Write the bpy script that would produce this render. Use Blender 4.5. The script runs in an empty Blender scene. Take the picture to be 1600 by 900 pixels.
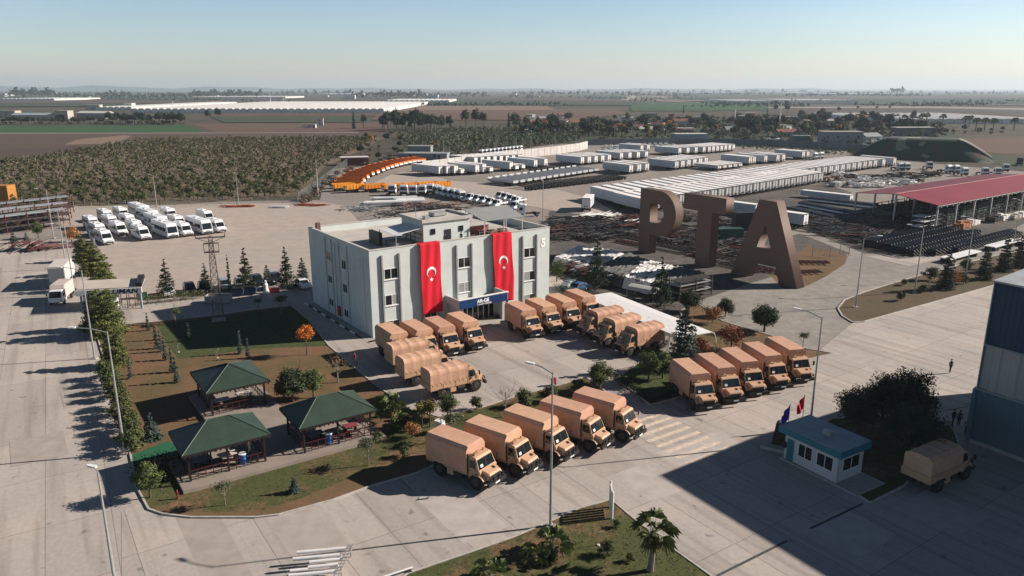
import bpy, math, random
from mathutils import Vector, Matrix
random.seed(7)
R = math.radians
S = bpy.context.scene
COL = S.collection
# ---------------- camera (measured from the photograph: drone 33 m above the yard) ----------------
FPX, CH, HY = 1170.0, 33.0, 139.0
PITCH = math.atan((450 - HY) / FPX)
cam = bpy.data.cameras.new('camera'); co = bpy.data.objects.new('camera', cam); COL.objects.link(co)
co.location = (0, 0, CH); co.rotation_euler = (math.pi / 2 - PITCH, 0, 0)
cam.sensor_width = 36; cam.lens = 36 * FPX / 1600; cam.clip_start = 1; cam.clip_end = 60000
S.camera = co
# ---------------- world and sun ----------------
SUN_EL, SUN_AZ = 27.0, 12.0            # azimuth of the sun measured from +X towards +Y
W = bpy.data.worlds.new('World'); S.world = W; W.use_nodes = True
nt = W.node_tree; bg = nt.nodes['Background']
sky = nt.nodes.new('ShaderNodeTexSky'); sky.sky_type = 'NISHITA'; sky.sun_disc = False
sky.sun_elevation = R(SUN_EL); sky.sun_rotation = R(90 - SUN_AZ)
sky.air_density = 1.0; sky.dust_density = 0.35; sky.ozone_density = 2.2; sky.altitude = 0
# hazy autumn air: the band near the horizon is brighter than the zenith
wt = nt.nodes.new('ShaderNodeTexCoord'); wsep = nt.nodes.new('ShaderNodeSeparateXYZ'); wr = nt.nodes.new('ShaderNodeValToRGB'); wm = nt.nodes.new('ShaderNodeMix'); wm.data_type = 'RGBA'; wm.blend_type = 'MULTIPLY'; wm.inputs[0].default_value = 1
e = wr.color_ramp.elements; e[0].position = 0.0; e[0].color = (1.22, 1.18, 1.30, 1); e[1].position = .45; e[1].color = (.20, .29, .36, 1); x_ = e.new(.14); x_.color = (1.08, 1.20, 1.30, 1)
nt.links.new(wt.outputs['Generated'], wsep.inputs[0]); nt.links.new(wsep.outputs[2], wr.inputs[0]); nt.links.new(sky.outputs[0], wm.inputs[6]); nt.links.new(wr.outputs[0], wm.inputs[7])
wn_ = nt.nodes.new('ShaderNodeTexNoise'); wmp = nt.nodes.new('ShaderNodeMapping'); wmp.inputs['Scale'].default_value = (1.2, 1.2, 9); wn_.inputs['Scale'].default_value = 1.4; wn_.inputs['Detail'].default_value = 5
wc = nt.nodes.new('ShaderNodeValToRGB'); wc.color_ramp.elements[0].position = .35; wc.color_ramp.elements[1].position = .75; wc.color_ramp.elements[0].color = (.96, .965, .975, 1); wc.color_ramp.elements[1].color = (1.09, 1.06, 1.04, 1)
nt.links.new(wt.outputs['Generated'], wmp.inputs[0]); nt.links.new(wmp.outputs[0], wn_.inputs[0]); nt.links.new(wn_.outputs['Fac'], wc.inputs[0]); wm2 = nt.nodes.new('ShaderNodeMix'); wm2.data_type = 'RGBA'; wm2.blend_type = 'MULTIPLY'; wm2.inputs[0].default_value = 1
nt.links.new(wm.outputs[2], wm2.inputs[6]); nt.links.new(wc.outputs[0], wm2.inputs[7]); nt.links.new(wm2.outputs[2], bg.inputs[0]); bg.inputs[1].default_value = 0.056
sd = bpy.data.lights.new('sun', 'SUN'); so = bpy.data.objects.new('sun', sd); COL.objects.link(so)
sd.energy = 5.0; sd.angle = R(0.5); sd.color = (1.0, 0.90, 0.80)
sv = Vector((math.cos(R(SUN_EL)) * math.cos(R(SUN_AZ)), math.cos(R(SUN_EL)) * math.sin(R(SUN_AZ)), math.sin(R(SUN_EL))))
so.rotation_euler = sv.to_track_quat('Z', 'Y').to_euler(); so.location = (60, 20, 80)
S.view_settings.view_transform = 'Standard'; S.view_settings.look = 'None'
S.view_settings.gamma = 1; S.view_settings.exposure = 0.8
S.render.engine = 'CYCLES'

# ---------------- helpers ----------------
def at(u, v, z=0.0):
    """ground (or height z) point seen at photo pixel u,v"""
    x = (u - 800) / FPX; y = (450 - v) / FPX
    d = (x, math.cos(PITCH) + y * math.sin(PITCH), -math.sin(PITCH) + y * math.cos(PITCH))
    t = (z - CH) / d[2]
    return Vector((d[0] * t, d[1] * t, z))

MATS = {}
def mat(name, col, rough=0.8, metal=0.0, var=0.0, scale=1.0, col2=None, thr=(0.35, 0.65), bump=0.0, spec=0.3, objvar=0.0, world=False, detail=6, ribs=None):
    """procedural principled material: noise between two colours, optional bump and per-object tint"""
    if name in MATS: return MATS[name]
    m = bpy.data.materials.new(name); m.use_nodes = True; MATS[name] = m
    t = m.node_tree; N = t.nodes; L = t.links; b = N['Principled BSDF']
    b.inputs['Roughness'].default_value = rough; b.inputs['Metallic'].default_value = metal
    b.inputs['Specular IOR Level'].default_value = spec
    c1 = (*col, 1)
    if col2 is None: col2 = tuple(max(0, c * (1 - var)) for c in col)
    tc = N.new('ShaderNodeTexCoord')
    co_ = tc.outputs['Object']
    if world:
        g = N.new('ShaderNodeNewGeometry'); co_ = g.outputs['Position']
    n = N.new('ShaderNodeTexNoise'); n.inputs['Scale'].default_value = scale; n.inputs['Detail'].default_value = detail
    L.new(co_, n.inputs['Vector'])
    r = N.new('ShaderNodeValToRGB'); r.color_ramp.elements[0].position = thr[0]; r.color_ramp.elements[1].position = thr[1]
    r.color_ramp.elements[0].color = (*col2, 1); r.color_ramp.elements[1].color = c1
    L.new(n.outputs['Fac'], r.inputs[0]); out = r.outputs[0]
    if objvar:
        oi = N.new('ShaderNodeObjectInfo'); h = N.new('ShaderNodeHueSaturation')
        mr = N.new('ShaderNodeMapRange'); mr.inputs['To Min'].default_value = 1 - objvar; mr.inputs['To Max'].default_value = 1 + objvar
        L.new(oi.outputs['Random'], mr.inputs[0]); L.new(mr.outputs[0], h.inputs['Value'])
        mr2 = N.new('ShaderNodeMapRange'); mr2.inputs['To Min'].default_value = 0.5 - objvar * .1; mr2.inputs['To Max'].default_value = 0.5 + objvar * .1
        L.new(oi.outputs['Random'], mr2.inputs[0]); L.new(mr2.outputs[0], h.inputs['Hue'])
        L.new(out, h.inputs['Color']); out = h.outputs[0]
    L.new(out, b.inputs['Base Color'])
    if bump:
        bp = N.new('ShaderNodeBump'); bp.inputs['Strength'].default_value = bump; bp.inputs['Distance'].default_value = 0.05
        L.new(n.outputs['Fac'], bp.inputs['Height']); L.new(bp.outputs[0], b.inputs['Normal'])
    if ribs:      # profiled sheet: standing seams along one axis
        wv = N.new('ShaderNodeTexWave'); wv.bands_direction = ribs[1]; wv.inputs['Scale'].default_value = ribs[0]; L.new(tc.outputs['Object'], wv.inputs['Vector'])
        rr = N.new('ShaderNodeValToRGB'); rr.color_ramp.elements[0].position = .75; rr.color_ramp.elements[1].position = .95; L.new(wv.outputs['Fac'], rr.inputs[0])
        bp = N.new('ShaderNodeBump'); bp.inputs['Strength'].default_value = .3; bp.inputs['Distance'].default_value = .05; L.new(rr.outputs[0], bp.inputs['Height']); L.new(bp.outputs[0], b.inputs['Normal'])
    return m

class MB:
    """collects simple shapes and links them as ONE mesh object"""
    def __init__(s): s.v = []; s.f = []; s.m = []; s.cur = 0
    def add(s, vs, fs):
        b = len(s.v); s.v += [tuple(q) for q in vs]; s.f += [tuple(b + i for i in q) for q in fs]; s.m += [s.cur] * len(fs); return s
    def mi(s, i): s.cur = i; return s
    def box(s, x0, x1, y0, y1, z0, z1):
        return s.add([(x0, y0, z0), (x1, y0, z0), (x1, y1, z0), (x0, y1, z0), (x0, y0, z1), (x1, y0, z1), (x1, y1, z1), (x0, y1, z1)],
                     [(3, 2, 1, 0), (4, 5, 6, 7), (0, 1, 5, 4), (1, 2, 6, 5), (2, 3, 7, 6), (3, 0, 4, 7)])
    def cbox(s, cx, cy, cz, sx, sy, sz, rz=0):
        c, n = math.cos(rz), math.sin(rz); vs = []
        for dz in (-sz / 2, sz / 2):
            for dx, dy in ((-1, -1), (1, -1), (1, 1), (-1, 1)):
                x, y = dx * sx / 2, dy * sy / 2; vs.append((cx + x * c - y * n, cy + x * n + y * c, cz + dz))
        return s.add(vs, [(3, 2, 1, 0), (4, 5, 6, 7), (0, 1, 5, 4), (1, 2, 6, 5), (2, 3, 7, 6), (3, 0, 4, 7)])
    def tube(s, pts, rads, n=8, cap=True):
        pts = [Vector(p) for p in pts]
        if not isinstance(rads, (list, tuple)): rads = [rads] * len(pts)
        vs = []; k = len(pts)
        for i, p in enumerate(pts):
            d = (pts[min(i + 1, k - 1)] - pts[max(i - 1, 0)]).normalized()
            a = Vector((0, 0, 1)) if abs(d.z) < .9 else Vector((1, 0, 0))
            x = d.cross(a).normalized(); y = d.cross(x)
            for j in range(n):
                t = 2 * math.pi * j / n; vs.append(p + (x * math.cos(t) + y * math.sin(t)) * rads[i])
        fs = [(i * n + j, i * n + (j + 1) % n, (i + 1) * n + (j + 1) % n, (i + 1) * n + j) for i in range(k - 1) for j in range(n)]
        if cap: fs += [tuple(range(n))[::-1], tuple(range((k - 1) * n, k * n))]
        return s.add(vs, [f[::-1] for f in fs])
    def bar(s, a, b, w, h=None):
        """square bar from a to b"""
        a, b = Vector(a), Vector(b); h = h or w; d = (b - a).normalized()
        up = Vector((0, 0, 1)) if abs(d.z) < .95 else Vector((1, 0, 0))
        x = d.cross(up).normalized(); y = x.cross(d)
        vs = [p + x * sx * w / 2 + y * sy * h / 2 for p in (a, b) for sx, sy in ((-1, -1), (1, -1), (1, 1), (-1, 1))]
        return s.add(vs, [(0, 1, 2, 3), (7, 6, 5, 4), (0, 4, 5, 1), (1, 5, 6, 2), (2, 6, 7, 3), (3, 7, 4, 0)])
    def prism(s, poly, a, b, axis='z'):
        """polygon extruded from a to b along axis; poly is in the other two coordinates"""
        n = len(poly)
        def P(p, t): return {'z': (p[0], p[1], t), 'x': (t, p[0], p[1]), 'y': (p[0], t, p[1])}[axis]
        vs = [P(p, a) for p in poly] + [P(p, b) for p in poly]
        fs = [tuple(range(n))[::-1], tuple(range(n, 2 * n))] + [(i, (i + 1) % n, n + (i + 1) % n, n + i) for i in range(n)]
        if axis == 'y': fs = [f[::-1] for f in fs]
        return s.add(vs, fs)
    def quad(s, a, b, c, d): return s.add([a, b, c, d], [(0, 1, 2, 3)])
    def mesh(s, name, mats):
        me = bpy.data.meshes.new(name); me.from_pydata(s.v, [], s.f)
        for m in (mats if isinstance(mats, (list, tuple)) else [mats]): me.materials.append(m)
        me.polygons.foreach_set('material_index', s.m); me.update(); return me
    def build(s, name, mats, parent=None, bevel=0, smooth=False):
        me = s.mesh(name, mats)
        import bmesh
        bm = bmesh.new(); bm.from_mesh(me); bmesh.ops.recalc_face_normals(bm, faces=bm.faces)
        if bevel: bmesh.ops.bevel(bm, geom=[e for e in bm.edges if len(e.link_faces) == 2 and e.calc_face_angle(0) > .6], offset=bevel, segments=2, affect='EDGES')
        bm.to_mesh(me); bm.free()
        if smooth:
            me.shade_smooth()
            me.set_sharp_from_angle(angle=R(40))
        o = bpy.data.objects.new(name, me); COL.objects.link(o)
        if parent is not None: o.parent = parent
        return o

def tag(o, label=None, cat=None, group=None, kind=None):
    for k, v in (('label', label), ('category', cat), ('group', group), ('kind', kind)):
        if v is not None: o[k] = v
    return o
def thing(name, label, cat, loc=(0, 0, 0), rz=0, group=None):
    o = bpy.data.objects.new(name, None); COL.objects.link(o); o.empty_display_size = .5
    o.location = loc; o.rotation_euler = (0, 0, rz)
    return tag(o, label, cat, group)
KIDS = {}
def copy_tree(o, parent=None):
    c = o.copy(); COL.objects.link(c)
    if parent is not None: c.parent = parent
    if o.name not in KIDS: KIDS[o.name] = list(o.children)
    for ch in KIDS[o.name]: copy_tree(ch, c)
    return c
def put(proto, loc, rz=0, label=None, group=None, sc=1.0):
    """first use moves the prototype itself, later uses copy it with its parts"""
    o = proto if not proto.get('_used') else copy_tree(proto)
    if not proto.get('_used'): KIDS[proto.name] = list(proto.children)
    proto['_used'] = 1; o['_used'] = 1
    o.location = loc; o.rotation_euler = (0, 0, rz)
    if sc != 1.0 or True: o.scale = (sc, sc, sc) if not isinstance(sc, tuple) else sc
    if label: o['label'] = label
    if group: o['group'] = group
    return o
ORD = ['', 'first', 'second', 'third', 'fourth', 'fifth', 'sixth', 'seventh', 'eighth', 'ninth', 'tenth', 'eleventh', 'twelfth', 'thirteenth', 'fourteenth', 'fifteenth', 'sixteenth', 'seventeenth', 'eighteenth', 'nineteenth', 'twentieth'] + \
      ['twenty-' + x for x in ('first', 'second', 'third', 'fourth', 'fifth', 'sixth', 'seventh', 'eighth', 'ninth')] + ['thirtieth'] + ['thirty-' + x for x in ('first', 'second', 'third', 'fourth', 'fifth', 'sixth', 'seventh', 'eighth', 'ninth')] + ['fortieth'] + ['forty-' + x for x in ('first', 'second', 'third', 'fourth', 'fifth', 'sixth', 'seventh', 'eighth', 'ninth')] + ['fiftieth']
def text_mesh(txt, size, name, material, parent, loc, rot, shear=0, extrude=.02, bold=.0, sx=1.0):
    cu = bpy.data.curves.new(name, 'FONT'); cu.body = txt; cu.size = size; cu.extrude = extrude; cu.shear = shear; cu.offset = bold
    cu.align_x = 'CENTER'; cu.align_y = 'CENTER'
    tmp = bpy.data.objects.new('t', cu); COL.objects.link(tmp)
    dg = bpy.context.evaluated_depsgraph_get(); me = bpy.data.meshes.new_from_object(tmp.evaluated_get(dg))
    bpy.data.objects.remove(tmp); me.materials.clear(); me.materials.append(material)
    o = bpy.data.objects.new(name, me); COL.objects.link(o); o.parent = parent; o.location = loc; o.rotation_euler = rot; o.scale = (sx, 1, 1)
    return o
def sheet(name, px, z, m, kind='structure', world=False, thick=0):
    pts = [p if world else at(*p) for p in px]
    b = MB()
    if thick: b.prism([(p[0], p[1]) for p in pts], z - thick, z)
    else: b.add([(p[0], p[1], z) for p in pts], [tuple(range(len(pts)))])
    o = b.build(name, m); o['kind'] = kind
    return o
def strip(name, px, width, z0, z1, m, kind='structure', world=False):
    """a kerb or path that follows a polyline, properly mitred"""
    P = [Vector((*(p if world else at(*p))[:2], 0)) for p in px]; b = MB(); L_ = []; R_ = []
    for i, p in enumerate(P):
        d = (P[min(i + 1, len(P) - 1)] - P[max(i - 1, 0)]).normalized(); n = Vector((-d.y, d.x, 0)) * width / 2
        L_.append(p + n); R_.append(p - n)
    for i in range(len(P) - 1):
        q = [R_[i], R_[i + 1], L_[i + 1], L_[i]]
        b.add([(v.x, v.y, z) for z in (z0, z1) for v in q], [(4, 5, 6, 7), (0, 1, 5, 4), (2, 3, 7, 6)] + ([(3, 0, 4, 7)] if i == 0 else []) + ([(1, 2, 6, 5)] if i == len(P) - 2 else []))
    o = b.build(name, m); o['kind'] = kind
    return o
# placing helper: pose a thing with heading a so that its local point (lx,ly) stands at world point w
def loc_for(w, a, lx=0, ly=0):
    c, s = math.cos(a), math.sin(a); return (w[0] - lx * c + ly * s, w[1] - lx * s - ly * c, 0.03)
# ---------------- ground materials ----------------
def ground_concrete(name, c1, c2, ang, sx, sy, joint=0.35):
    m = bpy.data.materials.new(name); m.use_nodes = True; t = m.node_tree; N = t.nodes; L = t.links; b = N['Principled BSDF']
    b.inputs['Roughness'].default_value = .85; b.inputs['Specular IOR Level'].default_value = .25
    g = N.new('ShaderNodeNewGeometry'); mp = N.new('ShaderNodeMapping'); mp.inputs['Rotation'].default_value = (0, 0, -R(ang))
    L.new(g.outputs['Position'], mp.inputs[0])
    br = N.new('ShaderNodeTexBrick'); br.inputs['Scale'].default_value = 1; br.inputs['Mortar Size'].default_value = .035; br.inputs['Mortar Smooth'].default_value = .2
    br.inputs['Brick Width'].default_value = sx; br.inputs['Row Height'].default_value = sy; br.offset = .0
    br.inputs['Color1'].default_value = (.90, .90, .905, 1); br.inputs['Color2'].default_value = (1.06, 1.05, 1.03, 1); br.inputs['Mortar'].default_value = (joint,) * 3 + (1,)
    L.new(mp.outputs[0], br.inputs[0])
    n1 = N.new('ShaderNodeTexNoise'); n1.inputs['Scale'].default_value = .11; n1.inputs['Detail'].default_value = 8; n1.inputs['Roughness'].default_value = .62
    L.new(mp.outputs[0], n1.inputs[0])
    r1 = N.new('ShaderNodeValToRGB'); r1.color_ramp.elements[0].position = .36; r1.color_ramp.elements[1].position = .64
    r1.color_ramp.elements[0].color = (*c2, 1); r1.color_ramp.elements[1].color = (*c1, 1); L.new(n1.outputs['Fac'], r1.inputs[0])
    n2 = N.new('ShaderNodeTexNoise'); n2.inputs['Scale'].default_value = 2.3; n2.inputs['Detail'].default_value = 8; n2.inputs['Roughness'].default_value = .7
    L.new(mp.outputs[0], n2.inputs[0])
    r2 = N.new('ShaderNodeValToRGB'); r2.color_ramp.elements[0].position = .2; r2.color_ramp.elements[1].position = .7
    r2.color_ramp.elements[0].color = (.80, .79, .78, 1); r2.color_ramp.elements[1].color = (1.04, 1.04, 1.04, 1); L.new(n2.outputs['Fac'], r2.inputs[0])
    # long tyre streaks along the slab direction and scattered oil spots
    mp2 = N.new('ShaderNodeMapping'); mp2.inputs['Scale'].default_value = (.05, .9, 1); L.new(mp.outputs[0], mp2.inputs[0])
    n3 = N.new('ShaderNodeTexNoise'); n3.inputs['Scale'].default_value = 1.0; n3.inputs['Detail'].default_value = 5; L.new(mp2.outputs[0], n3.inputs[0])
    r3 = N.new('ShaderNodeValToRGB'); r3.color_ramp.elements[0].position = .33; r3.color_ramp.elements[1].position = .5
    r3.color_ramp.elements[0].color = (.80, .79, .78, 1); r3.color_ramp.elements[1].color = (1, 1, 1, 1); L.new(n3.outputs['Fac'], r3.inputs[0])
    n4 = N.new('ShaderNodeTexNoise'); n4.inputs['Scale'].default_value = .8; n4.inputs['Detail'].default_value = 2; L.new(mp.outputs[0], n4.inputs[0])
    r4 = N.new('ShaderNodeValToRGB'); r4.color_ramp.elements[0].position = .66; r4.color_ramp.elements[1].position = .74
    r4.color_ramp.elements[0].color = (1, 1, 1, 1); r4.color_ramp.elements[1].color = (.62, .62, .64, 1); L.new(n4.outputs['Fac'], r4.inputs[0])
    out = r1.outputs[0]
    for o in (br.outputs['Color'], r2.outputs[0], r3.outputs[0], r4.outputs[0]):
        mx = N.new('ShaderNodeMix'); mx.data_type = 'RGBA'; mx.blend_type = 'MULTIPLY'; mx.inputs[0].default_value = 1
        L.new(out, mx.inputs[6]); L.new(o, mx.inputs[7]); out = mx.outputs[2]
    L.new(out, b.inputs['Base Color'])
    bp = N.new('ShaderNodeBump'); bp.inputs['Strength'].default_value = .25; bp.inputs['Distance'].default_value = .03
    L.new(n2.outputs['Fac'], bp.inputs['Height']); L.new(bp.outputs[0], b.inputs['Normal'])
    return m
def ground_mix(name, cols, scales=(.05, .6), streak=None, bump=.3, thr=(.38, .62)):
    """earth or grass: cols = (base, patch, fine dark)"""
    m = bpy.data.materials.new(name); m.use_nodes = True; t = m.node_tree; N = t.nodes; L = t.links; b = N['Principled BSDF']
    b.inputs['Roughness'].default_value = .95; b.inputs['Specular IOR Level'].default_value = .1
    g = N.new('ShaderNodeNewGeometry'); mp = N.new('ShaderNodeMapping'); L.new(g.outputs['Position'], mp.inputs[0])
    if streak: mp.inputs['Rotation'].default_value = (0, 0, -R(streak[0])); mp.inputs['Scale'].default_value = (streak[1], streak[2], 1)
    n1 = N.new('ShaderNodeTexNoise'); n1.inputs['Scale'].default_value = scales[0]; n1.inputs['Detail'].default_value = 9; n1.inputs['Roughness'].default_value = .65
    n2 = N.new('ShaderNodeTexNoise'); n2.inputs['Scale'].default_value = scales[1]; n2.inputs['Detail'].default_value = 9; n2.inputs['Roughness'].default_value = .75
    L.new(mp.outputs[0], n1.inputs[0]); L.new(mp.outputs[0], n2.inputs[0])
    r = N.new('ShaderNodeValToRGB'); r.color_ramp.elements[0].position = thr[0]; r.color_ramp.elements[1].position = thr[1]
    r.color_ramp.elements[0].color = (*cols[0], 1); r.color_ramp.elements[1].color = (*cols[1], 1); L.new(n1.outputs['Fac'], r.inputs[0])
    r2 = N.new('ShaderNodeValToRGB'); r2.color_ramp.elements[0].position = .35; r2.color_ramp.elements[1].position = .62
    r2.color_ramp.elements[0].color = (1, 1, 1, 1); r2.color_ramp.elements[1].color = (0, 0, 0, 1); L.new(n2.outputs['Fac'], r2.inputs[0])
    mx = N.new('ShaderNodeMix'); mx.data_type = 'RGBA'; L.new(r2.outputs[0], mx.inputs[0]); L.new(r.outputs[0], mx.inputs[6]); mx.inputs[7].default_value = (*cols[2], 1)
    L.new(mx.outputs[2], b.inputs['Base Color'])
    bp = N.new('ShaderNodeBump'); bp.inputs['Strength'].default_value = bump; bp.inputs['Distance'].default_value = .1
    L.new(n2.outputs['Fac'], bp.inputs['Height']); L.new(bp.outputs[0], b.inputs['Normal'])
    return m
M_soil = ground_mix('soil', ((.075, .066, .046), (.11, .082, .062), (.055, .058, .04)), (.004, .05))
M_yard = ground_concrete('yard_concrete', (.44, .385, .345), (.375, .345, .318), -56, 7.9, 4.15, .55)
M_road = ground_concrete('road_concrete', (.44, .385, .345), (.375, .345, .318), -59, 9, 4.6, .6)
M_lot = ground_mix('lot_surface', ((.38, .33, .285), (.43, .345, .285), (.32, .285, .26)), (.035, .35))
M_grav = ground_mix('gravel', ((.24, .21, .185), (.31, .265, .23), (.2, .185, .17)), (.03, .4))
M_grav2 = ground_mix('gravel_pale', ((.255, .235, .21), (.33, .30, .265), (.20, .185, .17)), (.06, .5))
M_grav3 = ground_mix('gravel_dark', ((.095, .085, .08), (.16, .14, .12), (.07, .066, .062)), (.06, .5))
M_grass = ground_mix('lawn_grass', ((.085, .095, .035), (.235, .13, .08), (.06, .062, .028)), (.16, 1.9), thr=(.47, .60))
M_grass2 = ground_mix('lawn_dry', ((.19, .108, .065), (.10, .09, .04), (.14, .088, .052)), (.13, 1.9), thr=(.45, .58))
M_green = ground_mix('crop_green', ((.03, .10, .03), (.045, .12, .04), (.03, .075, .03)), (.02, .2))
M_kerb = mat('kerb_stone', (.46, .43, .39), .9, var=.25, scale=1.5, world=True)
kerb_n = 'kerb'
# one sheet of ground to the horizon
sheet('ground', [(-30000, -2000), (30000, -2000), (30000, 40000), (-30000, 40000)], -0.12, M_soil, world=True)
# site surfaces
sheet('gravel_ground', [(-260, 352), (60, 322), (118, 318), (500, 312), (505, 288), (520, 264), (660, 252), (915, 219), (1060, 214), (1310, 234), (1400, 250), (1600, 268), (2000, 300), (2600, 520), (1800, 700), (-300, 700)], -0.06, M_grav)
sheet('parking_lot_surface', [(90, 330), (118, 322), (505, 316), (540, 322), (560, 345), (600, 500), (300, 600), (150, 560)], -0.03, M_lot)
sheet('gravel_ground', [(858, 330), (1000, 300), (1290, 288), (1330, 300), (1345, 380), (1560, 400), (1480, 422), (1320, 470), (1262, 560), (1100, 540), (850, 470)], -0.028, M_grav3)
sheet('gravel_ground', [(700, 305), (720, 285), (860, 300), (930, 315), (1000, 345), (950, 345), (860, 318), (780, 330)], -0.026, M_grav2)
sheet('gravel_road', [(1180, 440), (1330, 396), (1250, 365), (1215, 372), (1240, 345), (1300, 362), (1395, 392), (1445, 405), (1600, 372), (1700, 362), (1700, 390), (1475, 425), (1345, 462), (1318, 476), (1312, 492), (1330, 505), (1262, 562), (1190, 530), (1130, 500), (1090, 470)], -0.024, M_grav2)
sheet('concrete_yard', [(600, 520), (700, 470), (870, 430), (1010, 560), (1262, 562), (1334, 503), (1344, 502), (1547, 446), (1900, 350), (3200, 700), (2600, 1500), (190, 1500), (190, 800), (560, 600), (485, 470), (583, 400)], 0.0, M_yard)
sheet('road', [(-400, 385), (60, 376), (112, 372), (128, 420), (140, 480), (484, 440), (486, 470), (560, 560), (560, 620), (200, 850), (240, 1500), (-1400, 1500), (-1000, 600)], -0.012, M_road)
sheet('sandy_ground', [(585, 286), (612, 272), (650, 264), (700, 282), (760, 286), (800, 292), (870, 296), (930, 312), (968, 338), (880, 332), (800, 316), (730, 300), (690, 302), (640, 300)], -.022, M_lot)
sheet('dark_ground', [(1290, 372), (1240, 352), (1262, 338), (1330, 325), (1460, 330), (1620, 300), (1700, 300), (1620, 340), (1560, 368), (1470, 398), (1350, 396)], -.021, M_grav3)
sheet('rough_grass', [(1205, 432), (1240, 398), (1262, 385), (1300, 392), (1325, 400), (1320, 412), (1290, 432), (1262, 446), (1225, 452)], -.018, M_grass2)
# repaired slabs of another tone
for i, (u, v, w_, d_, t_) in enumerate([(560, 640, 0, 0, 0), (1010, 750, 4.1, 6, .02), (940, 720, 4.1, 5, -.05), (480, 830, 4.1, 7.8, -.03), (1090, 700, 8.2, 3, .03), (330, 850, 3, 12, -.06), (60, 700, 4.5, 6, -.05), (1330, 830, 5, 4.5, .05), (1470, 800, 5, 5, .04), (720, 800, 4.1, 7.8, .025), (1350, 560, 5, 9, -.02), (130, 620, 4, 5, -.05)]):
    if not w_: continue
    c_ = at(u, v); a_ = R(-56); X_ = Vector((math.cos(a_), math.sin(a_), 0)) * d_ / 2; Y_ = Vector((-math.sin(a_), math.cos(a_), 0)) * w_ / 2
    sheet('slab_repair', [c_ - X_ - Y_, c_ + X_ - Y_, c_ + X_ + Y_, c_ - X_ + Y_], .0015 + .0003 * i, mat('slab_tone_%d' % i, (.415 + t_, .367 + t_, .332 + t_), .88, var=.16, scale=.8, world=True, detail=8), world=True)
# lawns
lawn_w = [(148, 512), (205, 507), (330, 494), (400, 484), (455, 478), (482, 500), (514, 541), (580, 597), (640, 640), (685, 652), (750, 638), (810, 619), (882, 600), (912, 590), (925, 596), (945, 612),
          (925, 628), (830, 660), (740, 700), (650, 740), (580, 760), (520, 782), (435, 805), (400, 809), (300, 809), (255, 804), (232, 796), (213, 760), (205, 715), (185, 640), (165, 570)]
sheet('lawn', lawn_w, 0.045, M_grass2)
strip('kerb', lawn_w + lawn_w[:1], .16, -.05, .12, M_kerb)
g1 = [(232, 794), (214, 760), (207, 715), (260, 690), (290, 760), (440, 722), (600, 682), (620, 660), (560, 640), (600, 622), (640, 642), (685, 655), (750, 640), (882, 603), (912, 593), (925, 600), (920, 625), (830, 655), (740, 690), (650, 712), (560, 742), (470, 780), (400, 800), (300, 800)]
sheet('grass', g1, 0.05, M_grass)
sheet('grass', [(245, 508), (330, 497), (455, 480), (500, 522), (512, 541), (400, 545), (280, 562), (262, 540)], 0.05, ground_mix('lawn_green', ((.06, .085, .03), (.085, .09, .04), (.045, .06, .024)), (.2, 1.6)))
l2 = [(962, 592), (1016, 633), (1058, 622), (1100, 600), (1180, 575), (1262, 562), (1302, 553), (1262, 546), (1205, 525), (1130, 503), (1090, 474), (1062, 486), (1075, 520), (1060, 548), (1000, 566)]
sheet('lawn', l2, 0.045, M_grass2); strip('kerb', l2 + l2[:1], .16, -.05, .12, M_kerb)
sheet('grass', [(966, 592), (1016, 629), (1056, 618), (1060, 580), (1050, 555), (1000, 568)], .05, MATS.get('x') or bpy.data.materials['lawn_green'])
l3 = [(1332, 504), (1316, 494), (1309, 482), (1320, 469), (1350, 457), (1385, 446), (1425, 434), (1475, 421), (1540, 403), (1640, 383), (1700, 400), (1547, 448), (1400, 489), (1350, 503)]
sheet('lawn', l3, 0.045, ground_mix('lawn_brown', ((.13, .09, .062), (.085, .08, .042), (.10, .072, .05)), (.1, 1.2))); strip('kerb', l3 + l3[:1], .22, -.05, .13, M_kerb)
l4 = [(637, 897), (725, 867), (800, 841), (856, 817), (905, 795), (950, 783), (962, 787), (990, 811), (1050, 857), (1110, 900), (1240, 1010), (900, 1200), (500, 1000)]
sheet('lawn', l4, 0.045, M_grass); strip('kerb', l4 + l4[:1], .14, -.05, .1, M_kerb)
l5 = [(1318, 760), (1360, 786), (1412, 760), (1448, 722), (1505, 712), (1490, 672), (1430, 652), (1360, 650), (1300, 655), (1275, 668), (1240, 690)]
sheet('lawn', l5, 0.045, M_grass); strip('kerb', l5 + l5[:1], .16, -.05, .11, M_kerb)
# pedestrian crossing stripes, faded cream
mstripe = mat('faded_paint', (.66, .52, .40), .85, col2=(.45, .39, .34), scale=2.5, world=True)
a0, a1, b0, b1 = at(990, 655), at(1085, 740), at(1060, 640), at(1142, 697)
ca, cb = at(998, 652), at(1115, 716)
for i in range(8):
    t = (i + .5) / 8; c = ca.lerp(cb, t); d = Vector((math.cos(R(34)), math.sin(R(34)), 0)) * (2.9); n = Vector((math.sin(R(34)), -math.cos(R(34)), 0)) * .26
    b = MB(); b.add([(*(c - d - n)[:2], .006), (*(c + d - n)[:2], .006), (*(c + d + n)[:2], .006), (*(c - d + n)[:2], .006)], [(0, 1, 2, 3)])
    o = b.build('crossing_stripe', mstripe); o['kind'] = 'structure'
# expansion strips cut into the yard (dark drain lines)
mdrain = mat('drain_grate', (.07, .07, .07), .8, var=.3, scale=4)
strip('drain', [(1120, 900), (1230, 845)], .22, .0, .008, mdrain); strip('drain', [(1266, 826), (1348, 787)], .22, .0, .008, mdrain)
strip('drain', [(1440, 648), (1600, 620)], .1, .0, .008, mdrain)
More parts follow.
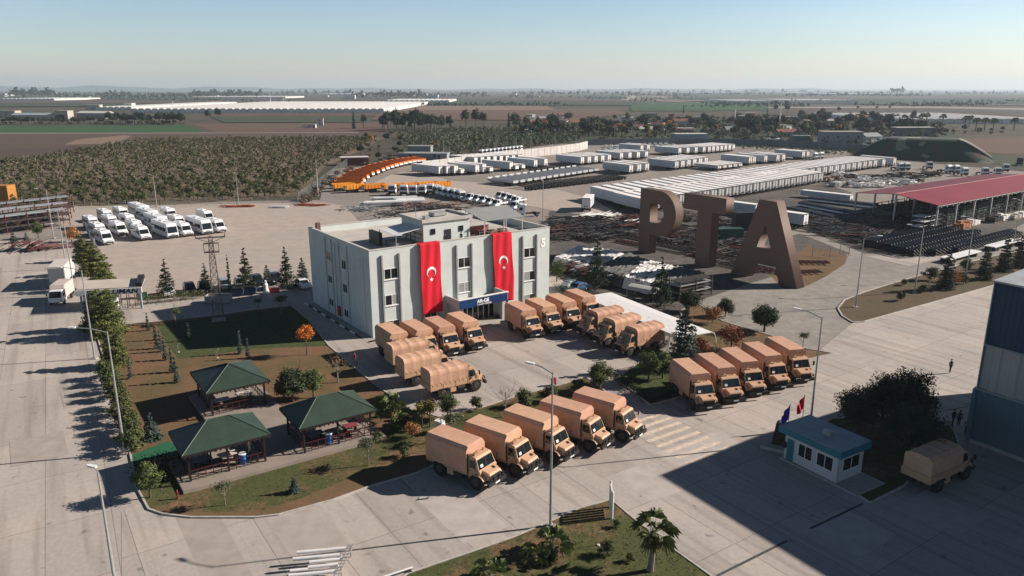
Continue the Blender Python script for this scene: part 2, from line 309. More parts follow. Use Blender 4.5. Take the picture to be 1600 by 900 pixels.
# ---------------- distant fields (soil sheets each a little above the last) ----------------
fields = [
 ('brown', [(-700, 236), (-300, 212), (0, 210), (640, 207), (905, 210), (700, 216), (200, 220), (160, 224), (0, 250), (-500, 275)]),
 ('darkbrown', [(-500, 300), (-300, 232), (0, 233), (170, 226), (200, 222), (150, 238), (0, 256), (-150, 290)]),
 ('tan', [(100, 226), (120, 218), (195, 211), (205, 213), (180, 224)]),
 ('green', [(-600, 198), (0, 196), (292, 195), (322, 206), (0, 208), (-700, 212)]),
 ('pale', [(-700, 210.5), (0, 208.6), (560, 207.6), (560, 206.8), (0, 207.6), (-700, 209.4)]),
 ('brown2', [(300, 193), (600, 192), (610, 206), (335, 206)]),
 ('dgreen', [(330, 183), (560, 182), (570, 192), (350, 192)]),
 ('brown', [(330, 177), (600, 176), (600, 182), (330, 183)]),
 ('brown2', [(600, 172), (780, 170), (960, 171), (985, 178), (900, 188), (580, 188)]),
 ('tan', [(600, 166), (850, 165), (870, 172), (600, 173)]),
 ('dgreen', [(560, 155), (760, 157), (900, 160), (880, 166), (500, 165)]),
 ('brown', [(620, 152), (900, 150), (960, 152), (1000, 160), (900, 159), (760, 156)]),
 ('green', [(985, 162), (1100, 160), (1190, 162), (1200, 172), (1100, 174), (985, 174)]),
 ('tan', [(975, 151), (1040, 150), (1110, 157), (1060, 160), (990, 157)]),
 ('dgreen', [(880, 149), (975, 148), (980, 155), (930, 156)]),
 ('brown', [(1140, 153), (1500, 150), (1700, 150), (1700, 158), (1140, 160)]),
 ('dgreen', [(1040, 146), (1700, 145), (1700, 149.5), (1050, 150)]),
 ('green2', [(1300, 156), (1700, 152), (1700, 165), (1450, 166), (1330, 162)]),
 ('darkbrown', [(1200, 170), (1480, 166), (1700, 172), (1700, 190), (1370, 190), (1200, 180)]),
 ('pale', [(1200, 168), (1450, 167), (1700, 172), (1700, 175), (1450, 169.6), (1200, 169.6)]),
 ('brown2', [(1480, 218), (1600, 213), (1800, 212), (1800, 250), (1560, 240), (1500, 232)]),
 ('dgreen', [(1500, 236), (1560, 244), (1800, 256), (1800, 275), (1540, 254)]),
 ('dgreen', [(0, 150), (350, 151), (350, 155), (0, 156)]),
 ('brown', [(-400, 158), (600, 157), (620, 162), (-400, 163)]),
 ('dgreen', [(-300, 145), (700, 145), (700, 148.5), (-300, 148.5)]),
 ('dgreen', [(700, 216), (800, 203), (1100, 194), (1460, 190), (1500, 214), (1400, 240), (1060, 224), (920, 226)]),
 ('dgreen', [(-300, 164), (140, 163), (620, 163.5), (620, 166), (-300, 168)]),
 ('dgreen', [(620, 161), (1000, 162), (985, 165.5), (620, 164)]),
 ('green2', [(1000, 153.5), (1130, 152.5), (1140, 156), (1060, 157)]),
 ('tan2', [(-160, 325), (-160, 255), (60, 248), (200, 219), (600, 215), (570, 232), (505, 262), (470, 306), (250, 321), (120, 325)]),
]
FM = {'brown': ((.095, .068, .052), (.125, .088, .068), (.08, .06, .048)), 'brown2': ((.125, .08, .06), (.155, .10, .076), (.105, .07, .055)), 'darkbrown': ((.082, .06, .05), (.10, .072, .058), (.07, .055, .046)),
      'tan': ((.20, .14, .10), (.24, .17, .13), (.17, .12, .09)), 'green': ((.035, .085, .035), (.05, .10, .045), (.04, .08, .035)), 'tan2': ((.15, .115, .08), (.19, .145, .105), (.10, .085, .055)), 'pale': ((.28, .25, .22), (.3, .27, .24), (.25, .22, .2)),
      'dgreen': ((.05, .07, .042), (.07, .08, .048), (.045, .058, .038)), 'green2': ((.03, .06, .03), (.045, .07, .035), (.03, .05, .03))}
for i, (k, px) in enumerate(fields):
    if k not in MATS: MATS[k] = ground_mix('field_' + k, FM[k], (.012, .12), streak=(random.choice([10, 40, -30]), .25, 1.6))
    sheet('field', px, -.055 + .004 * (i % 14) if at(*px[0]).y < 900 else .1 + .05 * i, MATS[k])
strip('road', [(1700, 164), (1480, 166), (1200, 160.5), (1090, 159), (1050, 156), (1020, 151.5), (1000, 149)], 12, .0, 2.0, mat('far_road', (.3, .28, .26), .9, var=.1))
strip('road', [(985, 147), (990, 152), (975, 157)], 22, .0, 1.6, MATS['far_road'])
# ---------------- shared materials ----------------
m_wall = mat('pale_render', (.56, .60, .575), .85, var=.10, scale=.5, bump=.05)
m_wall2 = mat('grey_render', (.46, .48, .46), .85, var=.12, scale=.6)
m_fin = mat('fin_grey', (.30, .32, .31), .8, var=.15, scale=1)
m_roofing = mat('roof_membrane', (.50, .46, .42), .9, var=.2, scale=.35, detail=8)
m_white = mat('white_paint', (.74, .73, .71), .5, var=.08, scale=2)
m_glass = mat('dark_glass', (.012, .016, .018), .08, spec=.6)
m_blind = mat('window_blind', (.30, .31, .29), .7, var=.35, scale=3)
m_black = mat('black_metal', (.02, .02, .022), .55, var=.2, scale=3)
m_dark = mat('dark_rubber', (.018, .018, .018), .9, var=.3, scale=5)
m_steel = mat('galvanised_steel', (.38, .385, .38), .45, metal=.3, var=.2, scale=2)
m_concrete = mat('cast_concrete', (.40, .375, .34), .9, var=.2, scale=1.4, bump=.1)
m_red = mat('flag_red', (.62, .006, .022), .75, var=.12, scale=.6, objvar=0)
m_tan = mat('terracotta_letter', (.150, .092, .070), .7, var=.07, scale=.4)
# ---------------- main office building ----------------
BA = R(35.5)
bld = thing('office_building', 'three storey pale grey office building with vertical fins and a flat roof terrace', 'building', (*at(583, 528)[:2], 0), BA)
U, V, HB = 30.6, 22.0, 12.15
w = MB()
w.box(0, U, 0, .3, 0, HB); w.box(0, .3, .3, V, 0, HB); w.box(U - .3, U, .3, V, 0, HB); w.box(.3, U - .3, V - .3, V, 0, HB)
w.build('wall', m_wall, bld)
MB().box(.3, U - .3, .3, V - .3, 10.9, 11.2).build('roof', m_roofing, bld)
c = MB(); c.box(-.06, U + .06, -.06, .36, HB, HB + .1); c.box(-.06, .36, .36, V + .06, HB, HB + .1); c.box(U - .36, U + .06, .36, V + .06, HB, HB + .1); c.box(.36, U - .36, V - .36, V + .06, HB, HB + .1)
c.build('coping', mat('coping_stone', (.5, .47, .43), .8, var=.15, scale=1), bld)
cols = [(1.75, 4.35), (7.75, 10.35), (13.5, 16.1), (19.8, 22.4), (25.3, 28.0)]
def window(parent, x0, x1, z0, z1, y=0, blind=(0, 0), side=False):
    f = MB(); P = (lambda a, b, c, d, e, g: f.box(a, b, c, d, e, g)) if not side else (lambda a, b, c, d, e, g: f.box(c, d, a, b, e, g))
    t = .07; xm = (x0 + x1) / 2
    for q in ((x0, x1, z0, z0 + t), (x0, x1, z1 - t, z1), (x0, x0 + t, z0 + t, z1 - t), (x1 - t, x1, z0 + t, z1 - t), (xm - t / 2, xm + t / 2, z0 + t, z1 - t)):
        P(q[0], q[1], y - .06, y - .003, q[2], q[3])
    fr = f.build('window', m_white, parent)
    for k, (a, b) in enumerate(((x0 + t, xm - t / 2), (xm + t / 2, x1 - t))):
        f = MB()
        if side: f.box(y - .03, y - .004, a, b, z0 + t, z1 - t)
        else: f.box(a, b, y - .03, y - .004, z0 + t, z1 - t)
        f.build('pane', m_blind if blind[k] else m_glass, fr)
    f = MB()
    if side: f.box(y - .16, y - .002, x0 - .1, x1 + .1, z0 - .1, z0 - .005)
    else: f.box(x0 - .1, x1 + .1, y - .16, y - .002, z0 - .1, z0 - .005)
    f.build('sill', m_white, fr)
for k, (a, b) in enumerate(cols):
    for x in (a, b):
        MB().prism([(x - .15, -.003), (x - .12, -.26), (x + .12, -.26), (x + .15, -.003)], .2, 11.35).build('fin', m_fin, bld, bevel=.02)
    for j, (z0, z1) in enumerate(((7.9, 9.4), (4.2, 5.7), (.7, 2.0))):
        if k == 2 and j == 2: continue
        window(bld, a + .3, b - .25, z0, z1, blind=[(0, 0), (0, 1), (0, 0)][j] if k == 0 else [(0, 0), (1, 0), (1, 0)][j] if k == 4 else (1, 1) if (k, j) == (2, 1) else (0, 0))
# left side: windows in two columns with shallow fins
for (a, b) in ((7.3, 10.2), (12.9, 15.3)):
    for y in (a, b): MB().box(-.14, -.003, y - .1, y + .1, .2, 11.6).build('fin', m_wall2, bld)
for y0, zz in ((7.9, ((8.0, 9.4), (4.5, 5.8), (.8, 2.0))), (13.4, ((8.3, 9.7), (4.8, 6.0), (1.2, 2.4)))):
    for z0, z1 in zz: window(bld, y0, y0 + 1.5, z0, z1, side=True)
dp = MB(); dp.tube([(-.12, 2.0, 11.4), (-.12, 2.0, .2)], .06); dp.build('downpipe', m_white, bld)
dp = MB(); dp.tube([(-.12, 11.6, 11.4), (-.12, 11.6, .2)], .05); dp.build('downpipe', m_steel, bld)
MB().box(-.3, -.004, 10.5, 11.5, .5, 1.9).build('fire_cabinet', mat('cabinet_red', (.4, .03, .03), .5), bld, bevel=.02)
wn = mat('wall_number', (.92, .90, .84), .7)
text_mesh('5', 1.85, 'number_sign', wn, bld, (29.35, -.03, 9.8), (R(90), 0, 0), bold=.05)
text_mesh('5', 2.1, 'number_sign', mat('faded_number', (.52, .53, .50), .7), bld, (-.03, 2.9, 9.7), (R(90), 0, R(-90)), bold=.04)
# entrance porch with blue sign
MB().box(11.9, 12.5, -3.4, -.003, 0, 3.1).build('porch_pier', m_wall2, bld); MB().box(19.2, 19.8, -3.4, -.003, 0, 3.1).build('porch_pier', m_wall2, bld)
p = MB(); p.box(11.6, 20.0, -3.7, -.003, 3.1, 3.25); p.box(11.6, 20.0, -3.7, -3.5, 3.25, 4.2); p.box(11.6, 11.8, -3.5, -.003, 3.25, 4.2); p.box(19.8, 20.0, -3.5, -.003, 3.25, 4.2); p.build('porch_roof', m_wall2, bld)
sg = MB().box(11.7, 19.9, -3.78, -3.705, 2.95, 4.1).build('entrance_sign', mat('sign_blue', (.015, .05, .16), .35, var=.3, scale=.5), bld)
MB().box(11.5, 20.1, -3.85, -3.4, 4.2, 4.3).build('porch_trim', m_white, bld)
text_mesh('AR-GE', .72, 'lettering', wn, sg, (15.6, -3.80, 3.62), (R(90), 0, 0), bold=.02)
text_mesh('TASARIM MERKEZI', .30, 'lettering', wn, sg, (15.8, -3.80, 3.15), (R(90), 0, 0))
gl = MB().box(12.5, 19.2, -1.25, -1.2, .1, 3.1).build('glass_front', m_glass, bld)
f = MB()
for i in range(8): x = 12.55 + i * 6.6 / 7; f.box(x - .05, x + .05, -1.33, -1.255, .1, 3.05)
f.box(12.55, 19.15, -1.34, -1.256, 2.3, 2.4); f.build('door_frame', m_white, bld)
MB().box(12.2, 19.5, -4.4, -1.35, 0, .12).build('entrance_step', m_concrete, bld)
MB().box(28.2, 30.2, -2.5, -.01, 0, .9)
# stair tower and roof terrace
t = MB(); t.box(9.4, 17.2, 2.0, 8.6, 11.2, 14.7); t.build('stair_tower', m_wall, bld)
t = MB(); t.box(9.1, 17.5, 1.7, 1.95, 14.7, 15.15); t.box(9.1, 17.5, 8.65, 8.9, 14.7, 15.15); t.box(9.1, 9.35, 1.95, 8.65, 14.7, 15.15); t.box(17.25, 17.5, 1.95, 8.65, 14.7, 15.15); t.box(9.35, 17.25, 1.95, 8.65, 14.7, 14.85)
t.build('tower_roof', m_roofing, bld)
t = MB(); t.cbox(13.8, 5.5, 15.2, 2.2, 1.6, .5); t.cbox(11, 4, 15.1, .8, .8, .4); t.tube([(10.4, 6, 14.85), (10.4, 6, 16.6)], .04); t.build('vent_box', m_steel, bld, bevel=.03)
for (x0, x1, z0, z1, g) in ((10.6, 11.3, 12.9, 13.7, 1), (15.3, 16.0, 12.9, 13.7, 1), (12.9, 13.9, 11.2, 13.4, 0)):
    MB().box(x0, x1, 1.9, 1.995, z0, z1).build('tower_window' if g else 'roof_door', m_glass if g else m_black, bld)
b_ = MB(); b_.box(9.32, 9.39, 2.3, 8.2, 11.3, 13.1)
for i in range(4):
    for j in range(3): b_.cbox(9.1, 2.9 + i * 1.3, 11.6 + j * .6, .5, 1.0, .5)
b_.build('air_conditioner', m_steel, bld, bevel=.03)
# front awning (white fabric) and metal posts
a = MB(); a.quad((5.1, 2.2, 13.35), (9.3, 2.2, 14.0), (9.3, 7.4, 14.0), (5.1, 7.4, 13.5)); aw = a.build('awning', m_white, bld)
aw.modifiers.new('t', 'SOLIDIFY').thickness = .06
for x, y, z in ((5.15, 2.2, 13.4), (5.15, 7.3, 13.4)): MB().tube([(x, y, 11.2), (x, y, z)], .06).build('awning_post', m_steel, bld)
MB().box(4.6, 5.1, 6.4, 9.8, 11.2, 13.1).build('roof_screen', m_black, bld)
MB().box(5.6, 8.2, 3.4, 6.6, 11.2, 12.0).build('terrace_table', mat('table_grey', (.16, .16, .16), .7), bld, bevel=.05)
# grey shade roof on posts to the right
a = MB(); a.quad((18.9, .8, 14.2), (26.2, .8, 14.2), (28.2, 8.2, 14.9), (20.0, 8.2, 14.9)); cp = a.build('shade_roof', mat('shade_grey', (.27, .28, .27), .7, var=.1, scale=.5), bld)
cp.modifiers.new('t', 'SOLIDIFY').thickness = .1
for x, y, z in ((19.1, 1, 14.15), (22.6, 1, 14.15), (26, 1, 14.15), (20.2, 8, 14.8), (24, 8, 14.8), (27.9, 8, 14.8)): MB().tube([(x, y, 11.2), (x, y, z)], .07).build('shade_post', m_white, bld)
a = MB(); a.box(19.4, 23.5, 6.5, 6.6, 11.2, 12.4); a.build('terrace_panel', mat('panel_red', (.33, .10, .09), .7, var=.2, scale=2), bld)
a = MB()
for k in range(3): a.cbox(20.6 + 2.0 * k, 4.3, 11.6, 1.4, 1.0, .75)
a.build('terrace_furniture', mat('furniture_brown', (.16, .09, .07), .7, var=.4, scale=1), bld, bevel=.05)
a = MB(); a.quad((17.5, 8.2, 13.6), (20.6, 6.9, 13.0), (20.9, 9.2, 13.4), (17.5, 9.4, 13.8)); a.build('small_awning', m_white, bld).modifiers.new('t', 'SOLIDIFY').thickness = .05
MB().box(.8, 1.4, V - 1.6, V - .9, 11.2, 12.9).build('chimney', mat('chimney_dark', (.12, .07, .06), .8), bld)
r_ = MB(); z = HB + .55
r_.bar((17.6, .15, z), (U - .2, .15, z), .035)
for i in range(9): x = 17.7 + i * 1.57; r_.bar((x, .15, HB + .1), (x, .15, z), .03)
r_.build('railing', m_steel, bld)
# striped kerb round the building base
ks = MB()
for i in range(12): ks.mi(i % 2); ks.box(-1.5, -1.3, 1 + i * 1.75, 2.75 + i * 1.75, 0, .16)
ks.build('striped_kerb', [m_black, m_white], bld); ks = MB()
for i in range(6): ks.mi(i % 2); ks.box(21 + i * 1.4, 22.4 + i * 1.4, -3.3, -3.1, 0, .16)
ks.build('striped_kerb', [m_black, m_white], bld); ks = MB()
for i in range(8): ks.mi(i % 2); ks.box(-1.3 + i * 1.6, .3 + i * 1.6, -1.5, -1.3, 0, .16)
ks.build('striped_kerb', [m_black, m_white], bld)
a = MB(); a.box(20.6, 28.6, -2.9, -1.2, 0, .12); a.build('flower_bed', M_grass2, bld)

# hanging red banners with crescent and star
def banner(x0, x1, zt, zb, label, skew, ph):
    root = thing('flag_banner', label, 'flag', (*at(583, 528)[:2], 0), BA, 'flag banners on the office facade')
    nx, nz = 36, 44; vs = []; wmid = (x0 + x1) / 2
    def yy(s, t): return -.50 - .07 * math.sin(s * 5 + ph + t * 1.6) * (.3 + t) - .032 * math.sin(s * 15 + t * 5 + ph) - .02 * math.sin(t * 14 + s * 3 + ph) - .25 * t * (1 - t)
    def pt(s, t, off=0):
        z = zt - (zt - zb) * t - (.3 * (1 - s) if t > .96 else 0) * 0
        return (x0 + (x1 - x0) * s + skew * t + .05 * math.sin(t * 9 + ph), yy(s, t) - off, z)
    b = MB()
    b.add([pt(i / nx, j / nz) for j in range(nz + 1) for i in range(nx + 1)], [(j * (nx + 1) + i, j * (nx + 1) + i + 1, (j + 1) * (nx + 1) + i + 1, (j + 1) * (nx + 1) + i) for j in range(nz) for i in range(nx)])
    cl = b.build('cloth', m_red, root, smooth=True); cl.modifiers.new('t', 'SOLIDIFY').thickness = .03
    # strip of cloth laid over the parapet
    o = MB(); o.add([(x0, -.52, zt - .01), (x1, -.52, zt - .01), (x1, -.1, HB + .14), (x0, -.1, HB + .14), (x1, .5, HB + .12), (x0, .5, HB + .12), (x1, .55, 11.3), (x0, .55, 11.3)], [(0, 1, 2, 3), (3, 2, 4, 5), (5, 4, 6, 7)])
    o.build('top_fold', m_red, root).modifiers.new('t', 'SOLIDIFY').thickness = .03
    mwt = mat('emblem_white', (.78, .74, .74), .8)
    W_, H_ = x1 - x0, zt - zb
    def onc(px, pz, off=.045):      # a point of the emblem laid on the cloth
        s = (px - x0) / W_; t = (zt - pz) / H_
        return (px + skew * t + .05 * math.sin(t * 9 + ph), yy(s, t) - off, pz)
    cx, cz, ro, ri = wmid + .05, zt - 4.15, .78, .62
    b = MB(); n = 40; oc = []; ic = []     # crescent opening downwards
    dz = -.20
    al = math.acos((ro * ro + dz * dz - ri * ri) / (2 * ro * abs(dz)))
    for i in range(n + 1):
        a_ = -math.pi / 2 + al + (2 * math.pi - 2 * al) * i / n
        P1 = (cx + ro * math.cos(a_), cz + ro * math.sin(a_))
        be = math.atan2(P1[1] - (cz + dz), P1[0] - cx)
        oc.append(P1); ic.append((cx + ri * math.cos(be), cz + dz + ri * math.sin(be)))
    vs = [onc(*q) for q in oc] + [onc(*q) for q in ic]
    b.add(vs, [(i, i + 1, n + 2 + i, n + 1 + i) for i in range(n)])
    b.build('crescent', mwt, root).modifiers.new('t', 'SOLIDIFY').thickness = .012
    b = MB(); sc_ = (cx + .02, cz - 1.08); P_ = []
    for i in range(10):
        rr = .36 if i % 2 == 0 else .145; a_ = math.pi / 2 + i * math.pi / 5; P_.append((sc_[0] + rr * math.cos(a_), sc_[1] + rr * math.sin(a_)))
    b.add([onc(*sc_)] + [onc(*q) for q in P_], [(0, 1 + i, 1 + (i + 1) % 10) for i in range(10)])
    b.build('star', mwt, root).modifiers.new('t', 'SOLIDIFY').thickness = .012
banner(7.3, 10.6, HB + .12, 2.05, 'tall red banner with white crescent and star, the left one beside the shaded wall', .2, 0)
banner(19.5, 22.95, HB + .12, 1.75, 'tall red banner with white crescent and star, hanging right of the entrance sign', .45, 2.1)

# ---------------- blue and grey hall at the right edge ----------------
hc = at(1515, 690); ang = R(-58)
hall = thing('warehouse_hall', 'tall industrial hall with dark blue top band and grey cladding at the right edge', 'building', (hc.x, hc.y, 0), ang)
# local x runs along the visible face towards the camera, local y away to the right
LX, LY = 62, 30
def corr(name, z0, z1, m, pitch, amp, off=0.0):
    b = MB(); n = int(LX / pitch)
    pf = []
    for i in range(n):
        x = i * pitch; pf += [(x, -off), (x + pitch * .45, -off), (x + pitch * .55, -off - amp), (x + pitch * .9, -off - amp)]
    pf.append((n * pitch, -off))
    k = len(pf)
    b.add([(x, y, z0) for x, y in pf] + [(x, y, z1) for x, y in pf], [(i, i + 1, k + i + 1, k + i) for i in range(k - 1)])
    return b.build(name, m, hall)
MB().box(.0, LX, .05, LY, 0, 15.8).build('wall_core', mat('hall_core', (.32, .33, .33), .8), hall)
corr('blue_cladding', 10.0, 15.95, mat('cladding_blue', (.005, .045, .09), .45, var=.12, scale=.4), .5, .03, .02)
corr('pale_cladding', 5.6, 9.9, mat('cladding_pale', (.36, .36, .34), .6, var=.2, scale=.3), 1.6, .16, .02)
corr('lower_cladding', .4, 5.5, mat('cladding_grey', (.10, .16, .19), .5, var=.12, scale=.6), .3, .04, .02)
MB().box(-.06, LX, -.12, .04, 0, .38).build('plinth', m_concrete, hall)
b = MB(); b.box(-.12, LX, -.3, -.0, 5.46, 5.62); b.box(-.12, LX, -.24, -.0, 9.88, 10.02); b.build('flashing', mat('flashing_grey', (.25, .28, .29), .5), hall)
b = MB(); b.box(-.35, -.02, -.35, .1, 0, 5.5); b.box(-.14, -.02, -.2, .1, 5.6, 15.95); b.build('corner_trim', mat('trim_blue', (.10, .17, .22), .5), hall)
b = MB(); b.prism([(-.3, 15.96), (-.3, 16.12), (LY / 2, 17.2), (LY + .3, 16.12), (LY + .3, 15.96)], -.2, LX, axis='x'); b.build('roof', mat('hall_roof', (.42, .44, .44), .5, var=.2, scale=.4, ribs=(1.0, 'X')), hall)
MB().tube([(-.2, -.25, 5.7), (-.2, -.25, .3)], .07).build('downpipe', m_steel, hall)
# ---------------- security kiosk ----------------
kc = at(1306, 757); ka = R(-58.5 + 180)     # local +x runs back along the long side
kio = thing('security_kiosk', 'small white security cabin with overhanging teal roof in the shade of the hall', 'kiosk', (kc.x, kc.y, 0), ka)
# long side is local x 0..6.2 (y=0 face towards road), short side y 0..-3.6
m_kw = mat('kiosk_white', (.50, .52, .52), .6, var=.08, scale=1)
MB().box(0, 6.0, -3.9, 0, .12, 2.75).build('wall', m_kw, kio, bevel=.02)
m_kb = mat('kiosk_teal', (.03, .17, .23), .5, var=.1, scale=1)
MB().box(-.45, 6.6, -4.35, .45, 2.62, 3.25).build('fascia', m_kb, kio, bevel=.02)
MB().box(-.38, 6.53, -4.28, .38, 3.252, 3.30).build('roof', mat('kiosk_roof', (.30, .36, .38), .7, var=.2, scale=.6, ribs=(1.5, 'X')), kio)
MB().box(-2.4, 6.3, -4.1, .3, -.02, .12).build('base_slab', m_concrete, kio)
def kwin(x0, x1, z0, z1, side):
    f = MB(); t = .06; xm = (x0 + x1) / 2
    for q in ((x0, x1, z0, z0 + t), (x0, x1, z1 - t, z1), (x0, x0 + t, z0 + t, z1 - t), (x1 - t, x1, z0 + t, z1 - t), (xm - .03, xm + .03, z0 + t, z1 - t)):
        f.box(q[0], q[1], .003, .05, q[2], q[3]) if side == 0 else f.box(-.05, -.003, q[0], q[1], q[2], q[3])
    fr = f.build('window', m_white, kio)
    g = MB(); g.box(x0 + t, x1 - t, .004, .02, z0 + t, z1 - t) if side == 0 else g.box(-.02, -.004, x0 + t, x1 - t, z0 + t, z1 - t); g.build('pane', m_glass, fr)
kwin(.5, 2.3, .95, 2.25, 0); kwin(2.8, 4.4, .95, 2.25, 0); kwin(-3.3, -.7, 1.0, 2.25, 1)
MB().box(4.9, 5.7, .003, .04, .15, 2.2).build('door', m_kb, kio)
MB().box(5.75, 6.05, .01, .3, 1.2, 1.75).build('wall_light', m_black, kio, bevel=.03); kio.scale = (.92, .9, 1)
MB().tube([(-.06, .06, .1), (-.06, .06, 2.6)], .05).build('downpipe', m_steel, kio); b = MB(); b.cbox(2.6, -1.8, 3.5, .9, .6, .4); b.build('roof_unit', m_steel, kio, bevel=.03)
# ---------------- guard gate with sign ----------------
gA = at(128, 487); gB = at(221, 482)
gd = (gB - gA).normalized(); ga = math.atan2(gd.y, gd.x); gl_ = (gB - gA).length
gate = thing('gatehouse', 'small gatehouse with flat pale roof and white name board on the front', 'building', (gA.x, gA.y, 0), ga)
GL = gl_ + .4
MB().prism([(-.3, 0), (GL, 0), (GL - .9, 6.0), (-1.8, 6.0)], 3.35, 3.5).build('roof', mat('gate_roof', (.50, .44, .38), .85, var=.15, scale=.5), gate)
MB().box(-.4, GL + .1, -.45, -.2, 2.55, 3.42).build('sign_board', m_white, gate, bevel=.02)
text_mesh('LUMAN', 1.0, 'lettering', mat('letter_navy', (.012, .02, .05), .5), gate, (GL * .70, -.47, 2.98), (R(90), 0, 0), shear=.25, bold=.03, sx=1.25)
MB().tube([(1.6, -.47, 2.98), (1.6, -.50, 2.98)], .34, n=20).build('round_logo', mat('logo_teal', (.03, .22, .25), .5), gate)
MB().prism([(GL - .7, .15), (GL + .05, .1), (GL - .9, 5.9), (GL - 1.9, 5.9)], 3.52, 4.1).build('roof_screen', m_black, gate)
b = MB(); b.box(0, .25, 0, .25, 0, 3.34); b.build('column', mat('col_blue', (.10, .16, .24), .5), gate)
b = MB(); b.box(GL - .5, GL - .2, 0, .3, 0, 3.34); b.build('column', mat('col_grey', (.35, .4, .44), .5), gate)
b = MB(); b.box(.3, 4.6, .4, 2.8, 0, 3.34); b.build('guard_room', m_wall, gate)
b = MB(); b.box(.9, 2.0, .33, .398, 1.0, 2.2); b.box(2.6, 3.8, .33, .398, 1.0, 2.2); b.build('window', m_glass, gate)
for k in range(3):
    b = MB(); x = 5.2 + k * 1.15
    b.bar((x, .8, 0), (x, .8, 2.4), .09); b.bar((x, 1.9, 0), (x, 1.9, 2.4), .09)
    for j in range(6): b.bar((x, .8, .3 + j * .38), (x, 1.9, .3 + j * .38), .05)
    b.build('turnstile', mat('turnstile_brown', (.17, .09, .07), .6, var=.2), gate)
# ---------------- gazebos on a raised patio ----------------
GO = at(297, 749, .4); GA = R(34.5)
def guv(u, v, z=0): return Vector((GO.x + u * math.cos(GA) - v * math.sin(GA), GO.y + u * math.sin(GA) + v * math.cos(GA), z))
pp = [guv(*q) for q in [(-.9, -1.7), (17.6, -1.9), (17.6, 3.9), (11.5, 4.3), (11.4, 19.6), (4.0, 19.6), (4.0, 11.0), (6.6, 11.0), (6.6, 4.6), (-.9, 4.6)]]
sheet('patio', pp, .35, mat('patio_concrete', (.27, .225, .19), .9, var=.15, scale=.7, world=True, bump=.1), world=True, thick=.37)
m_gr = mat('roof_sheet_green', (.034, .057, .042), .5, var=.22, scale=.7, ribs=(2.2, 'X'))
m_maroon = mat('maroon_paint', (.06, .014, .016), .55, var=.2, scale=2)
m_gaz = mat('gazebo_timber', (.022, .012, .012), .6, var=.3, scale=2)
m_ivory = mat('table_cloth', (.55, .48, .44), .8, var=.1)
def gazebo(label, u, v, lx, ly, tables):
    o = guv(u, v, .35); g = thing('gazebo', label, 'gazebo', o, GA, 'green roofed gazebos on the patio')
    e, zr, ze = .55, 4.25, 2.75
    i = ly * .36
    A = [(-e, -e, ze), (lx + e, -e, ze), (lx + e, ly + e, ze), (-e, ly + e, ze), (i + .6, ly / 2, zr), (lx - i - .6, ly / 2, zr)]
    b = MB(); b.add(A, [(0, 1, 5, 4), (1, 2, 5), (2, 3, 4, 5), (3, 0, 4)]); r = b.build('roof', m_gr, g)
    s = r.modifiers.new('t', 'SOLIDIFY'); s.thickness = .1
    b = MB()
    for q0, q1 in ((0, 4), (3, 4), (1, 5), (2, 5), (4, 5)): b.tube([Vector(A[q0]) + Vector((0, 0, .02)), Vector(A[q1]) + Vector((0, 0, .02))], .045, n=6)
    b.build('ridge_cap', mat('ridge_green', (.05, .08, .06), .5), g)
    b = MB()
    for q0, q1 in ((0, 1), (1, 2), (2, 3), (3, 0)): b.bar(Vector(A[q0]) - Vector((0, 0, .14)), Vector(A[q1]) - Vector((0, 0, .14)), .06, .16)
    n = int(lx / .35)
    for k in range(n): x = -e + (lx + 2 * e) * (k + .5) / n; b.cbox(x, -e - .03, ze - .27, .13, .03, .14)
    b.build('eave_board', m_gaz, g)
    for x in (0, lx / 2, lx):
        for y in (0, ly):
            if x == lx / 2 and y == 0 and lx < 6: continue
            MB().box(x - .08, x + .08, y - .08, y + .08, 0, ze).build('post', m_gaz, g)
    for (a, b2) in (((0, 0), (lx, 0)), ((0, ly), (lx * .35, ly)), ((lx * .65, ly), (lx, ly)), ((0, 0), (0, ly)), ((lx, 0), (lx, ly))):
        rb = MB(); a3, b3 = Vector((*a, .95)), Vector((*b2, .95))
        rb.bar(a3, b3, .09, .07); rb.bar(a3 - Vector((0, 0, .6)), b3 - Vector((0, 0, .6)), .07, .05); L_ = (b3 - a3).length; k = int(L_ / .62)
        for i_ in range(k + 1):
            q = a3.lerp(b3, i_ / k); rb.bar(q - Vector((0, 0, .92)), q, .06)
        rb.build('railing', m_maroon, g)
    for (tx, ty, tw, td, mm) in tables:
        w = guv(u, v); T = thing('picnic_table', 'picnic table', 'table', guv(u + tx, v + ty, .35), GA, 'tables in the gazebos'); tabs.append(T)
        MB().cbox(0, 0, .76, tw, td, .06).build('table_top', mm, T, bevel=.01)
        for sx in (-1, 1): MB().cbox(sx * tw * .38, 0, .365, .08, td * .7, .73).build('leg', m_gaz, T)
        for sy in (-1, 1):
            bn = MB(); bn.cbox(0, sy * (td / 2 + .35), .45, tw, .3, .05); bn.cbox(-tw * .35, sy * (td / 2 + .35), .21, .06, .26, .42); bn.cbox(tw * .35, sy * (td / 2 + .35), .21, .06, .26, .42); bn.build('bench', m_maroon, T)
    return g
tabs = []
mrt = mat('table_red', (.22, .045, .055), .6); mgt = mat('table_grey2', (.12, .13, .14), .6)
gazebo('green roofed gazebo nearest the corner with people inside, left of the shared patio', 0, -.3, 6.4, 4.6, [(1.5, 2.2, 1.6, .9, mgt), (3.6, 1.9, 1.5, .9, m_ivory)])
gazebo('green roofed gazebo at the right end of the patio with red and dark tables showing', 9.9, -.8, 6.6, 4.6, [(1.7, 2.0, 1.6, .9, mgt), (3.5, 1.6, 1.5, .9, mgt), (5.2, 1.7, 1.3, .9, mrt)])
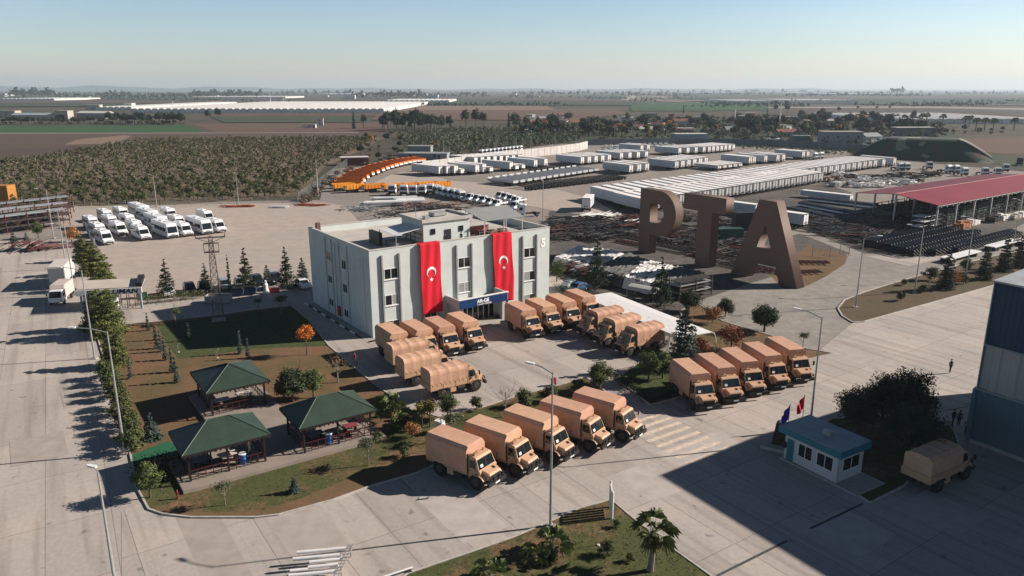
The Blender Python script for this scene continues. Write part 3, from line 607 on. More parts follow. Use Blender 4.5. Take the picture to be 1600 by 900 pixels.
gazebo('green roofed gazebo at the back of the patio with pale sunlit tables', 4.9, 12.6, 5.4, 6.2, [(1.4, 2.0, 1.6, 1.0, m_ivory), (3.9, 2.4, 1.6, 1.0, m_ivory)])
for T, l in zip(tabs, ('dark table at the left end of the gazebo with people', 'ivory covered table beside the people in the corner gazebo', 'dark table at the left end of the right hand gazebo', 'middle dark table of the right hand gazebo beside the blue bin', 'red topped table at the right end of the right hand gazebo', 'ivory table on the left side of the rear gazebo', 'ivory table on the right side of the rear gazebo')): T['label'] = l
def bin_(u, v, label, m):
    w = guv(u, v, .35); r = thing('waste_bin', label, 'bin', w, 0)
    MB().tube([(0, 0, 0), (0, 0, .95)], [.27, .33], n=16).build('body', m, r); MB().tube([(0, 0, .96), (0, 0, 1.02)], [.35, .33], n=16).build('rim', m_white, r)
mblue = mat('bin_blue', (.02, .17, .5), .4)
bin_(12.5, -.1, 'blue waste bin inside the right hand gazebo', mblue); bin_(4.6, .4, 'blue waste bin behind the railing of the corner gazebo', mblue)
# patch of green mat by the hedge
sheet('green_matting', [(205, 712), (262, 690), (283, 700), (284, 712), (240, 716), (210, 724)], .07, mat('mat_green', (.02, .11, .055), .8, var=.1, scale=1))
# ---------------- curved white car port ----------------
c0, c1 = at(936, 459, 3.0), at(1092, 522, 3.0); cd = (c1 - c0); L_ = cd.length; cang = math.atan2(cd.y, cd.x)
cp = thing('car_port', 'long white curved car port roof behind the parked sand coloured trucks', 'car port', (c0.x, c0.y, 0), cang)
prof = [(-2.7, 2.84), (-1.6, 2.9), (-.4, 2.95), (.9, 2.98), (2.2, 2.93), (2.75, 2.7), (3.1, 2.0), (3.2, .05)]
b = MB(); b.add([(x, y, z) for x in (0, L_) for y, z in prof[:6]], [(i, i + 1, 7 + i, 6 + i) for i in range(5)]); r = b.build('canopy', m_white, cp); r.modifiers.new('t', 'SOLIDIFY').thickness = .07
for k in range(6):
    x = .2 + (L_ - .4) * k / 5; MB().tube([(x, y, z - .08) for y, z in prof], .09, n=6).build('arch_frame', m_white, cp)
    MB().tube([(x, -.9, 0), (x, -.9, 3.0)], .07, n=6).build('post', m_white, cp)
# ---------------- three giant letters ----------------
def letter(ch, loc, ang_, polys, holes, h, wd, dep, label):
    """letter outline extruded; polygons with holes filled by a curve"""
    cu = bpy.data.curves.new(ch, 'CURVE'); cu.dimensions = '2D'; cu.fill_mode = 'BOTH'; cu.extrude = dep / 2
    for poly in polys + holes:
        sp = cu.splines.new('POLY'); sp.points.add(len(poly) - 1)
        for i, (x, y) in enumerate(poly): sp.points[i].co = (x * wd, y * h, 0, 1)
        sp.use_cyclic_u = True
    tmp = bpy.data.objects.new('t', cu); COL.objects.link(tmp); dg = bpy.context.evaluated_depsgraph_get()
    me = bpy.data.meshes.new_from_object(tmp.evaluated_get(dg)); bpy.data.objects.remove(tmp)
    me.transform(Matrix.Rotation(R(90), 4, 'X')); me.materials.clear(); me.materials.append(m_tan)
    o = bpy.data.objects.new('giant_letter', me); COL.objects.link(o); o.location = loc; o.rotation_euler = (0, 0, ang_)
    tag(o, label, 'letter', 'giant letters standing over the scrap yard')
LO = at(997, 393); LA = R(-54)
def lpos(sx): return (LO.x + sx * math.cos(LA) + 1.1 * math.cos(LA + R(90)), LO.y + sx * math.sin(LA) + 1.1 * math.sin(LA + R(90)), 0)
P_o = [(0, 0), (2.9, 0), (2.9, 4.2), (5.2, 4.2)] + [(5.2 + 4.6 * math.cos(t), 8.75 + 4.55 * math.sin(t)) for t in [R(a) for a in range(-82, 83, 6)]] + [(5.2, 13.3), (0, 13.3)]
P_h = [(2.9, 6.7), (2.9, 10.6)] + [(4.6 + 2.0 * math.cos(t), 8.65 + 1.95 * math.sin(t)) for t in [R(a) for a in range(88, -89, -11)]]
letter('P', lpos(0), LA, [P_o], [P_h], 1, 1, 2.2, 'giant brown letter P standing leftmost behind the scrap yard')
letter('T', lpos(0), LA, [[(15.2, 0), (18.6, 0), (18.6, 10.6), (21.7, 10.6), (21.7, 13.6), (11.6, 13.6), (11.6, 10.6), (15.2, 10.6)]], [], 1, 1, 2.2, 'giant brown letter T standing between the other two letters')
letter('A', lpos(0), LA, [[(23.8, 0), (27.2, 0), (28.2, 2.9), (33.2, 2.9), (34.1, 0), (37.7, 0), (32.2, 14.3), (28.7, 14.3)]], [[(28.95, 5.9), (30.35, 10.1), (31.9, 5.9)]], 1, 1, 2.2, 'giant brown letter A standing rightmost, at the edge of the gravel road')
LET = [o for o in COL.objects if o.name.startswith('giant_letter')]
# ---------------- sand coloured army style lorries ----------------
m_sand = mat('sand_paint', (.53, .325, .205), .55, var=.12, scale=1.2)
m_canv = mat('sand_canvas', (.545, .318, .215), .9, var=.14, objvar=.07, scale=1.5, bump=.2)
m_sandd = mat('sand_paint_dusty', (.40, .255, .15), .6, var=.15, scale=1.5)
m_tyre = mat('tyre_rubber', (.022, .022, .023), .85, var=.3, scale=6)
m_rim = mat('rim_grey', (.05, .042, .036), .6)
m_lamp = mat('lamp_glass', (.6, .6, .58), .2)
m_under = mat('chassis_black', (.025, .025, .026), .7, var=.3, scale=3)
m_chrome = mat('paper_white', (.7, .7, .68), .6)
def wheel(parent, x, y, r, w_, rim_m=None, n=20, name='wheel'):
    b = MB(); s = 1 if y > 0 else -1
    b.tube([(x, y - w_ / 2, r), (x, y - w_ / 2 + .06, r), (x, y + w_ / 2 - .06, r), (x, y + w_ / 2, r)], [r * .9, r, r, r * .9], n=n)
    w = b.build(name, m_tyre, parent, smooth=True)
    b = MB(); b.tube([(x, y + s * (w_ / 2 - .02), r), (x, y + s * (w_ / 2 + .03), r)], [r * .52, r * .42], n=n); b.build('rim', rim_m or m_rim, w)
    return w
def make_lorry(kind):
    g = thing('army_lorry', 'sand lorry', 'lorry')
    b = MB(); b.box(-2.9, 2.7, -.45, -.3, .75, 1.0); b.box(-2.9, 2.7, .3, .45, .75, 1.0)
    for x in (-1.6, 2.35): b.box(x - .12, x + .12, -.9, .9, .5, .72)
    b.box(.2, 1.3, -.3, .3, .5, .9); b.build('chassis', m_under, g)
    for x in (-1.6, 2.35):
        for y in (-1, 1): wheel(g, x, y * .98, .68, .42)
    hw = 1.2
    if kind == 'box':
        # hard shell with bevelled upper edges and sloped front top
        pr = [(-hw, 1.25), (hw, 1.25), (hw, 3.22), (hw - .24, 3.54), (-hw + .24, 3.54), (-hw, 3.22)]
        b = MB(); n = 6
        x0, x1 = -3.05, 1.42
        fr = [(-hw, 1.25), (hw, 1.25), (hw, 3.0), (hw - .45, 3.22), (-hw + .45, 3.22), (-hw, 3.0)]
        vs = [(x0, *p) for p in pr] + [(x1 - .16, *p) for p in pr] + [(x1, p[0] * .985, p[1] - (.07 if i > 1 else 0)) for i, p in enumerate(pr)]
        b.add(vs, [tuple(range(6))[::-1], tuple(range(12, 18))] + [(k * 6 + i, k * 6 + (i + 1) % 6, (k + 1) * 6 + (i + 1) % 6, (k + 1) * 6 + i) for k in (0, 1) for i in range(6)])
        b.build('cargo_box', m_canv, g)
        b = MB(); b.box(-3.1, 1.45, -1.18, 1.18, 1.05, 1.24); b.build('cargo_bed', m_sandd, g, bevel=.02)
    else:
        hw = 1.16; pr = [(-hw, 1.75), (hw, 1.75), (hw, 2.86), (hw - .07, 3.06), (hw - .36, 3.27), (0, 3.31), (-hw + .36, 3.27), (-hw + .07, 3.06), (-hw, 2.86)]
        b = MB(); n = len(pr); xs = [-3.05 + i * 4.45 / 12 for i in range(13)]
        vs = []
        for k, x in enumerate(xs):
            sag = -.03 - .01 * (k % 2) if k % 3 else .012
            for i, p in enumerate(pr): vs.append((x + (.03 if k == 0 and p[1] > 3.1 else -.04 if k == 12 and p[1] > 3.1 else 0), p[0] * (1 + sag * .3), p[1] + (sag if p[1] > 2 else 0)))
        b.add(vs, [tuple(range(n))[::-1], tuple(range(12 * n, 13 * n))] + [(k * n + i, k * n + (i + 1) % n, (k + 1) * n + (i + 1) % n, (k + 1) * n + i) for k in range(12) for i in range(n)])
        b.build('canvas_cover', m_canv, g)
        b = MB(); b.box(-3.1, 1.42, -1.2, 1.2, 1.15, 1.24); b.box(-3.1, 1.42, -1.22, -1.17, 1.24, 1.78); b.box(-3.1, 1.42, 1.17, 1.22, 1.24, 1.78); b.box(-3.12, -3.06, -1.17, 1.17, 1.24, 1.78); b.box(1.36, 1.42, -1.17, 1.17, 1.24, 1.78)
        for x in (-3.1, -1.6, -.1, 1.36): b.box(x, x + .07, -1.25, -1.22, 1.15, 1.8); b.box(x, x + .07, 1.22, 1.25, 1.15, 1.8)
        b.build('cargo_bed', m_sand, g)
        b = MB()
        for k in range(9):
            x = -2.9 + k * .52
            for s in (-1, 1): b.bar((x, s * 1.19, 1.95), (x + .12, s * 1.25, 1.6), .025)
        b.build('lashing', m_sandd, g)
    # boxes and tank under the bed
    for y in (-1, 1): b = MB(); b.box(-.75, -.05, y * .98 - .18, y * .98 + .18, .55, 1.14); b.build('stowage_box', m_sand, g, bevel=.03)
    b = MB(); b.tube([(.15, -.95, .85), (1.0, -.95, .85)], .26, n=14); b.build('fuel_tank', m_under, g, smooth=True)
    for y in (-1, 1): b = MB(); b.prism([(-2.35, 1.0), (-2.1, 1.22), (-1.1, 1.22), (-.85, 1.0), (-.9, .96), (-1.15, 1.15), (-2.05, 1.15), (-2.3, .96)], y * 1.18 - .12, y * 1.18 + .12 - .03 * y, axis='y'); b.build('rear_mudguard', m_under, g)
    # cab: side profile with sloped windscreen
    cab = [(1.48, 1.02), (2.75, 1.02), (2.75, 1.72), (2.62, 1.78), (2.28, 2.62), (2.18, 2.72), (1.55, 2.76), (1.48, 2.68)]
    b = MB()
    vs = []
    for y, sc in ((-1.08, 1), (-.94, 2), (.94, 2), (1.08, 1)):
        pass
    lo = [p for p in cab]
    def yw(z): return 1.1 if z < 1.75 else 1.1 - (z - 1.75) * .14
    vs = [(x, -yw(z), z) for x, z in cab] + [(x, yw(z), z) for x, z in cab]; n = len(cab)
    b.add(vs, [tuple(range(n)), tuple(range(n, 2 * n))[::-1]] + [((i + 1) % n, i, n + i, n + (i + 1) % n) for i in range(n)])
    cb = b.build('cab', m_sand, g, bevel=.03)
    # bonnet
    b = MB(); pf = [(2.5, 1.0), (3.42, .95), (3.48, 1.45), (3.38, 1.56), (2.5, 1.80)]
    vs = [(x, -w1, z) for (x, z), w1 in zip(pf, (.78, .72, .72, .70, .82))] + [(x, w1, z) for (x, z), w1 in zip(pf, (.78, .72, .72, .70, .82))]; n = 5
    b.add(vs, [tuple(range(n)), tuple(range(n, 2 * n))[::-1]] + [((i + 1) % n, i, n + i, n + (i + 1) % n) for i in range(n)])
    b.build('bonnet', m_sand, g, bevel=.04)
    b = MB(); b.box(3.05, 3.3, -.42, -.1, 1.655, 1.675); b.add([], []); 
    b = MB(); b.add([(2.85, .25, 1.735), (3.15, .25, 1.665), (3.15, .5, 1.665), (2.85, .5, 1.735)], [(0, 1, 2, 3)]); b.build('bonnet_vent', m_black, g)
    # wings
    for s in (-1, 1):
        b = MB(); b.prism([(1.65, .95), (1.8, 1.22), (2.05, 1.36), (2.7, 1.38), (3.0, 1.28), (3.22, 1.0), (3.16, .98), (2.95, 1.2), (2.68, 1.31), (2.08, 1.3), (1.87, 1.17), (1.72, .95)], s * 1.0 - .2, s * 1.0 + .2, axis='y'); b.build('front_wing', m_sand, g, bevel=.01)
    # glass
    def on(x0, z0, t): return x0
    b = MB(); o_ = .012
    b.add([(2.605 + o_, -.98, 1.84), (2.605 + o_, .98, 1.84), (2.315 + o_, .90, 2.56), (2.315 + o_, -.90, 2.56)], [(0, 1, 2, 3)])
    ws = b.build('windscreen', m_glass, g); 
    b = MB(); b.bar((2.61, 0, 1.83), (2.32, 0, 2.58), .05); b.bar((2.62, -1.0, 1.83), (2.62, 1.0, 1.83), .05); b.build('windscreen_frame', m_black, ws)
    b = MB(); b.add([(2.575, -.75, 1.93), (2.575, -.45, 1.93), (2.49, -.45, 2.15), (2.49, -.75, 2.15)], [(0, 1, 2, 3)]).v; 
    b.v = [(x + .03, y, z) for x, y, z in b.v]; b.build('windscreen_paper', m_chrome, ws)
    for s in (-1, 1):
        y = s * 1.105
        b = MB(); b.add([(1.62, y, 1.82), (2.42, y, 1.82), (2.2, s * (yw(2.5) + .012), 2.5), (1.62, s * (yw(2.5) + .012), 2.5)], [(0, 1, 2, 3) if s < 0 else (3, 2, 1, 0)]); b.build('side_window', m_glass, g)
        b = MB(); b.box(1.56, 1.58, y - .01, y + .01, 1.05, 1.8); b.box(2.46, 2.48, y - .01, y + .01, 1.05, 1.8); b.cbox(1.72, y, 1.55, .12, .05, .04); b.build('door_seam', m_under, g)
        b = MB(); b.bar((2.5, s * 1.1, 1.95), (2.62, s * 1.42, 2.05), .03); b.bar((2.5, s * 1.1, 2.4), (2.62, s * 1.42, 2.35), .03); b.cbox(2.62, s * 1.44, 2.18, .07, .22, .46); b.build('mirror', m_black, g)
        b = MB(); b.tube([(3.44, s * .52, 1.25), (3.50, s * .52, 1.25)], .13, n=14); b.build('headlight', m_lamp, g)
        b = MB(); b.box(1.5, 1.85, s * .85 - .2, s * .85 + .2, .45, .95); b.build('cab_step', m_under, g)
    b = MB(); b.box(3.5, 3.72, -1.12, 1.12, .62, .92); b.box(3.45, 3.56, -.6, .6, .92, 1.4)
    for y in (-.9, -.3, .3, .9): b.bar((3.64, y, .9), (3.6, y, 1.32), .05)
    b.bar((3.61, -.92, 1.34), (3.61, .92, 1.34), .05); b.build('bumper', m_under, g)
    for y in (-.75, -.35, .35, .75): 
        b = MB(); b.tube([(3.62, y, 1.2), (3.70, y, 1.2)], .09, n=10); b.build('spot_lamp', m_black, g)
    MB().box(3.725, 3.74, -.28, .28, .68, .82).build('number_plate', m_chrome, g)
    # roof details and snorkel
    b = MB(); b.box(1.62, 1.95, -.75, -.2, 2.77, 2.87); b.bar((1.7, -.7, 2.86), (1.9, -.3, 3.05), .04); b.bar((1.9, -.7, 2.86), (1.7, -.3, 3.05), .04); b.build('roof_rack', m_sandd, g)
    b = MB(); b.tube([(1.75, .55, 2.76), (1.75, .55, 2.95)], .06, n=8); b.build('beacon', mat('beacon_amber', (.35, .14, .03), .4), g)
    b = MB(); b.tube([(1.42, -1.02, 1.2), (1.42, -1.02, 2.75), (1.5, -1.02, 2.9)], .09, n=8); b.build('air_intake', m_under, g)
    b = MB(); b.tube([(1.15, 1.2, .9), (1.35, 1.22, .9)], .33, n=12); b.build('air_tank', m_under, g)
    return g
lorry_b, lorry_c = make_lorry('box'), make_lorry('canvas')
G_LOR = 'sand coloured lorries parked in the yard'
# (proto, px, py, heading, local point at that pixel, label)
nth = ['first', 'second', 'third', 'fourth', 'fifth']
def lorries(proto, spots, hd, lp, text, z=0.0):
    for i, (u, v) in enumerate(spots):
        h = hd[i] if isinstance(hd, (list, tuple)) else hd
        w = at(u, v, z); put(proto, loc_for(w, R(h), lp[0] * 1.05, lp[1] * 1.05), R(h + [0, .7, -.9, .4, -.5][i]), (text % nth[i]) if '%' in text else text, G_LOR, sc=1.05)
lorries(lorry_b, [(743, 767), (803, 747), (862, 726), (919, 708), (971, 692)], [-37, -37, -37, -37, -37], (2.35, -1.18), 'sand box lorry in the foreground row before the lawn, %s from the left')
lorries(lorry_b, [(1108, 648), (1149, 637), (1186, 626), (1223, 615), (1260, 604)], [-76, -76, -76, -76, -76], (3.7, 0), 'sand box lorry in the right hand row on the plaza, %s from the left')
lorries(lorry_b, [(653, 574), (702, 562), (737, 556), (774, 545)][:0], -58, (3.7, 0), '%s')
lorries(lorry_b, [(638, 573), (678, 567), (713, 561), (750, 552)], [-57, -57, -58, -58], (3.7, 0), 'sand box lorry of the row left of the office entrance, %s from the left')
lorries(lorry_b, [(840, 532), (872, 525), (904, 517), (934, 508)], [-61, -61, -61, -61], (3.7, 0), 'sand box lorry of the row right of the office entrance, %s from the left')
lorries(lorry_c, [(674, 629), (633, 608), (616, 586)], [33, 33, 33], (-3.05, -1.2), 'sand canvas covered lorry facing the court from its left side, %s from the front')
lorries(lorry_c, [(986, 558), (951, 543), (925, 529)], [-147, -147, -147], (2.35, 1.18), 'sand canvas covered lorry facing the court from the car port, %s from the front')
lorries(lorry_c, [(1450, 779)], 31, (-3.05, -1.2), 'lone canvas covered lorry standing in the deep shade of the hall')
# ---------------- vans and minibuses ----------------
m_van = mat('van_white', (.72, .73, .74), .35, var=.04, scale=1)
m_silver = mat('car_silver', (.34, .36, .38), .3, metal=.3)
def side_prof(b, pf, w0, w1=None, zt=1.2):
    w1 = w1 or w0; vs = [(x, -(w0 if z < zt else w1), z) for x, z in pf] + [(x, (w0 if z < zt else w1), z) for x, z in pf]; n = len(pf)
    return b.add(vs, [tuple(range(n)), tuple(range(n, 2 * n))[::-1]] + [((i + 1) % n, i, n + i, n + (i + 1) % n) for i in range(n)])
def make_minibus(L_=6.6, H_=2.7, W_=1.02, big=False):
    g = thing('minibus', 'white minibus', 'minibus'); h = L_ / 2
    pf = [(-h, .4), (h - .1, .4), (h, .75), (h - .02, 1.05), (h - .75, 1.28), (h - 1.55, 2.35), (h - 2.0, H_), (-h + .15, H_), (-h, H_ - .15)] if not big else [(-h, .4), (h - .05, .4), (h, .9), (h - .05, 1.2), (h - .5, 2.75), (h - .9, H_), (-h + .15, H_), (-h, H_ - .2)]
    side_prof(MB(), pf, W_, W_ * .92, 1.5).build('body', m_van, g, bevel=.06)
    b = MB()
    if big: A_, B_ = (h - .07, 1.3), (h - .46, 2.62)
    else: A_, B_ = (h - .84, 1.42), (h - 1.50, 2.28)
    b.add([(A_[0] + .03, -W_ * .86, A_[1]), (A_[0] + .03, W_ * .86, A_[1]), (B_[0] + .03, W_ * .82, B_[1]), (B_[0] + .03, -W_ * .82, B_[1])], [(0, 1, 2, 3)]); b.build('windscreen', m_glass, g)
    for s in (-1, 1):
        b = MB(); z0, z1 = (1.45, 2.15) if not big else (1.5, 2.3); x = -h + .3; xe = h - (1.9 if not big else 1.0)
        n = 4 if not big else 5
        for k in range(n):
            xa, xb = x + (xe - x) * k / n + .06, x + (xe - x) * (k + 1) / n - .06
            y = s * (W_ + .012); yt = s * (W_ * .96 + .012); b.add([(xa, y, z0), (xb, y, z0), (xb, yt, z1), (xa, yt, z1)], [(0, 1, 2, 3) if s < 0 else (3, 2, 1, 0)])
        if not big: y = s * (W_ + .012); b.add([(xe + .08, y, 1.4), (xe + .85, y, 1.4), (xe + .35, s * (W_ * .96 + .012), 2.12), (xe + .08, s * (W_ * .96 + .012), 2.12)], [(0, 1, 2, 3) if s < 0 else (3, 2, 1, 0)])
        b.build('side_window', m_glass, g)
        b = MB(); b.cbox(h - (1.0 if not big else .2), s * (W_ + .16), 1.45, .1, .22, .3); b.build('mirror', m_black, g)
        b = MB(); b.cbox(h - .03, s * W_ * .75, .92, .08, .3, .2); b.build('headlight', m_lamp, g)
    b = MB(); b.cbox(h - .04, 0, .62, .12, W_ * 1.7, .28); b.build('bumper', m_black, g, bevel=.03)
    b = MB(); b.cbox(h - .02, 0, .9, .06, .9, .14); b.build('grille', m_black, g)
    for x in (-h + 1.1, h - 1.05):
        for s in (-1, 1): wheel(g, x, s * (W_ - .1), .36, .24, m_steel, n=14)
    b = MB(); b.cbox(-.9, 0, H_ + .09, 1.1, .9, .18); b.build('roof_unit', m_white, g, bevel=.04)
    b = MB(); b.cbox(.9, 0, H_ + .03, .6, .6, .06); b.build('roof_hatch', m_steel, g)
    return g
mini = make_minibus(7.2, 2.8, 1.04); bus = make_minibus(10.4, 3.25, 1.2, True)
Gv = 'white minibuses parked on the lot'
lot = [(mini, 170.5, 383, 'white minibus on the lot in the first column from the left, nearest one'), (mini, 161, 371.5, 'white minibus on the lot in the first column from the left, second nearest one'), (mini, 150, 360, 'white minibus on the lot in the first column from the left, third nearest one'), (mini, 193, 369, 'white minibus on the lot in the second column from the left, nearest one'), (mini, 180, 358, 'white minibus on the lot in the second column from the left, second nearest one'), (mini, 172, 348, 'white minibus on the lot in the second column from the left, third nearest one'), (mini, 229, 376, 'white minibus on the lot in the third column from the left, nearest one'), (mini, 219, 366, 'white minibus on the lot in the third column from the left, second nearest one'), (mini, 208, 356, 'white minibus on the lot in the third column from the left, third nearest one'), (mini, 197, 344, 'white minibus on the lot in the third column from the left, farthest one'), (bus, 271, 373, 'white coach on the lot in the fourth column from the left, nearest one'), (bus, 257, 361, 'white coach on the lot in the fourth column from the left, second nearest one'), (bus, 243, 351, 'white coach on the lot in the fourth column from the left, third nearest one'), (bus, 229, 342, 'white coach on the lot in the fourth column from the left, farthest one'), (mini, 295, 370, 'white minibus on the lot in the fifth column from the left, nearest one'), (mini, 285, 358, 'white minibus on the lot in the fifth column from the left, second nearest one'), (mini, 272, 345, 'white minibus on the lot in the fifth column from the left, third nearest one'), (bus, 325, 367, 'white coach standing alone in the sixth column of the lot'), (mini, 347.5, 364, 'white minibus on the lot in the seventh column from the left, nearest one'), (mini, 330, 349, 'white minibus on the lot in the seventh column from the left, second nearest one')]
for pr, u, v, l in lot:
    put(pr, loc_for(at(u, v), R(-47), 3.4 if pr is mini else 5.2, 0), R(-47), l, Gv, sc=1.04)
# ---------------- cars ----------------
def make_car(paint, suv=False):
    g = thing('parked_car', 'car', 'car')
    hh = 1.45 if not suv else 1.68
    pf = [(-2.15, .35), (2.1, .35), (2.2, .6), (2.1, .82), (1.1, .95), (.4, hh - .04), (0, hh), (-1.2, hh - .03), (-1.9 if not suv else -2.0, 1.0 if not suv else 1.3), (-2.2, .95)]
    side_prof(MB(), pf, .88, .70, 1.2).build('body', paint, g, bevel=.05)
    b = MB(); b.add([(1.06, -.72, 1.0), (1.06, .72, 1.0), (.46, .62, hh - .08), (.46, -.62, hh - .08)], [(0, 1, 2, 3)]); b.v = [(x + .03, y, z + .02) for x, y, z in b.v]; b.build('windscreen', m_glass, g)
    b = MB(); b.add([(-1.86, .72, 1.05), (-1.86, -.72, 1.05), (-1.28, -.62, hh - .08), (-1.28, .62, hh - .08)], [(0, 1, 2, 3)]); b.v = [(x - .05, y, z + .02) for x, y, z in b.v]; b.build('rear_window', m_glass, g)
    for s in (-1, 1):
        b = MB(); b.add([(-1.55, s * .87, 1.0), (.85, s * .87, 1.0), (.35, s * .74, hh - .1), (-1.2, s * .74, hh - .1)], [(0, 1, 2, 3) if s < 0 else (3, 2, 1, 0)]); b.build('side_window', m_glass, g)
        b = MB(); b.cbox(2.14, s * .62, .68, .08, .34, .14); b.build('headlight', m_lamp, g)
    for x in (-1.35, 1.35):
        for s in (-1, 1): wheel(g, x, s * .8, .33, .22, m_steel, n=14)
    return g
cw = make_car(m_van); cdk = make_car(mat('car_dark', (.02, .024, .03), .25), True); csl = make_car(m_silver, True); cbl = make_car(mat('car_blue', (.02, .07, .16), .3))
for pr, u, v, h, l in [(cw, 264, 461, -60, 'small white car half hidden behind the leftmost young cedar'), (cdk, 297, 457, -60, 'dark car parked right of the white car behind the hedge'), (cdk, 320, 455, -60, 'dark car behind the lattice pylon'),
                       (csl, 352, 451, -60, 'silver estate car right of the pylon'), (csl, 377, 449, -60, 'silver car behind the tall cedar'), (cdk, 402, 444, -60, 'dark car between the cedars'), (cdk, 430, 441, -60, 'dark car furthest right behind the cedars'),
                       (cw, 474, 449, -58, 'white saloon parked at the corner of the office building'), (cbl, 902, 455, -130, 'blue car parked behind the row right of the entrance'), (csl, 893, 452, 50, 'grey car beside the blue car behind the building')]:
    put(pr, loc_for(at(u, v), R(h)), R(h), l, 'cars parked near the office')
# box lorry and horsebox by the gate
g = thing('delivery_truck', 'white and grey box lorry parked near the guard gate', 'lorry', (0, 0, 0))
side_prof(MB(), [(-4.2, 1.1), (2.6, 1.1), (2.6, 3.9), (-4.2, 3.9)], 1.25).build('cargo_box', mat('box_cream', (.55, .50, .46), .6, var=.08), g, bevel=.04)
b = MB(); b.box(2.61, 2.64, -1.1, -.05, 1.3, 3.6); b.box(2.61, 2.64, .05, 1.1, 1.3, 3.6); b.build('rear_door', mat('door_grey', (.20, .21, .22), .6), g)
b = MB(); b.box(-6.2, -4.35, -1.15, 1.15, .6, 2.9); b.build('cab', m_van, g, bevel=.15)
b = MB(); b.box(-6.2, 2.5, -.5, .5, .6, 1.05); b.build('chassis', m_under, g)
for x in (-5.2, .4, 1.5):
    for s in (-1, 1): wheel(g, x, s * 1.0, .48, .35)
put(g, loc_for(at(92, 452), R(-70), 2.6, 0), R(-70))
g = thing('light_truck', 'small white lorry with pale box body facing the camera at the gate', 'lorry')
side_prof(MB(), [(.8, .5), (3.0, .5), (3.05, 1.2), (2.5, 2.3), (.8, 2.35)], 1.0, .92, 1.4).build('cab', m_van, g, bevel=.06)
b = MB(); b.add([(3.03, -.85, 1.28), (3.03, .85, 1.28), (2.56, .8, 2.18), (2.56, -.8, 2.18)], [(0, 1, 2, 3)]); b.v = [(x + .03, y, z) for x, y, z in b.v]; b.build('windscreen', m_glass, g)
side_prof(MB(), [(-3.0, .9), (1.4, .9), (1.75, 2.4), (1.4, 2.95), (-3.0, 2.95)], 1.05).build('cargo_box', mat('box_pink', (.50, .42, .38), .8, var=.08), g, bevel=.05)
b = MB(); b.box(-2.9, 2.9, -.4, .4, .45, .85); b.build('chassis', m_under, g)
for x in (-1.7, 2.1):
    for s in (-1, 1): wheel(g, x, s * .9, .38, .3)
for s in (-1, 1): b = MB(); b.cbox(3.06, s * .75, .85, .06, .3, .2); b.build('headlight', m_lamp, g); b = MB(); b.cbox(2.7, s * 1.2, 1.7, .08, .2, .4); b.build('mirror', m_black, g)
put(g, loc_for(at(88, 478), R(-76), 3.0, 0), R(-76))
# ---------------- box trailers ----------------
m_tr = mat('trailer_white', (.85, .80, .755), .55, var=.07, scale=.6, objvar=.06)
def make_trailer(L_, H_=4.0, zb=1.1, W_=1.22):
    g = thing('box_trailer', 'white trailer', 'trailer')
    MB().box(-L_, 0, -W_, W_, zb, H_).build('box', m_tr, g, bevel=.04)
    for s in (-1, 1): MB().box(-L_ + .12, -.12, s * (W_ + .008) - .004, s * (W_ + .008) + .004, zb + .1, H_ - .14).build('shaded_side', mat('side_shade_grey', (.43, .46, .49), .5, var=.12, scale=.5, objvar=.15), g)  # thin grey plates paint the shade onto the sides of the white box
    b = MB(); t = .15
    b.box(.005, .05, -W_, -W_ + t, zb, H_); b.box(.005, .05, W_ - t, W_, zb, H_); b.box(.005, .05, -W_ + t, W_ - t, H_ - t * 1.6, H_); b.box(.005, .05, -.03, .03, zb, H_ - t * 1.6); b.build('door_frame', m_black, g)
    if H_ > 3:
        b = MB(); b.box(.052, .08, -.6, .6, 1.35, 1.55); b.box(.052, .08, -.42, -.3, 1.55, 1.9); b.box(.052, .08, .3, .42, 1.55, 1.9); b.build('spare_mount', m_black, g)
    b = MB(); b.box(-L_ + .4, -.1, -.5, -.35, zb - .32, zb - .02); b.box(-L_ + .4, -.1, .35, .5, zb - .32, zb - .02); b.box(-.1, .02, -W_ + .1, W_ - .1, .45, .62); b.build('chassis', m_under, g)
    for k in range(3):
        x = -L_ * .12 - 1.35 * k; b = MB(); r = min(.5, zb - .1)
        for s in (-1, 1): b.tube([(x, s * .8, r), (x, s * 1.2, r)], r, n=10)
        b.tube([(x, -.8, r), (x, .8, r)], .08, n=6); b.build('axle', m_tyre, g)
    b = MB()
    for s in (-1, 1): b.box(-L_ * .8, -L_ * .8 + .15, s * .7 - .08, s * .7 + .08, 0, zb - .02)
    b.build('landing_leg', m_under, g)
    return g
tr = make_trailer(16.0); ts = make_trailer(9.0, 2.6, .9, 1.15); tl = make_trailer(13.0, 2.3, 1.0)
m_flatw = mat('flat_grey', (.42, .42, .43), .6)
def row(proto, p0, p1, n, hd, text, group, z=0.0, ends=None):
    A, B = at(*p0, z), at(*p1, z)
    for i in range(n):
        w = A.lerp(B, i / max(1, n - 1)); t = text % ORD[i + 1] if '%' in text else text
        h = hd if not isinstance(hd, tuple) else hd[0] + (hd[1] - hd[0]) * i / max(1, n - 1)
        put(proto, (w.x, w.y, .02), R(h), t, group)
Gt = 'white box trailers stored on the far yard'
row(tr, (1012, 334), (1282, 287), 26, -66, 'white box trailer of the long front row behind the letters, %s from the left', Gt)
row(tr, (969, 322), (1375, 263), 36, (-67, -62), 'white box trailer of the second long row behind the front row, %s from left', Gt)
row(tr, (1380, 263), (1397, 261), 2, -58, 'tall white trailer at the far right end of the second row, %s from the left', Gt)
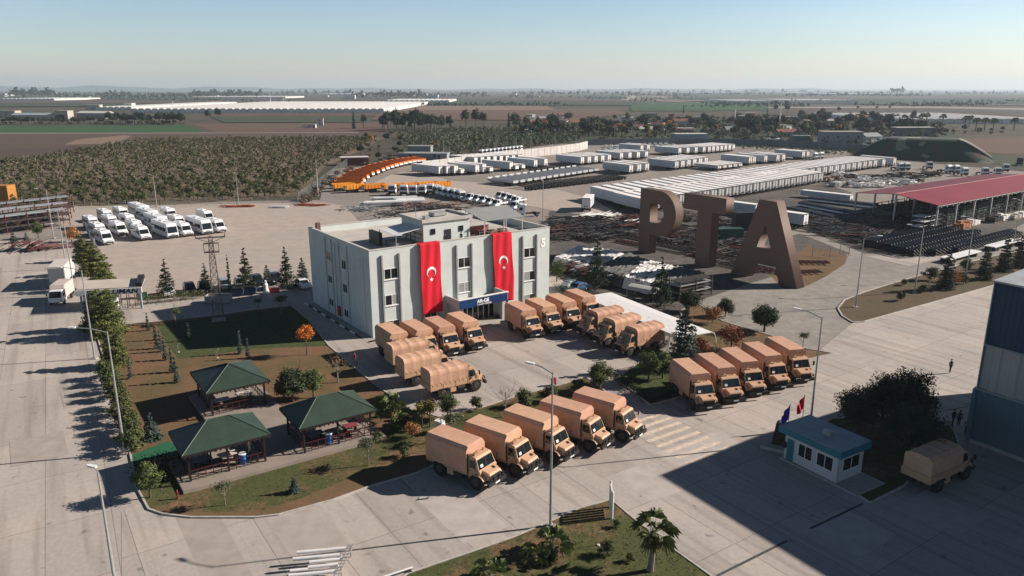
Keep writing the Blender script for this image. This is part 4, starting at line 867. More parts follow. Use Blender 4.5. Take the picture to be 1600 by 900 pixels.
Q = [((689, 275.5), (713, 274.5), 3, 'left cluster near the orange tippers', tr, -42), ((746, 273), (757, 271.5), 2, 'cluster right of the left cluster', tr, -42), ((799, 268), (799, 268), 1, 'third cluster from the left', tr, -42), ((837, 264), (853, 262), 2, 'fourth cluster from the left', tr, -45),
     ((744, 259.5), (812, 255), 8, 'back row along the white wall', tr, -42), ((910, 259), (952, 255), 5, 'row above the drawbar trailers', tr, -50), ((971, 251.5), (1010, 249), 4, 'row left of the double cluster', tr, -50), ((986, 273), (1011, 270), 3, 'cluster in front of the long rows', tr, -56),
     ((1057, 266.5), (1103, 260), 6, 'cluster left of the low trailers', tr, -56), ((1003, 238.5), (1013, 237.5), 2, 'pair near the parked cars', tr, -52), ((1062, 243), (1100, 241), 4, 'middle row in the distance', tr, -52), ((1108, 240.5), (1146, 237), 7, 'farthest row by the grey store', tr, -52),
     ((1172, 259), (1178, 258.5), 2, 'pair right of the low trailers', tr, -57), ((1196, 256.5), (1196, 256.5), 1, 'lone trailer right of the pair', tr, -57), ((1215, 255.5), (1224, 254.5), 2, 'next pair to the right', tr, -57), ((1255, 249.5), (1262, 249), 2, 'rightmost pair beside the white tractors', tr, -57)]
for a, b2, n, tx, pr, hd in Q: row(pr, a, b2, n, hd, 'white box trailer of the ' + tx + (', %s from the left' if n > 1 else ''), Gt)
for a, b2, n, tx in [((723, 274), (723, 274), 1, 'low white box trailer right of the left cluster'), ((757, 271.5), (768, 271), 2, 'low white trailer of the second cluster, %s from the left'), ((808, 267.5), (818, 266.5), 2, 'low white trailer of the third cluster, %s from the left')]: row(ts, a, b2, n, -42, tx, 'low white trailers')
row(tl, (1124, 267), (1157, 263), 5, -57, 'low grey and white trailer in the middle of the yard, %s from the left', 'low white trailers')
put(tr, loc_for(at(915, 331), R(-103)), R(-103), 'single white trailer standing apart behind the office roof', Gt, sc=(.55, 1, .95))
# low flat trailers with side boards (800-935, 265-290)
def make_flatbed(L_=12.5):
    g = thing('flatbed_trailer', 'flatbed trailer', 'trailer')
    b = MB(); b.box(-L_, 0, -1.25, 1.25, 1.1, 1.25); b.box(-L_, 0, -1.27, -1.22, 1.25, 1.95); b.box(-L_, 0, 1.22, 1.27, 1.25, 1.95); b.box(-.05, 0, -1.22, 1.22, 1.25, 1.95); b.box(-L_, -L_ + .06, -1.22, 1.22, 1.25, 2.4); b.build('side_board', mat('board_grey', (.5, .5, .5), .6, var=.15), g)
    b = MB(); b.box(-L_ + .5, -.2, -.5, .5, .7, 1.08); b.build('chassis', m_under, g)
    for k in range(3):
        b = MB(); x = -1.4 - 1.3 * k
        for s in (-1, 1): b.tube([(x, s * .8, .48), (x, s * 1.2, .48)], .48, n=10)
        b.build('axle', m_tyre, g)
    return g
fb = make_flatbed()
row(fb, (806, 291), (932, 271), 14, (-42, -48), 'grey flatbed trailer with side boards, %s from the left in its row', 'flatbed trailers in a slanting row')
def make_skel(L_=11.0):
    g = thing('chassis_trailer', 'bare trailer chassis', 'trailer')
    b = MB(); b.box(-L_, 0, -.55, -.42, .9, 1.15); b.box(-L_, 0, .42, .55, .9, 1.15)
    for k in range(7): x = -L_ + .3 + k * (L_ - .6) / 6; b.box(x - .08, x + .08, -1.2, 1.2, .95, 1.1)
    b.build('frame', m_under, g)
    for k in range(3):
        b = MB(); x = -1.4 - 1.3 * k
        for s in (-1, 1): b.tube([(x, s * .8, .48), (x, s * 1.2, .48)], .48, n=8)
        b.build('axle', m_tyre, g)
    return g
sk = make_skel()
row(sk, (838, 298), (978, 281), 16, (-45, -50), 'bare black trailer chassis without a body, %s from the left in its row', 'bare black trailer chassis')
row(sk, (842, 270), (898, 264), 7, -46, 'bare black trailer chassis in the rear short row, %s from the left', 'bare black trailer chassis')
# ---------------- orange tipper bodies ----------------
m_or = mat('tipper_orange', (.70, .19, .025), .5, var=.2, scale=.6, objvar=.08)
m_ye = mat('tipper_yellow', (.80, .30, .03), .5, var=.12, scale=.6, objvar=.05)
def make_tipper(m, L_=7.5):
    g = thing('tipper_trailer', 'tipper', 'trailer')
    b = MB()
    def wall(x0, x1, y0, y1, z0, z1): b.box(x0, x1, y0, y1, z0, z1)
    wall(-L_, 0, -1.2, 1.2, 1.0, 1.12); wall(-L_, 0, -1.25, -1.15, 1.12, 2.5); wall(-L_, 0, 1.15, 1.25, 1.12, 2.5); wall(-L_, -L_ + .1, -1.15, 1.15, 1.12, 2.5); wall(-.1, 0, -1.15, 1.15, 1.12, 2.3)
    for k in range(7): x = -L_ + .4 + k * (L_ - .8) / 6; wall(x - .06, x + .06, -1.32, -1.252, 1.0, 2.5); wall(x - .06, x + .06, 1.252, 1.32, 1.0, 2.5)
    b.build('tipper_body', m, g)
    b = MB(); b.box(-L_, 0, -1.2, 1.2, 1.9, 1.95); b.build('load_cover', mat('rust_inside', (.42, .15, .035), .9, var=.3, scale=1), g)
    b = MB(); b.box(-L_ + .3, .2, -.5, .5, .65, .98); b.build('chassis', m_under, g)
    for k in range(3):
        b = MB(); x = -1.2 - 1.3 * k
        for s in (-1, 1): b.tube([(x, s * .8, .48), (x, s * 1.2, .48)], .48, n=10)
        b.build('axle', m_tyre, g)
    b = MB(); b.box(.02, .25, -1.1, 1.1, 1.0, 1.7); b.build('tailgate_frame', m_white, g)
    return g
to, ty = make_tipper(m_or, 9.5), make_tipper(m_ye)
arc = [(566, 294), (569, 288), (575, 282.5), (583, 277.5), (591, 274.5), (599, 271), (606, 268), (613, 265.5), (620, 263.5), (627, 261.5), (634, 259.8), (641, 258.2), (648, 257), (655, 256), (662, 255.5)]
for i, (u, v) in enumerate(arc):
    n0 = at(*arc[max(0, i - 1)]); n1 = at(*arc[min(len(arc) - 1, i + 1)]); d = n1 - n0
    h = math.atan2(d.y, d.x) - R(90); w = at(u, v)
    h = R(0 - 28 * i / 14) if i < 0 else R(-4 - 52 * i / 14)
    put(to, (w.x, w.y, .02), h, 'deep orange tipper trailer on the curved row along the fence, %s from its near end' % ORD[i + 1], 'orange tipper trailers')
for i, (u, v) in enumerate([(520, 299), (539, 301), (568, 300), (599, 300), (621, 299), (652, 297), (672, 297)]):
    w = at(u, v); put(ty, (w.x, w.y, .02), R(212), 'yellow tipper trailer of the front row, %s from the left' % ORD[i + 1], 'yellow tipper trailers')
# ---------------- white light trucks with open cabs and tractors ----------------
def make_pickup():
    g = thing('chassis_cab', 'white light truck', 'truck')
    side_prof(MB(), [(.3, .5), (2.6, .5), (2.7, 1.0), (2.0, 1.25), (1.35, 2.15), (1.0, 2.3), (.3, 2.3)], .98, .88, 1.4).build('cab', m_van, g, bevel=.06)
    b = MB(); b.add([(1.98, -.85, 1.32), (1.98, .85, 1.32), (1.4, .8, 2.12), (1.4, -.8, 2.12)], [(0, 1, 2, 3)]); b.v = [(x + .05, y, z + .02) for x, y, z in b.v]; b.build('windscreen', m_glass, g)
    for s in (-1, 1): b = MB(); b.add([(.6, s * .99, 1.35), (1.75, s * .99, 1.35), (1.25, s * .91, 2.1), (.6, s * .91, 2.1)], [(0, 1, 2, 3) if s < 0 else (3, 2, 1, 0)]); b.build('side_window', m_glass, g)
    b = MB(); b.box(-3.2, .2, -1.0, 1.0, .85, .95); b.box(-3.2, .2, -1.02, -.98, .95, 1.3); b.box(-3.2, .2, .98, 1.02, .95, 1.3); b.box(-3.2, -3.15, -.98, .98, .95, 1.3); b.build('flat_bed', m_van, g)
    b = MB(); b.box(-3.1, .3, -.35, .35, .45, .84); b.build('chassis', m_under, g)
    for x in (-2.0, 1.75):
        for s in (-1, 1): wheel(g, x, s * .85, .36, .24, m_steel, n=12)
    return g
pk = make_pickup()
Gp = 'white light trucks beyond the office roof'
for i, (u, v) in enumerate([(770, 325), (760, 322), (750, 319), (740, 317), (729, 315)]): put(pk, loc_for(at(u, v), R(-128), 2.6, 0), R(-128), 'white light truck in the near slanting row, %s from the right' % nth[i], Gp)
for i, (u, v) in enumerate([(800, 320), (793, 317), (784, 314), (776, 312)]): put(pk, loc_for(at(u, v), R(-128), 2.6, 0), R(-128), 'white light truck in the second slanting row, %s from the right' % nth[i], Gp)
put(pk, loc_for(at(808, 327), R(-128), 0, 0), R(-128), 'white light truck peeking over the shade roof of the terrace', Gp)
for i, (u, v) in enumerate([(690, 306), (698, 308.5), (706, 310), (716, 312), (725, 314)]): put(mini, loc_for(at(u, v), R(-70), 3.3, 0), R(-70), 'white van in the short row left of the light trucks, %s from the left' % nth[i], 'white vans beyond the office roof')
def make_tractor(m=None):
    g = thing('tractor_unit', 'white truck tractor', 'truck')
    side_prof(MB(), [(.8, .8), (2.9, .8), (2.95, 1.6), (2.75, 2.9), (2.3, 3.35), (.9, 3.3)], 1.2, 1.15, 1.7).build('cab', m or m_van, g, bevel=.1)
    b = MB(); b.add([(2.95, -1.02, 1.75), (2.95, 1.02, 1.75), (2.78, .98, 2.75), (2.78, -.98, 2.75)], [(0, 1, 2, 3)]); b.v = [(x + .03, y, z) for x, y, z in b.v]; b.build('windscreen', m_glass, g)
    for s in (-1, 1): b = MB(); b.box(1.7, 2.6, s * 1.21 - .01, s * 1.21 + .01, 1.8, 2.6); b.build('side_window', m_glass, g)
    b = MB(); b.box(2.9, 3.0, -1.1, 1.1, .5, 1.25); b.build('bumper', m_black, g)
    b = MB(); b.box(-3.2, 2.6, -.45, .45, .7, 1.0); b.cbox(-1.6, 0, 1.1, 1.0, 1.0, .2); b.build('chassis', m_under, g)
    for x in (-2.2, 1.9):
        for s in (-1, 1): wheel(g, x, s * 1.0, .5, .35, m_steel, n=12)
    return g
tc_ = make_tractor()
for i, (u, v) in enumerate([(612, 305), (630, 306), (645, 306.5), (659, 306), (671, 304)]): put(tc_, loc_for(at(u, v), R(-95), 2.9, 0), R(-95), 'white lorry cab in the row before the yellow tippers, %s from the left' % nth[i], 'white lorries in front of the yellow tippers')
put(tc_, loc_for(at(825, 338), R(190), 0, 0), R(190), 'white truck tractor behind the right corner of the office roof', 'white tractors')
for u, v, h, l in [(1268, 249, -60, 'white tractor left of the two at the end of the trailer pair'), (1277, 248, -60, 'white tractor furthest right of the trailer pair'), (1401, 266, -80, 'white tractor by the foot of the green mound'), (1411, 266, -80, 'white tractor next to the one at the mound foot'), (1449, 264, -100, 'white tractor in front of the middle of the mound'),
                   (1475, 270, -70, 'white tractor right of the scrap heap'), (1487, 270, -75, 'second white tractor right of the scrap heap'), (1500, 274, -80, 'white tractor nearest to the red roof'), (1534, 274, -95, 'white tractor at the end of the mound path'), (1553, 274, -95, 'white tractor right of the mound path'), (1567, 268, -100, 'white tractor farthest right in the yard'),
                   (1146, 225, -80, 'white tractor along the far grey wall'), (1200, 224, -100, 'white tractor at the far wall below the tall mast'), (1212, 224, -80, 'white tractor right of the mast')]:
    put(tc_, loc_for(at(u, v), R(h)), R(h), l, 'white tractors')
dt = make_tractor(mat('truck_green', (.02, .05, .05), .4)); put(dt, loc_for(at(1592, 258), R(-120)), R(-120), 'dark green truck at the right edge below the fields')
# rows of small cars far away
Gc = 'white cars stored at the far wall'
k = 0
for r_, (a, b2, n) in enumerate([((946, 230), (1040, 226), 12), ((952, 232.5), (1052, 228), 12), ((944, 235), (1000, 232), 7)]):
    A, B = at(*a), at(*b2)
    for i in range(n):
        w = A.lerp(B, i / (n - 1)); put(cw, (w.x, w.y, .02), R(-100 + 10 * r_), 'white car in the %s row before the far grey wall, %s from the left' % (['back', 'middle', 'front'][r_], ORD[i + 1]), Gc)
A, B = at(752, 243), at(812, 236)
for i in range(11): w = A.lerp(B, i / 10); put(mini, (w.x, w.y, .02), R(-100), 'white van along the white panel wall, %s from the left' % ORD[i + 1], 'vans along the white wall')
A, B = at(1108, 224.5), at(1134, 224.5)
for i in range(6): w = A.lerp(B, i / 5); put(cw, (w.x, w.y, .02), R(-90), 'white car right of the grey store, %s from the left' % ORD[i + 1], Gc)
# ---------------- vegetation ----------------
def leaf_mat(name, c, c2, ov=.18):
    return mat(name, c, .75, scale=.9, col2=c2, thr=(.35, .62), objvar=ov, spec=.15, detail=3)
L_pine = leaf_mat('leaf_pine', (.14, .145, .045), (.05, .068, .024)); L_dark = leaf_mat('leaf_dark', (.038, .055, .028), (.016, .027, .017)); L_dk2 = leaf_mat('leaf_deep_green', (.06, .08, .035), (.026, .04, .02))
L_blue = leaf_mat('leaf_bluish', (.085, .115, .095), (.035, .055, .046)); L_green = leaf_mat('leaf_green', (.12, .15, .05), (.045, .07, .026))
L_orange = leaf_mat('leaf_orange', (.62, .19, .04), (.38, .10, .025)); L_red = leaf_mat('leaf_rust', (.40, .17, .065), (.22, .09, .045))
L_olive = leaf_mat('leaf_olive', (.12, .13, .075), (.055, .065, .04)); L_yel = leaf_mat('leaf_yellow', (.20, .15, .04), (.10, .085, .03)); L_palm = leaf_mat('leaf_palm', (.19, .22, .085), (.09, .12, .05))
L_grey = leaf_mat('twig_grey', (.22, .17, .13), (.13, .10, .078)); L_orch = leaf_mat('leaf_orchard', (.125, .13, .052), (.055, .064, .028))
m_bark = mat('bark', (.11, .085, .065), .95, var=.4, scale=4, bump=.3); m_barkp = mat('bark_pale', (.24, .20, .17), .95, var=.35, scale=4)
rnd = random.Random(11)
def leaves(b, c, r, n, s, flat=.8):
    """n small leaf-sized faces scattered in a clump"""
    for _ in range(n):
        d = Vector((rnd.gauss(0, 1), rnd.gauss(0, 1), rnd.gauss(0, 1) * flat)); d.normalize()
        p = Vector(c) + Vector((d.x, d.y, d.z * flat)) * r * (rnd.random() ** .45)
        nrm = (d + Vector((rnd.gauss(0, .7), rnd.gauss(0, .7), rnd.gauss(0, .7) + .5))).normalized()
        u = nrm.orthogonal().normalized(); a = rnd.random() * 6.28; u = (Matrix.Rotation(a, 3, nrm) @ u); w = nrm.cross(u); k = s * rnd.uniform(.6, 1.3)
        b.add([p - u * k * .5, p + w * k * .28, p + u * k * .5, p - w * k * .28], [(0, 1, 2, 3)])
def crown_round(rx, rz, z0, nc, nl, s, squash=.75, irregular=.3):
    b = MB()
    for i in range(nc):
        d = Vector((rnd.gauss(0, 1), rnd.gauss(0, 1), rnd.gauss(0, 1))); d.normalize()
        if d.z < -.3 and z0 > .7: d.z *= .4
        q = (rnd.random() ** .4) * rnd.uniform(1 - irregular, 1)
        leaves(b, (d.x * rx * q * .78, d.y * rx * q * .78, z0 + rz + d.z * rz * q * .78), rx * rnd.uniform(.26, .42), nl, s, squash)
    return b
def crown_cone(r, h, z0, layers, nl, s, gap=.25, top=.08, pw=1.0):
    b = MB()
    for k in range(layers):
        t = k / (layers - 1); rr = r * ((1 - t) ** pw * (1 - top) + top); n = max(3, int(7 * (1 - t) + 3)); a0 = rnd.random() * 6
        for j in range(n):
            if rnd.random() < gap * .5: continue
            a = a0 + 6.283 * j / n + rnd.uniform(-.3, .3); q = rnd.uniform(.35, 1.0)
            leaves(b, (math.cos(a) * rr * q * .72, math.sin(a) * rr * q * .72, z0 + h * t - rr * .14 * q + rnd.uniform(-.45, .45) * h / layers), max(.12, rr * .42), nl, s, .38)
    return b
def limbs(b, base, h, r, n, spread, rr=.4, lv=1, seg=6):
    for i in range(n):
        a = 6.283 * i / n + rnd.uniform(-.4, .4); z = h * rnd.uniform(.35, .75); p0 = Vector(base) + Vector((0, 0, z))
        p2 = p0 + Vector((math.cos(a) * spread, math.sin(a) * spread, h * rnd.uniform(.3, .55))); p1 = p0.lerp(p2, .5) + Vector((0, 0, -.08 * h))
        b.tube([p0, p1, p2], [r * rr, r * rr * .7, r * rr * .25], n=seg)
        if lv > 0:
            for j in range(4):
                q0 = p1.lerp(p2, rnd.random()); q1 = q0 + Vector((rnd.gauss(0, 1) * spread * .4, rnd.gauss(0, 1) * spread * .4, rnd.uniform(.1, .4) * h))
                b.tube([q0, q1], [r * rr * .35, r * rr * .1], n=4)
                if lv > 1:
                    for m_ in range(3): q2 = q0.lerp(q1, rnd.uniform(.4, 1)); q3 = q2 + Vector((rnd.gauss(0, 1) * spread * .25, rnd.gauss(0, 1) * spread * .25, rnd.uniform(0, .2) * h)); b.tube([q2, q3], [r * rr * .15, r * rr * .06], n=3)
    return b
def tree(name, cat, cr, leafm, h, r, spread, n=5, bark=None, lv=1, trunk_h=None):
    g = thing(name, name.replace('_', ' '), cat)
    b = MB(); th = trunk_h or h * .75; b.tube([(0, 0, -.1), (r * .3, 0, th * .5), (0, r * .2, th)], [r * 1.2, r * .85, r * .35], n=8)
    if n: limbs(b, (0, 0, 0), h * .7, r, n, spread, lv=lv)
    b.build('trunk', bark or m_bark, g, smooth=True)
    if cr: 
        me = cr.mesh('crown', leafm); o = bpy.data.objects.new('crown', me); COL.objects.link(o); o.parent = g
    return g
T = {}
T['pine'] = tree('pine_tree', 'tree', crown_cone(2.9, 5.6, .5, 13, 150, .26, 0, .42, .55), L_pine, 5.5, .16, 1.6)
T['pine2'] = tree('pine_tree', 'tree', crown_cone(2.5, 5.8, .5, 13, 140, .26, 0, .34, .6), L_pine, 5.5, .15, 1.4)
T['darktree'] = tree('broadleaf_tree', 'tree', crown_round(3.0, 2.7, .9, 60, 230, .2, .8, .25), L_dark, 5.2, .2, 1.8)
T['round'] = tree('broadleaf_tree', 'tree', crown_round(1.8, 1.7, .6, 40, 120, .20, .8, .35), L_green, 3.6, .1, 1.0)
T['darkround'] = tree('broadleaf_tree', 'tree', crown_round(2.1, 1.9, .0, 54, 120, .22, .8, .3), L_dk2, 4.0, .12, 1.1)
T['cedar'] = tree('cedar_tree', 'tree', crown_cone(2.2, 6.3, .8, 15, 50, .24, .35), L_dark, 7.2, .12, 0, n=0, trunk_h=7.0)
T['blueconifer'] = tree('cypress_tree', 'tree', crown_cone(2.3, 6.6, .3, 16, 60, .26, .2, pw=.8), L_blue, 7, .15, 0, n=0, trunk_h=6.5)
T['cypress'] = tree('cypress_tree', 'tree', crown_cone(1.5, 5.2, .2, 16, 60, .2, .1, .1, .55), L_dark, 5.5, .12, 0, n=0, trunk_h=5)
T['young'] = tree('young_cypress', 'tree', crown_cone(.38, 2.1, .25, 9, 26, .12, .1), L_blue, 2.2, .04, 0, n=0, trunk_h=2)
T['shrub'] = tree('shrub', 'shrub', crown_round(.9, .7, .1, 20, 90, .13, .8, .35), leaf_mat('leaf_shrub', (.10, .11, .04), (.035, .05, .02)), .9, .04, .3)
T['bluebush'] = tree('blue_spruce_bush', 'shrub', crown_cone(1.1, 2.2, .1, 8, 60, .17, .1, pw=.9), L_blue, 2.2, .06, 0, n=0, trunk_h=2)
T['orange'] = tree('maple_tree', 'tree', crown_round(1.5, 1.9, 1.1, 30, 70, .2, .8, .5), L_orange, 4.4, .07, 1.0, lv=1)
T['rust'] = tree('rust_leaved_bush', 'shrub', crown_round(1.5, 1.1, .2, 26, 60, .17, .8, .4), L_red, 1.8, .05, .9)
T['bare'] = tree('bare_tree', 'tree', crown_round(1.7, 1.2, 1.7, 20, 5, .14), L_red, 4.2, .10, 1.5, n=6, bark=m_barkp, lv=2)
T['sparse'] = tree('sparse_tree', 'tree', crown_round(1.4, 1.1, 1.3, 20, 26, .2), L_olive, 3.6, .06, 1.0, n=6, bark=m_barkp, lv=2)
T['yellow'] = tree('poplar_tree', 'tree', crown_round(2.0, 2.4, 1.4, 26, 45, .4, .8, .4), L_yel, 5, .12, 1.2)
def palm_tree(h, nf, fl, tr_, dead=True, name='palm_tree', fan=False):
    g = thing(name, 'palm', 'palm tree'); b = MB()
    pts = [(0.1 * math.sin(k * .5), .05 * k * .3, h * k / 6) for k in range(7)]; b.tube(pts, [tr_ * 1.25, tr_, tr_ * .95, tr_ * .9, tr_ * .9, tr_ * 1.15, tr_ * 1.1], n=10)
    for k in range(int(h * 6)):
        a = rnd.random() * 6.28; z = h * (.55 + .45 * rnd.random()); b.bar((math.cos(a) * tr_ * .8, math.sin(a) * tr_ * .8, z), (math.cos(a) * tr_ * 1.5, math.sin(a) * tr_ * 1.5, z + .15), .05)
    b.build('trunk', m_barkp, g)
    b = MB(); top = Vector(pts[-1])
    for i in range(nf):
        a = 6.283 * i / nf * 2.4 + rnd.uniform(-.3, .3); el = rnd.uniform(-.35, 1.25); L_ = fl * rnd.uniform(.8, 1.1)
        d = Vector((math.cos(a) * math.cos(el), math.sin(a) * math.cos(el), math.sin(el))); side = Vector((-math.sin(a), math.cos(a), 0)); stem = L_ * .5
        p = top; e = top + d * stem; b.tube([p, e], [.025, .015], n=4)
        nb = 12
        for j in range(nb):       # fan of drooping blades
            t = (j / (nb - 1) - .5) * 2.7; dd = (d * math.cos(t) + side * math.sin(t)).normalized(); up = d.cross(side); l = L_ * .55 * (1 - .16 * abs(t)) * rnd.uniform(.8, 1.1)
            p1 = e + dd * l * .55; p2 = e + dd * l - Vector((0, 0, l * rnd.uniform(.35, .75))); w = .013 * fl
            s2 = dd.cross(Vector((0, 0, 1))).normalized() * w
            b.add([e, p1 - s2, p2, p1 + s2], [(0, 1, 2), (0, 2, 3)])
    me = b.mesh('fronds', L_palm); o = bpy.data.objects.new('fronds', me); COL.objects.link(o); o.parent = g
    if dead:
        b = MB()
        for i in range(26): a = rnd.random() * 6.28; p = top + Vector((math.cos(a) * tr_, math.sin(a) * tr_, -.1)); q = p + Vector((math.cos(a) * .35, math.sin(a) * .35, -rnd.uniform(.6, 1.1))); s2 = Vector((-math.sin(a), math.cos(a), 0)) * .12; b.add([p, q - s2, q + Vector((0, 0, -.3)), q + s2], [(0, 1, 2), (0, 2, 3)])
        b.build('dead_fronds', mat('frond_dead', (.2, .15, .09), .9, var=.3, scale=3), g)
    return g
T['palm'] = palm_tree(3.1, 20, 2.0, .22)
T['palmlow'] = palm_tree(1.0, 22, 2.2, .25, True)
T['palmfar'] = palm_tree(7.0, 40, 3.0, .4, True)
def plant(k, u, v, label, s=1.0, group=None, rz=None, sz=None):
    w = at(u, v); return put(T[k], (w.x, w.y, .04), rz if rz is not None else rnd.random() * 6.28, label, group, sc=s if sz is None else (s, s, sz))
# near trees, each in its place
for k, u, v, l, s in [
 ('pine', 170, 524, 'bushy olive green pine nearest the gatehouse at the top of the hedge line', 1.05), ('pine2', 150, 514, 'dark pine standing on the road side of the bushy pine by the gatehouse', .85),
 ('pine2', 182, 572, 'rounded pine over the pale trunk at the road edge of the garden', .78), ('pine2', 160, 452, 'large pine north of the gatehouse beside the bus lot', 1.05), ('pine', 143, 428, 'second pine north of the gatehouse', .95), ('pine2', 130, 408, 'smallest pine of the line towards the pipe racks', .8),
 ('rust', 112, 378, 'rust coloured tree beside the pipe racks', 1.6), ('round', 60, 372, 'green shrub in front of the pipe rack', 1.0), ('bluebush', 22, 380, 'grey green bush at the left end of the pipe rack', 1.1), ('bluebush', 42, 378, 'grey green bush right of the left one at the pipe rack', .9),
 ('cedar', 262, 463, 'leftmost young cedar behind the road hedge', .88), ('cedar', 323, 457, 'young cedar just left of the lattice pylon', .7), ('cedar', 386, 456, 'tall cedar right of the dark cypress', 1.05), ('cedar', 449, 450, 'tall cedar near the office corner', 1.0),
 ('blueconifer', 419, 453, 'short dense conifer between the two tall cedars', .62), ('blueconifer', 474, 446, 'grey green conifer beside the office wall', .7),
 ('orange', 480, 555, 'orange autumn maple in the garden by the office', 1.0), ('bare', 528, 598, 'bare pale trunked tree beside the kerb of the court', .9), ('sparse', 275, 508, 'thin sparse tree at the garden edge below the pylon hedge', .9), ('sparse', 440, 492, 'sparse young tree in the shade of the office', 1.1), ('sparse', 404, 488, 'thin tree left of the sparse young one in the office shade', .8),
 ('darkround', 458, 628, 'dense dark green bush tree between the gazebos', 1.15), ('round', 490, 622, 'lower green bush right of the dense dark tree between the gazebos', .9), ('bluebush', 238, 686, 'blue grey spruce bush by the green matting', 1.15),
 ('palmlow', 612, 650, 'bushy fan palm behind the right hand gazebo', 1.0), ('palmlow', 632, 668, 'second fan palm nearer to the foreground lorries', .8), ('yellow', 660, 668, 'yellowing bush tree between the palm and the foreground lorries', .55), ('round', 700, 655, 'loose green tree behind the first foreground lorry', .75),
 ('sparse', 706, 690, 'thin tree behind the first foreground lorry', 1.1), ('bare', 790, 652, 'bare branched tree at the edge of the court', .9), ('shrub', 745, 640, 'spreading green shrub along the court kerb, left one', 1.1), ('shrub', 858, 628, 'green shrub behind the third foreground lorry', 1.5), ('shrub', 903, 613, 'dark clipped bush at the end of the court kerb', 1.3),
 ('round', 937, 612, 'leaning green tree at the mouth of the court', .95), ('round', 1013, 598, 'dense green tree left of the right hand lorry row', 1.0), ('round', 1035, 592, 'low green tree against the first right hand lorry', .9), ('shrub', 985, 598, 'small shrub on the triangular bed', 1.1),
 ('blueconifer', 1067, 575, 'tall blue green conifer beside the car port', 1.15), ('rust', 1096, 552, 'rust coloured bush right of the tall conifer', 1.05), ('rust', 1142, 545, 'large rust orange bush behind the right hand lorries', 1.5), ('yellow', 672, 668, 'second yellowing bush near the meter box', .6), ('rust', 645, 684, 'low rust coloured bush near the meter box', .8), ('shrub', 820, 636, 'green shrub behind the second foreground lorry', 1.5), ('shrub', 930, 602, 'low shrub beside the leaning tree', 1.2), ('rust', 1113, 505, 'rust orange bush behind the car port arch', 1.3),
 ('darkround', 1194, 518, 'round dark tree by the gravel road, right of the rust bush', 1.15), ('darkround', 1076, 487, 'round dark tree above the car port', 1.0), ('darkround', 1133, 494, 'small round dark tree between car port and gravel road', .8), ('sparse', 1254, 545, 'small tree behind the last right hand lorry', .8),
 ('cedar', 1032, 478, 'cedar in front of the covered scrap pile, beside the letter shadow', 1.1), ('cedar', 932, 448, 'cedar left of the covered scrap pile', 1.25), ('round', 870, 440, 'green bush at the rear corner of the office', 1.0), ('rust', 880, 418, 'rusty bush behind the office corner', .8),
 ('round', 235, 778, 'leafy bush at the road corner of the lawn', .85), ('sparse', 352, 790, 'thin leafless shrub on the corner lawn', .8), ('bluebush', 460, 770, 'low grey green bush on the foreground lawn', .6), ('sparse', 576, 728, 'thin young tree with leafy top on the foreground lawn', .95), ('shrub', 590, 692, 'leafy shrub at the corner of the patio', .9), ('shrub', 632, 715, 'dark shrub beside the first foreground lorry', .9),
 ('palm', 1016, 892, 'fan palm with slim trunk on the foreground island', 1.0), ('palmlow', 862, 868, 'bushy fan palm at the lamp post on the foreground island', .8), ('palmlow', 768, 912, 'fan palm cut by the bottom edge of the picture', .7), ('palmlow', 838, 880, 'smaller fan palm left of the bushy one', .6),
 ('shrub', 948, 868, 'green ornamental grass clump on the foreground island', .9), ('shrub', 963, 825, 'small dark bush near the low wall sign', .5), ('shrub', 985, 878, 'small dark bush left of the slim palm', .5),
 ('darktree', 1337, 688, 'dark tree left of the group beside the kiosk', .95), ('darktree', 1377, 672, 'dark tree in the middle of the group behind the kiosk', 1.0), ('darktree', 1413, 676, 'dark tree right of the middle behind the kiosk', 1.15), ('darktree', 1424, 724, 'dark tree nearest to the lone lorry in the shade', 1.0), ('darktree', 1408, 700, 'dark tree between the kiosk and the lone lorry', .9),
 ('cypress', 1477, 452, 'green and rusty rounded conifer on the right island', 1.15), ('rust', 1487, 446, 'rusty half of the rounded conifer on the right island', 1.2), ('cypress', 1537, 437, 'dark cypress cone nearest the hall on the right island', 1.1), ('cypress', 1568, 424, 'dark cypress cone second from the hall', 1.2), ('cypress', 1592, 418, 'dark cypress cone at the right edge of the picture', 1.2),
 ('shrub', 1412, 446, 'small round bush at the kerb of the right island', .9), ('shrub', 1441, 457, 'small round bush beside the second lamp of the right island', 1.1), ('shrub', 1407, 470, 'small round bush at the front of the right island', 1.2), ('shrub', 1453, 438, 'wide green bush left of the rusty conifer', 1.9), ('shrub', 1505, 444, 'low green bush right of the rusty conifer', 1.3), ('round', 1508, 428, 'round green tree at the third lamp of the right island', .8)]:
    plant(k, u, v, l, s)
# young cypresses on the lawn
for i, (u, v) in enumerate([(232, 517), (243, 532), (246, 545), (259, 563), (252, 550), (296, 533), (376, 553), (388, 560), (270, 582), (204, 592), (277, 598)]):
    plant('young', u, v, ['thin young cypress by the path at the top of the garden', 'slim young cypress on the garden lawn, upper one of the close group', 'slim young cypress, middle one of the close group', 'slim young cypress, lowest one of the close group', 'slim young cypress right beside the middle of the close group', 'pale young cypress in the shaded grass', 'pale young cypress at the lower edge of the shaded grass', 'short young cypress right of the shaded grass edge', 'young cypress on the brown lawn above the rear gazebo', 'young cypress alone near the hedge', 'tiny young cypress beside the rear gazebo'][i], rnd.uniform(.9, 1.3))
put(T['cypress'], (*at(360, 460)[:2], 0), 0, 'narrow dark cypress right of the lattice pylon', None, sc=(.28, .28, 1.25))
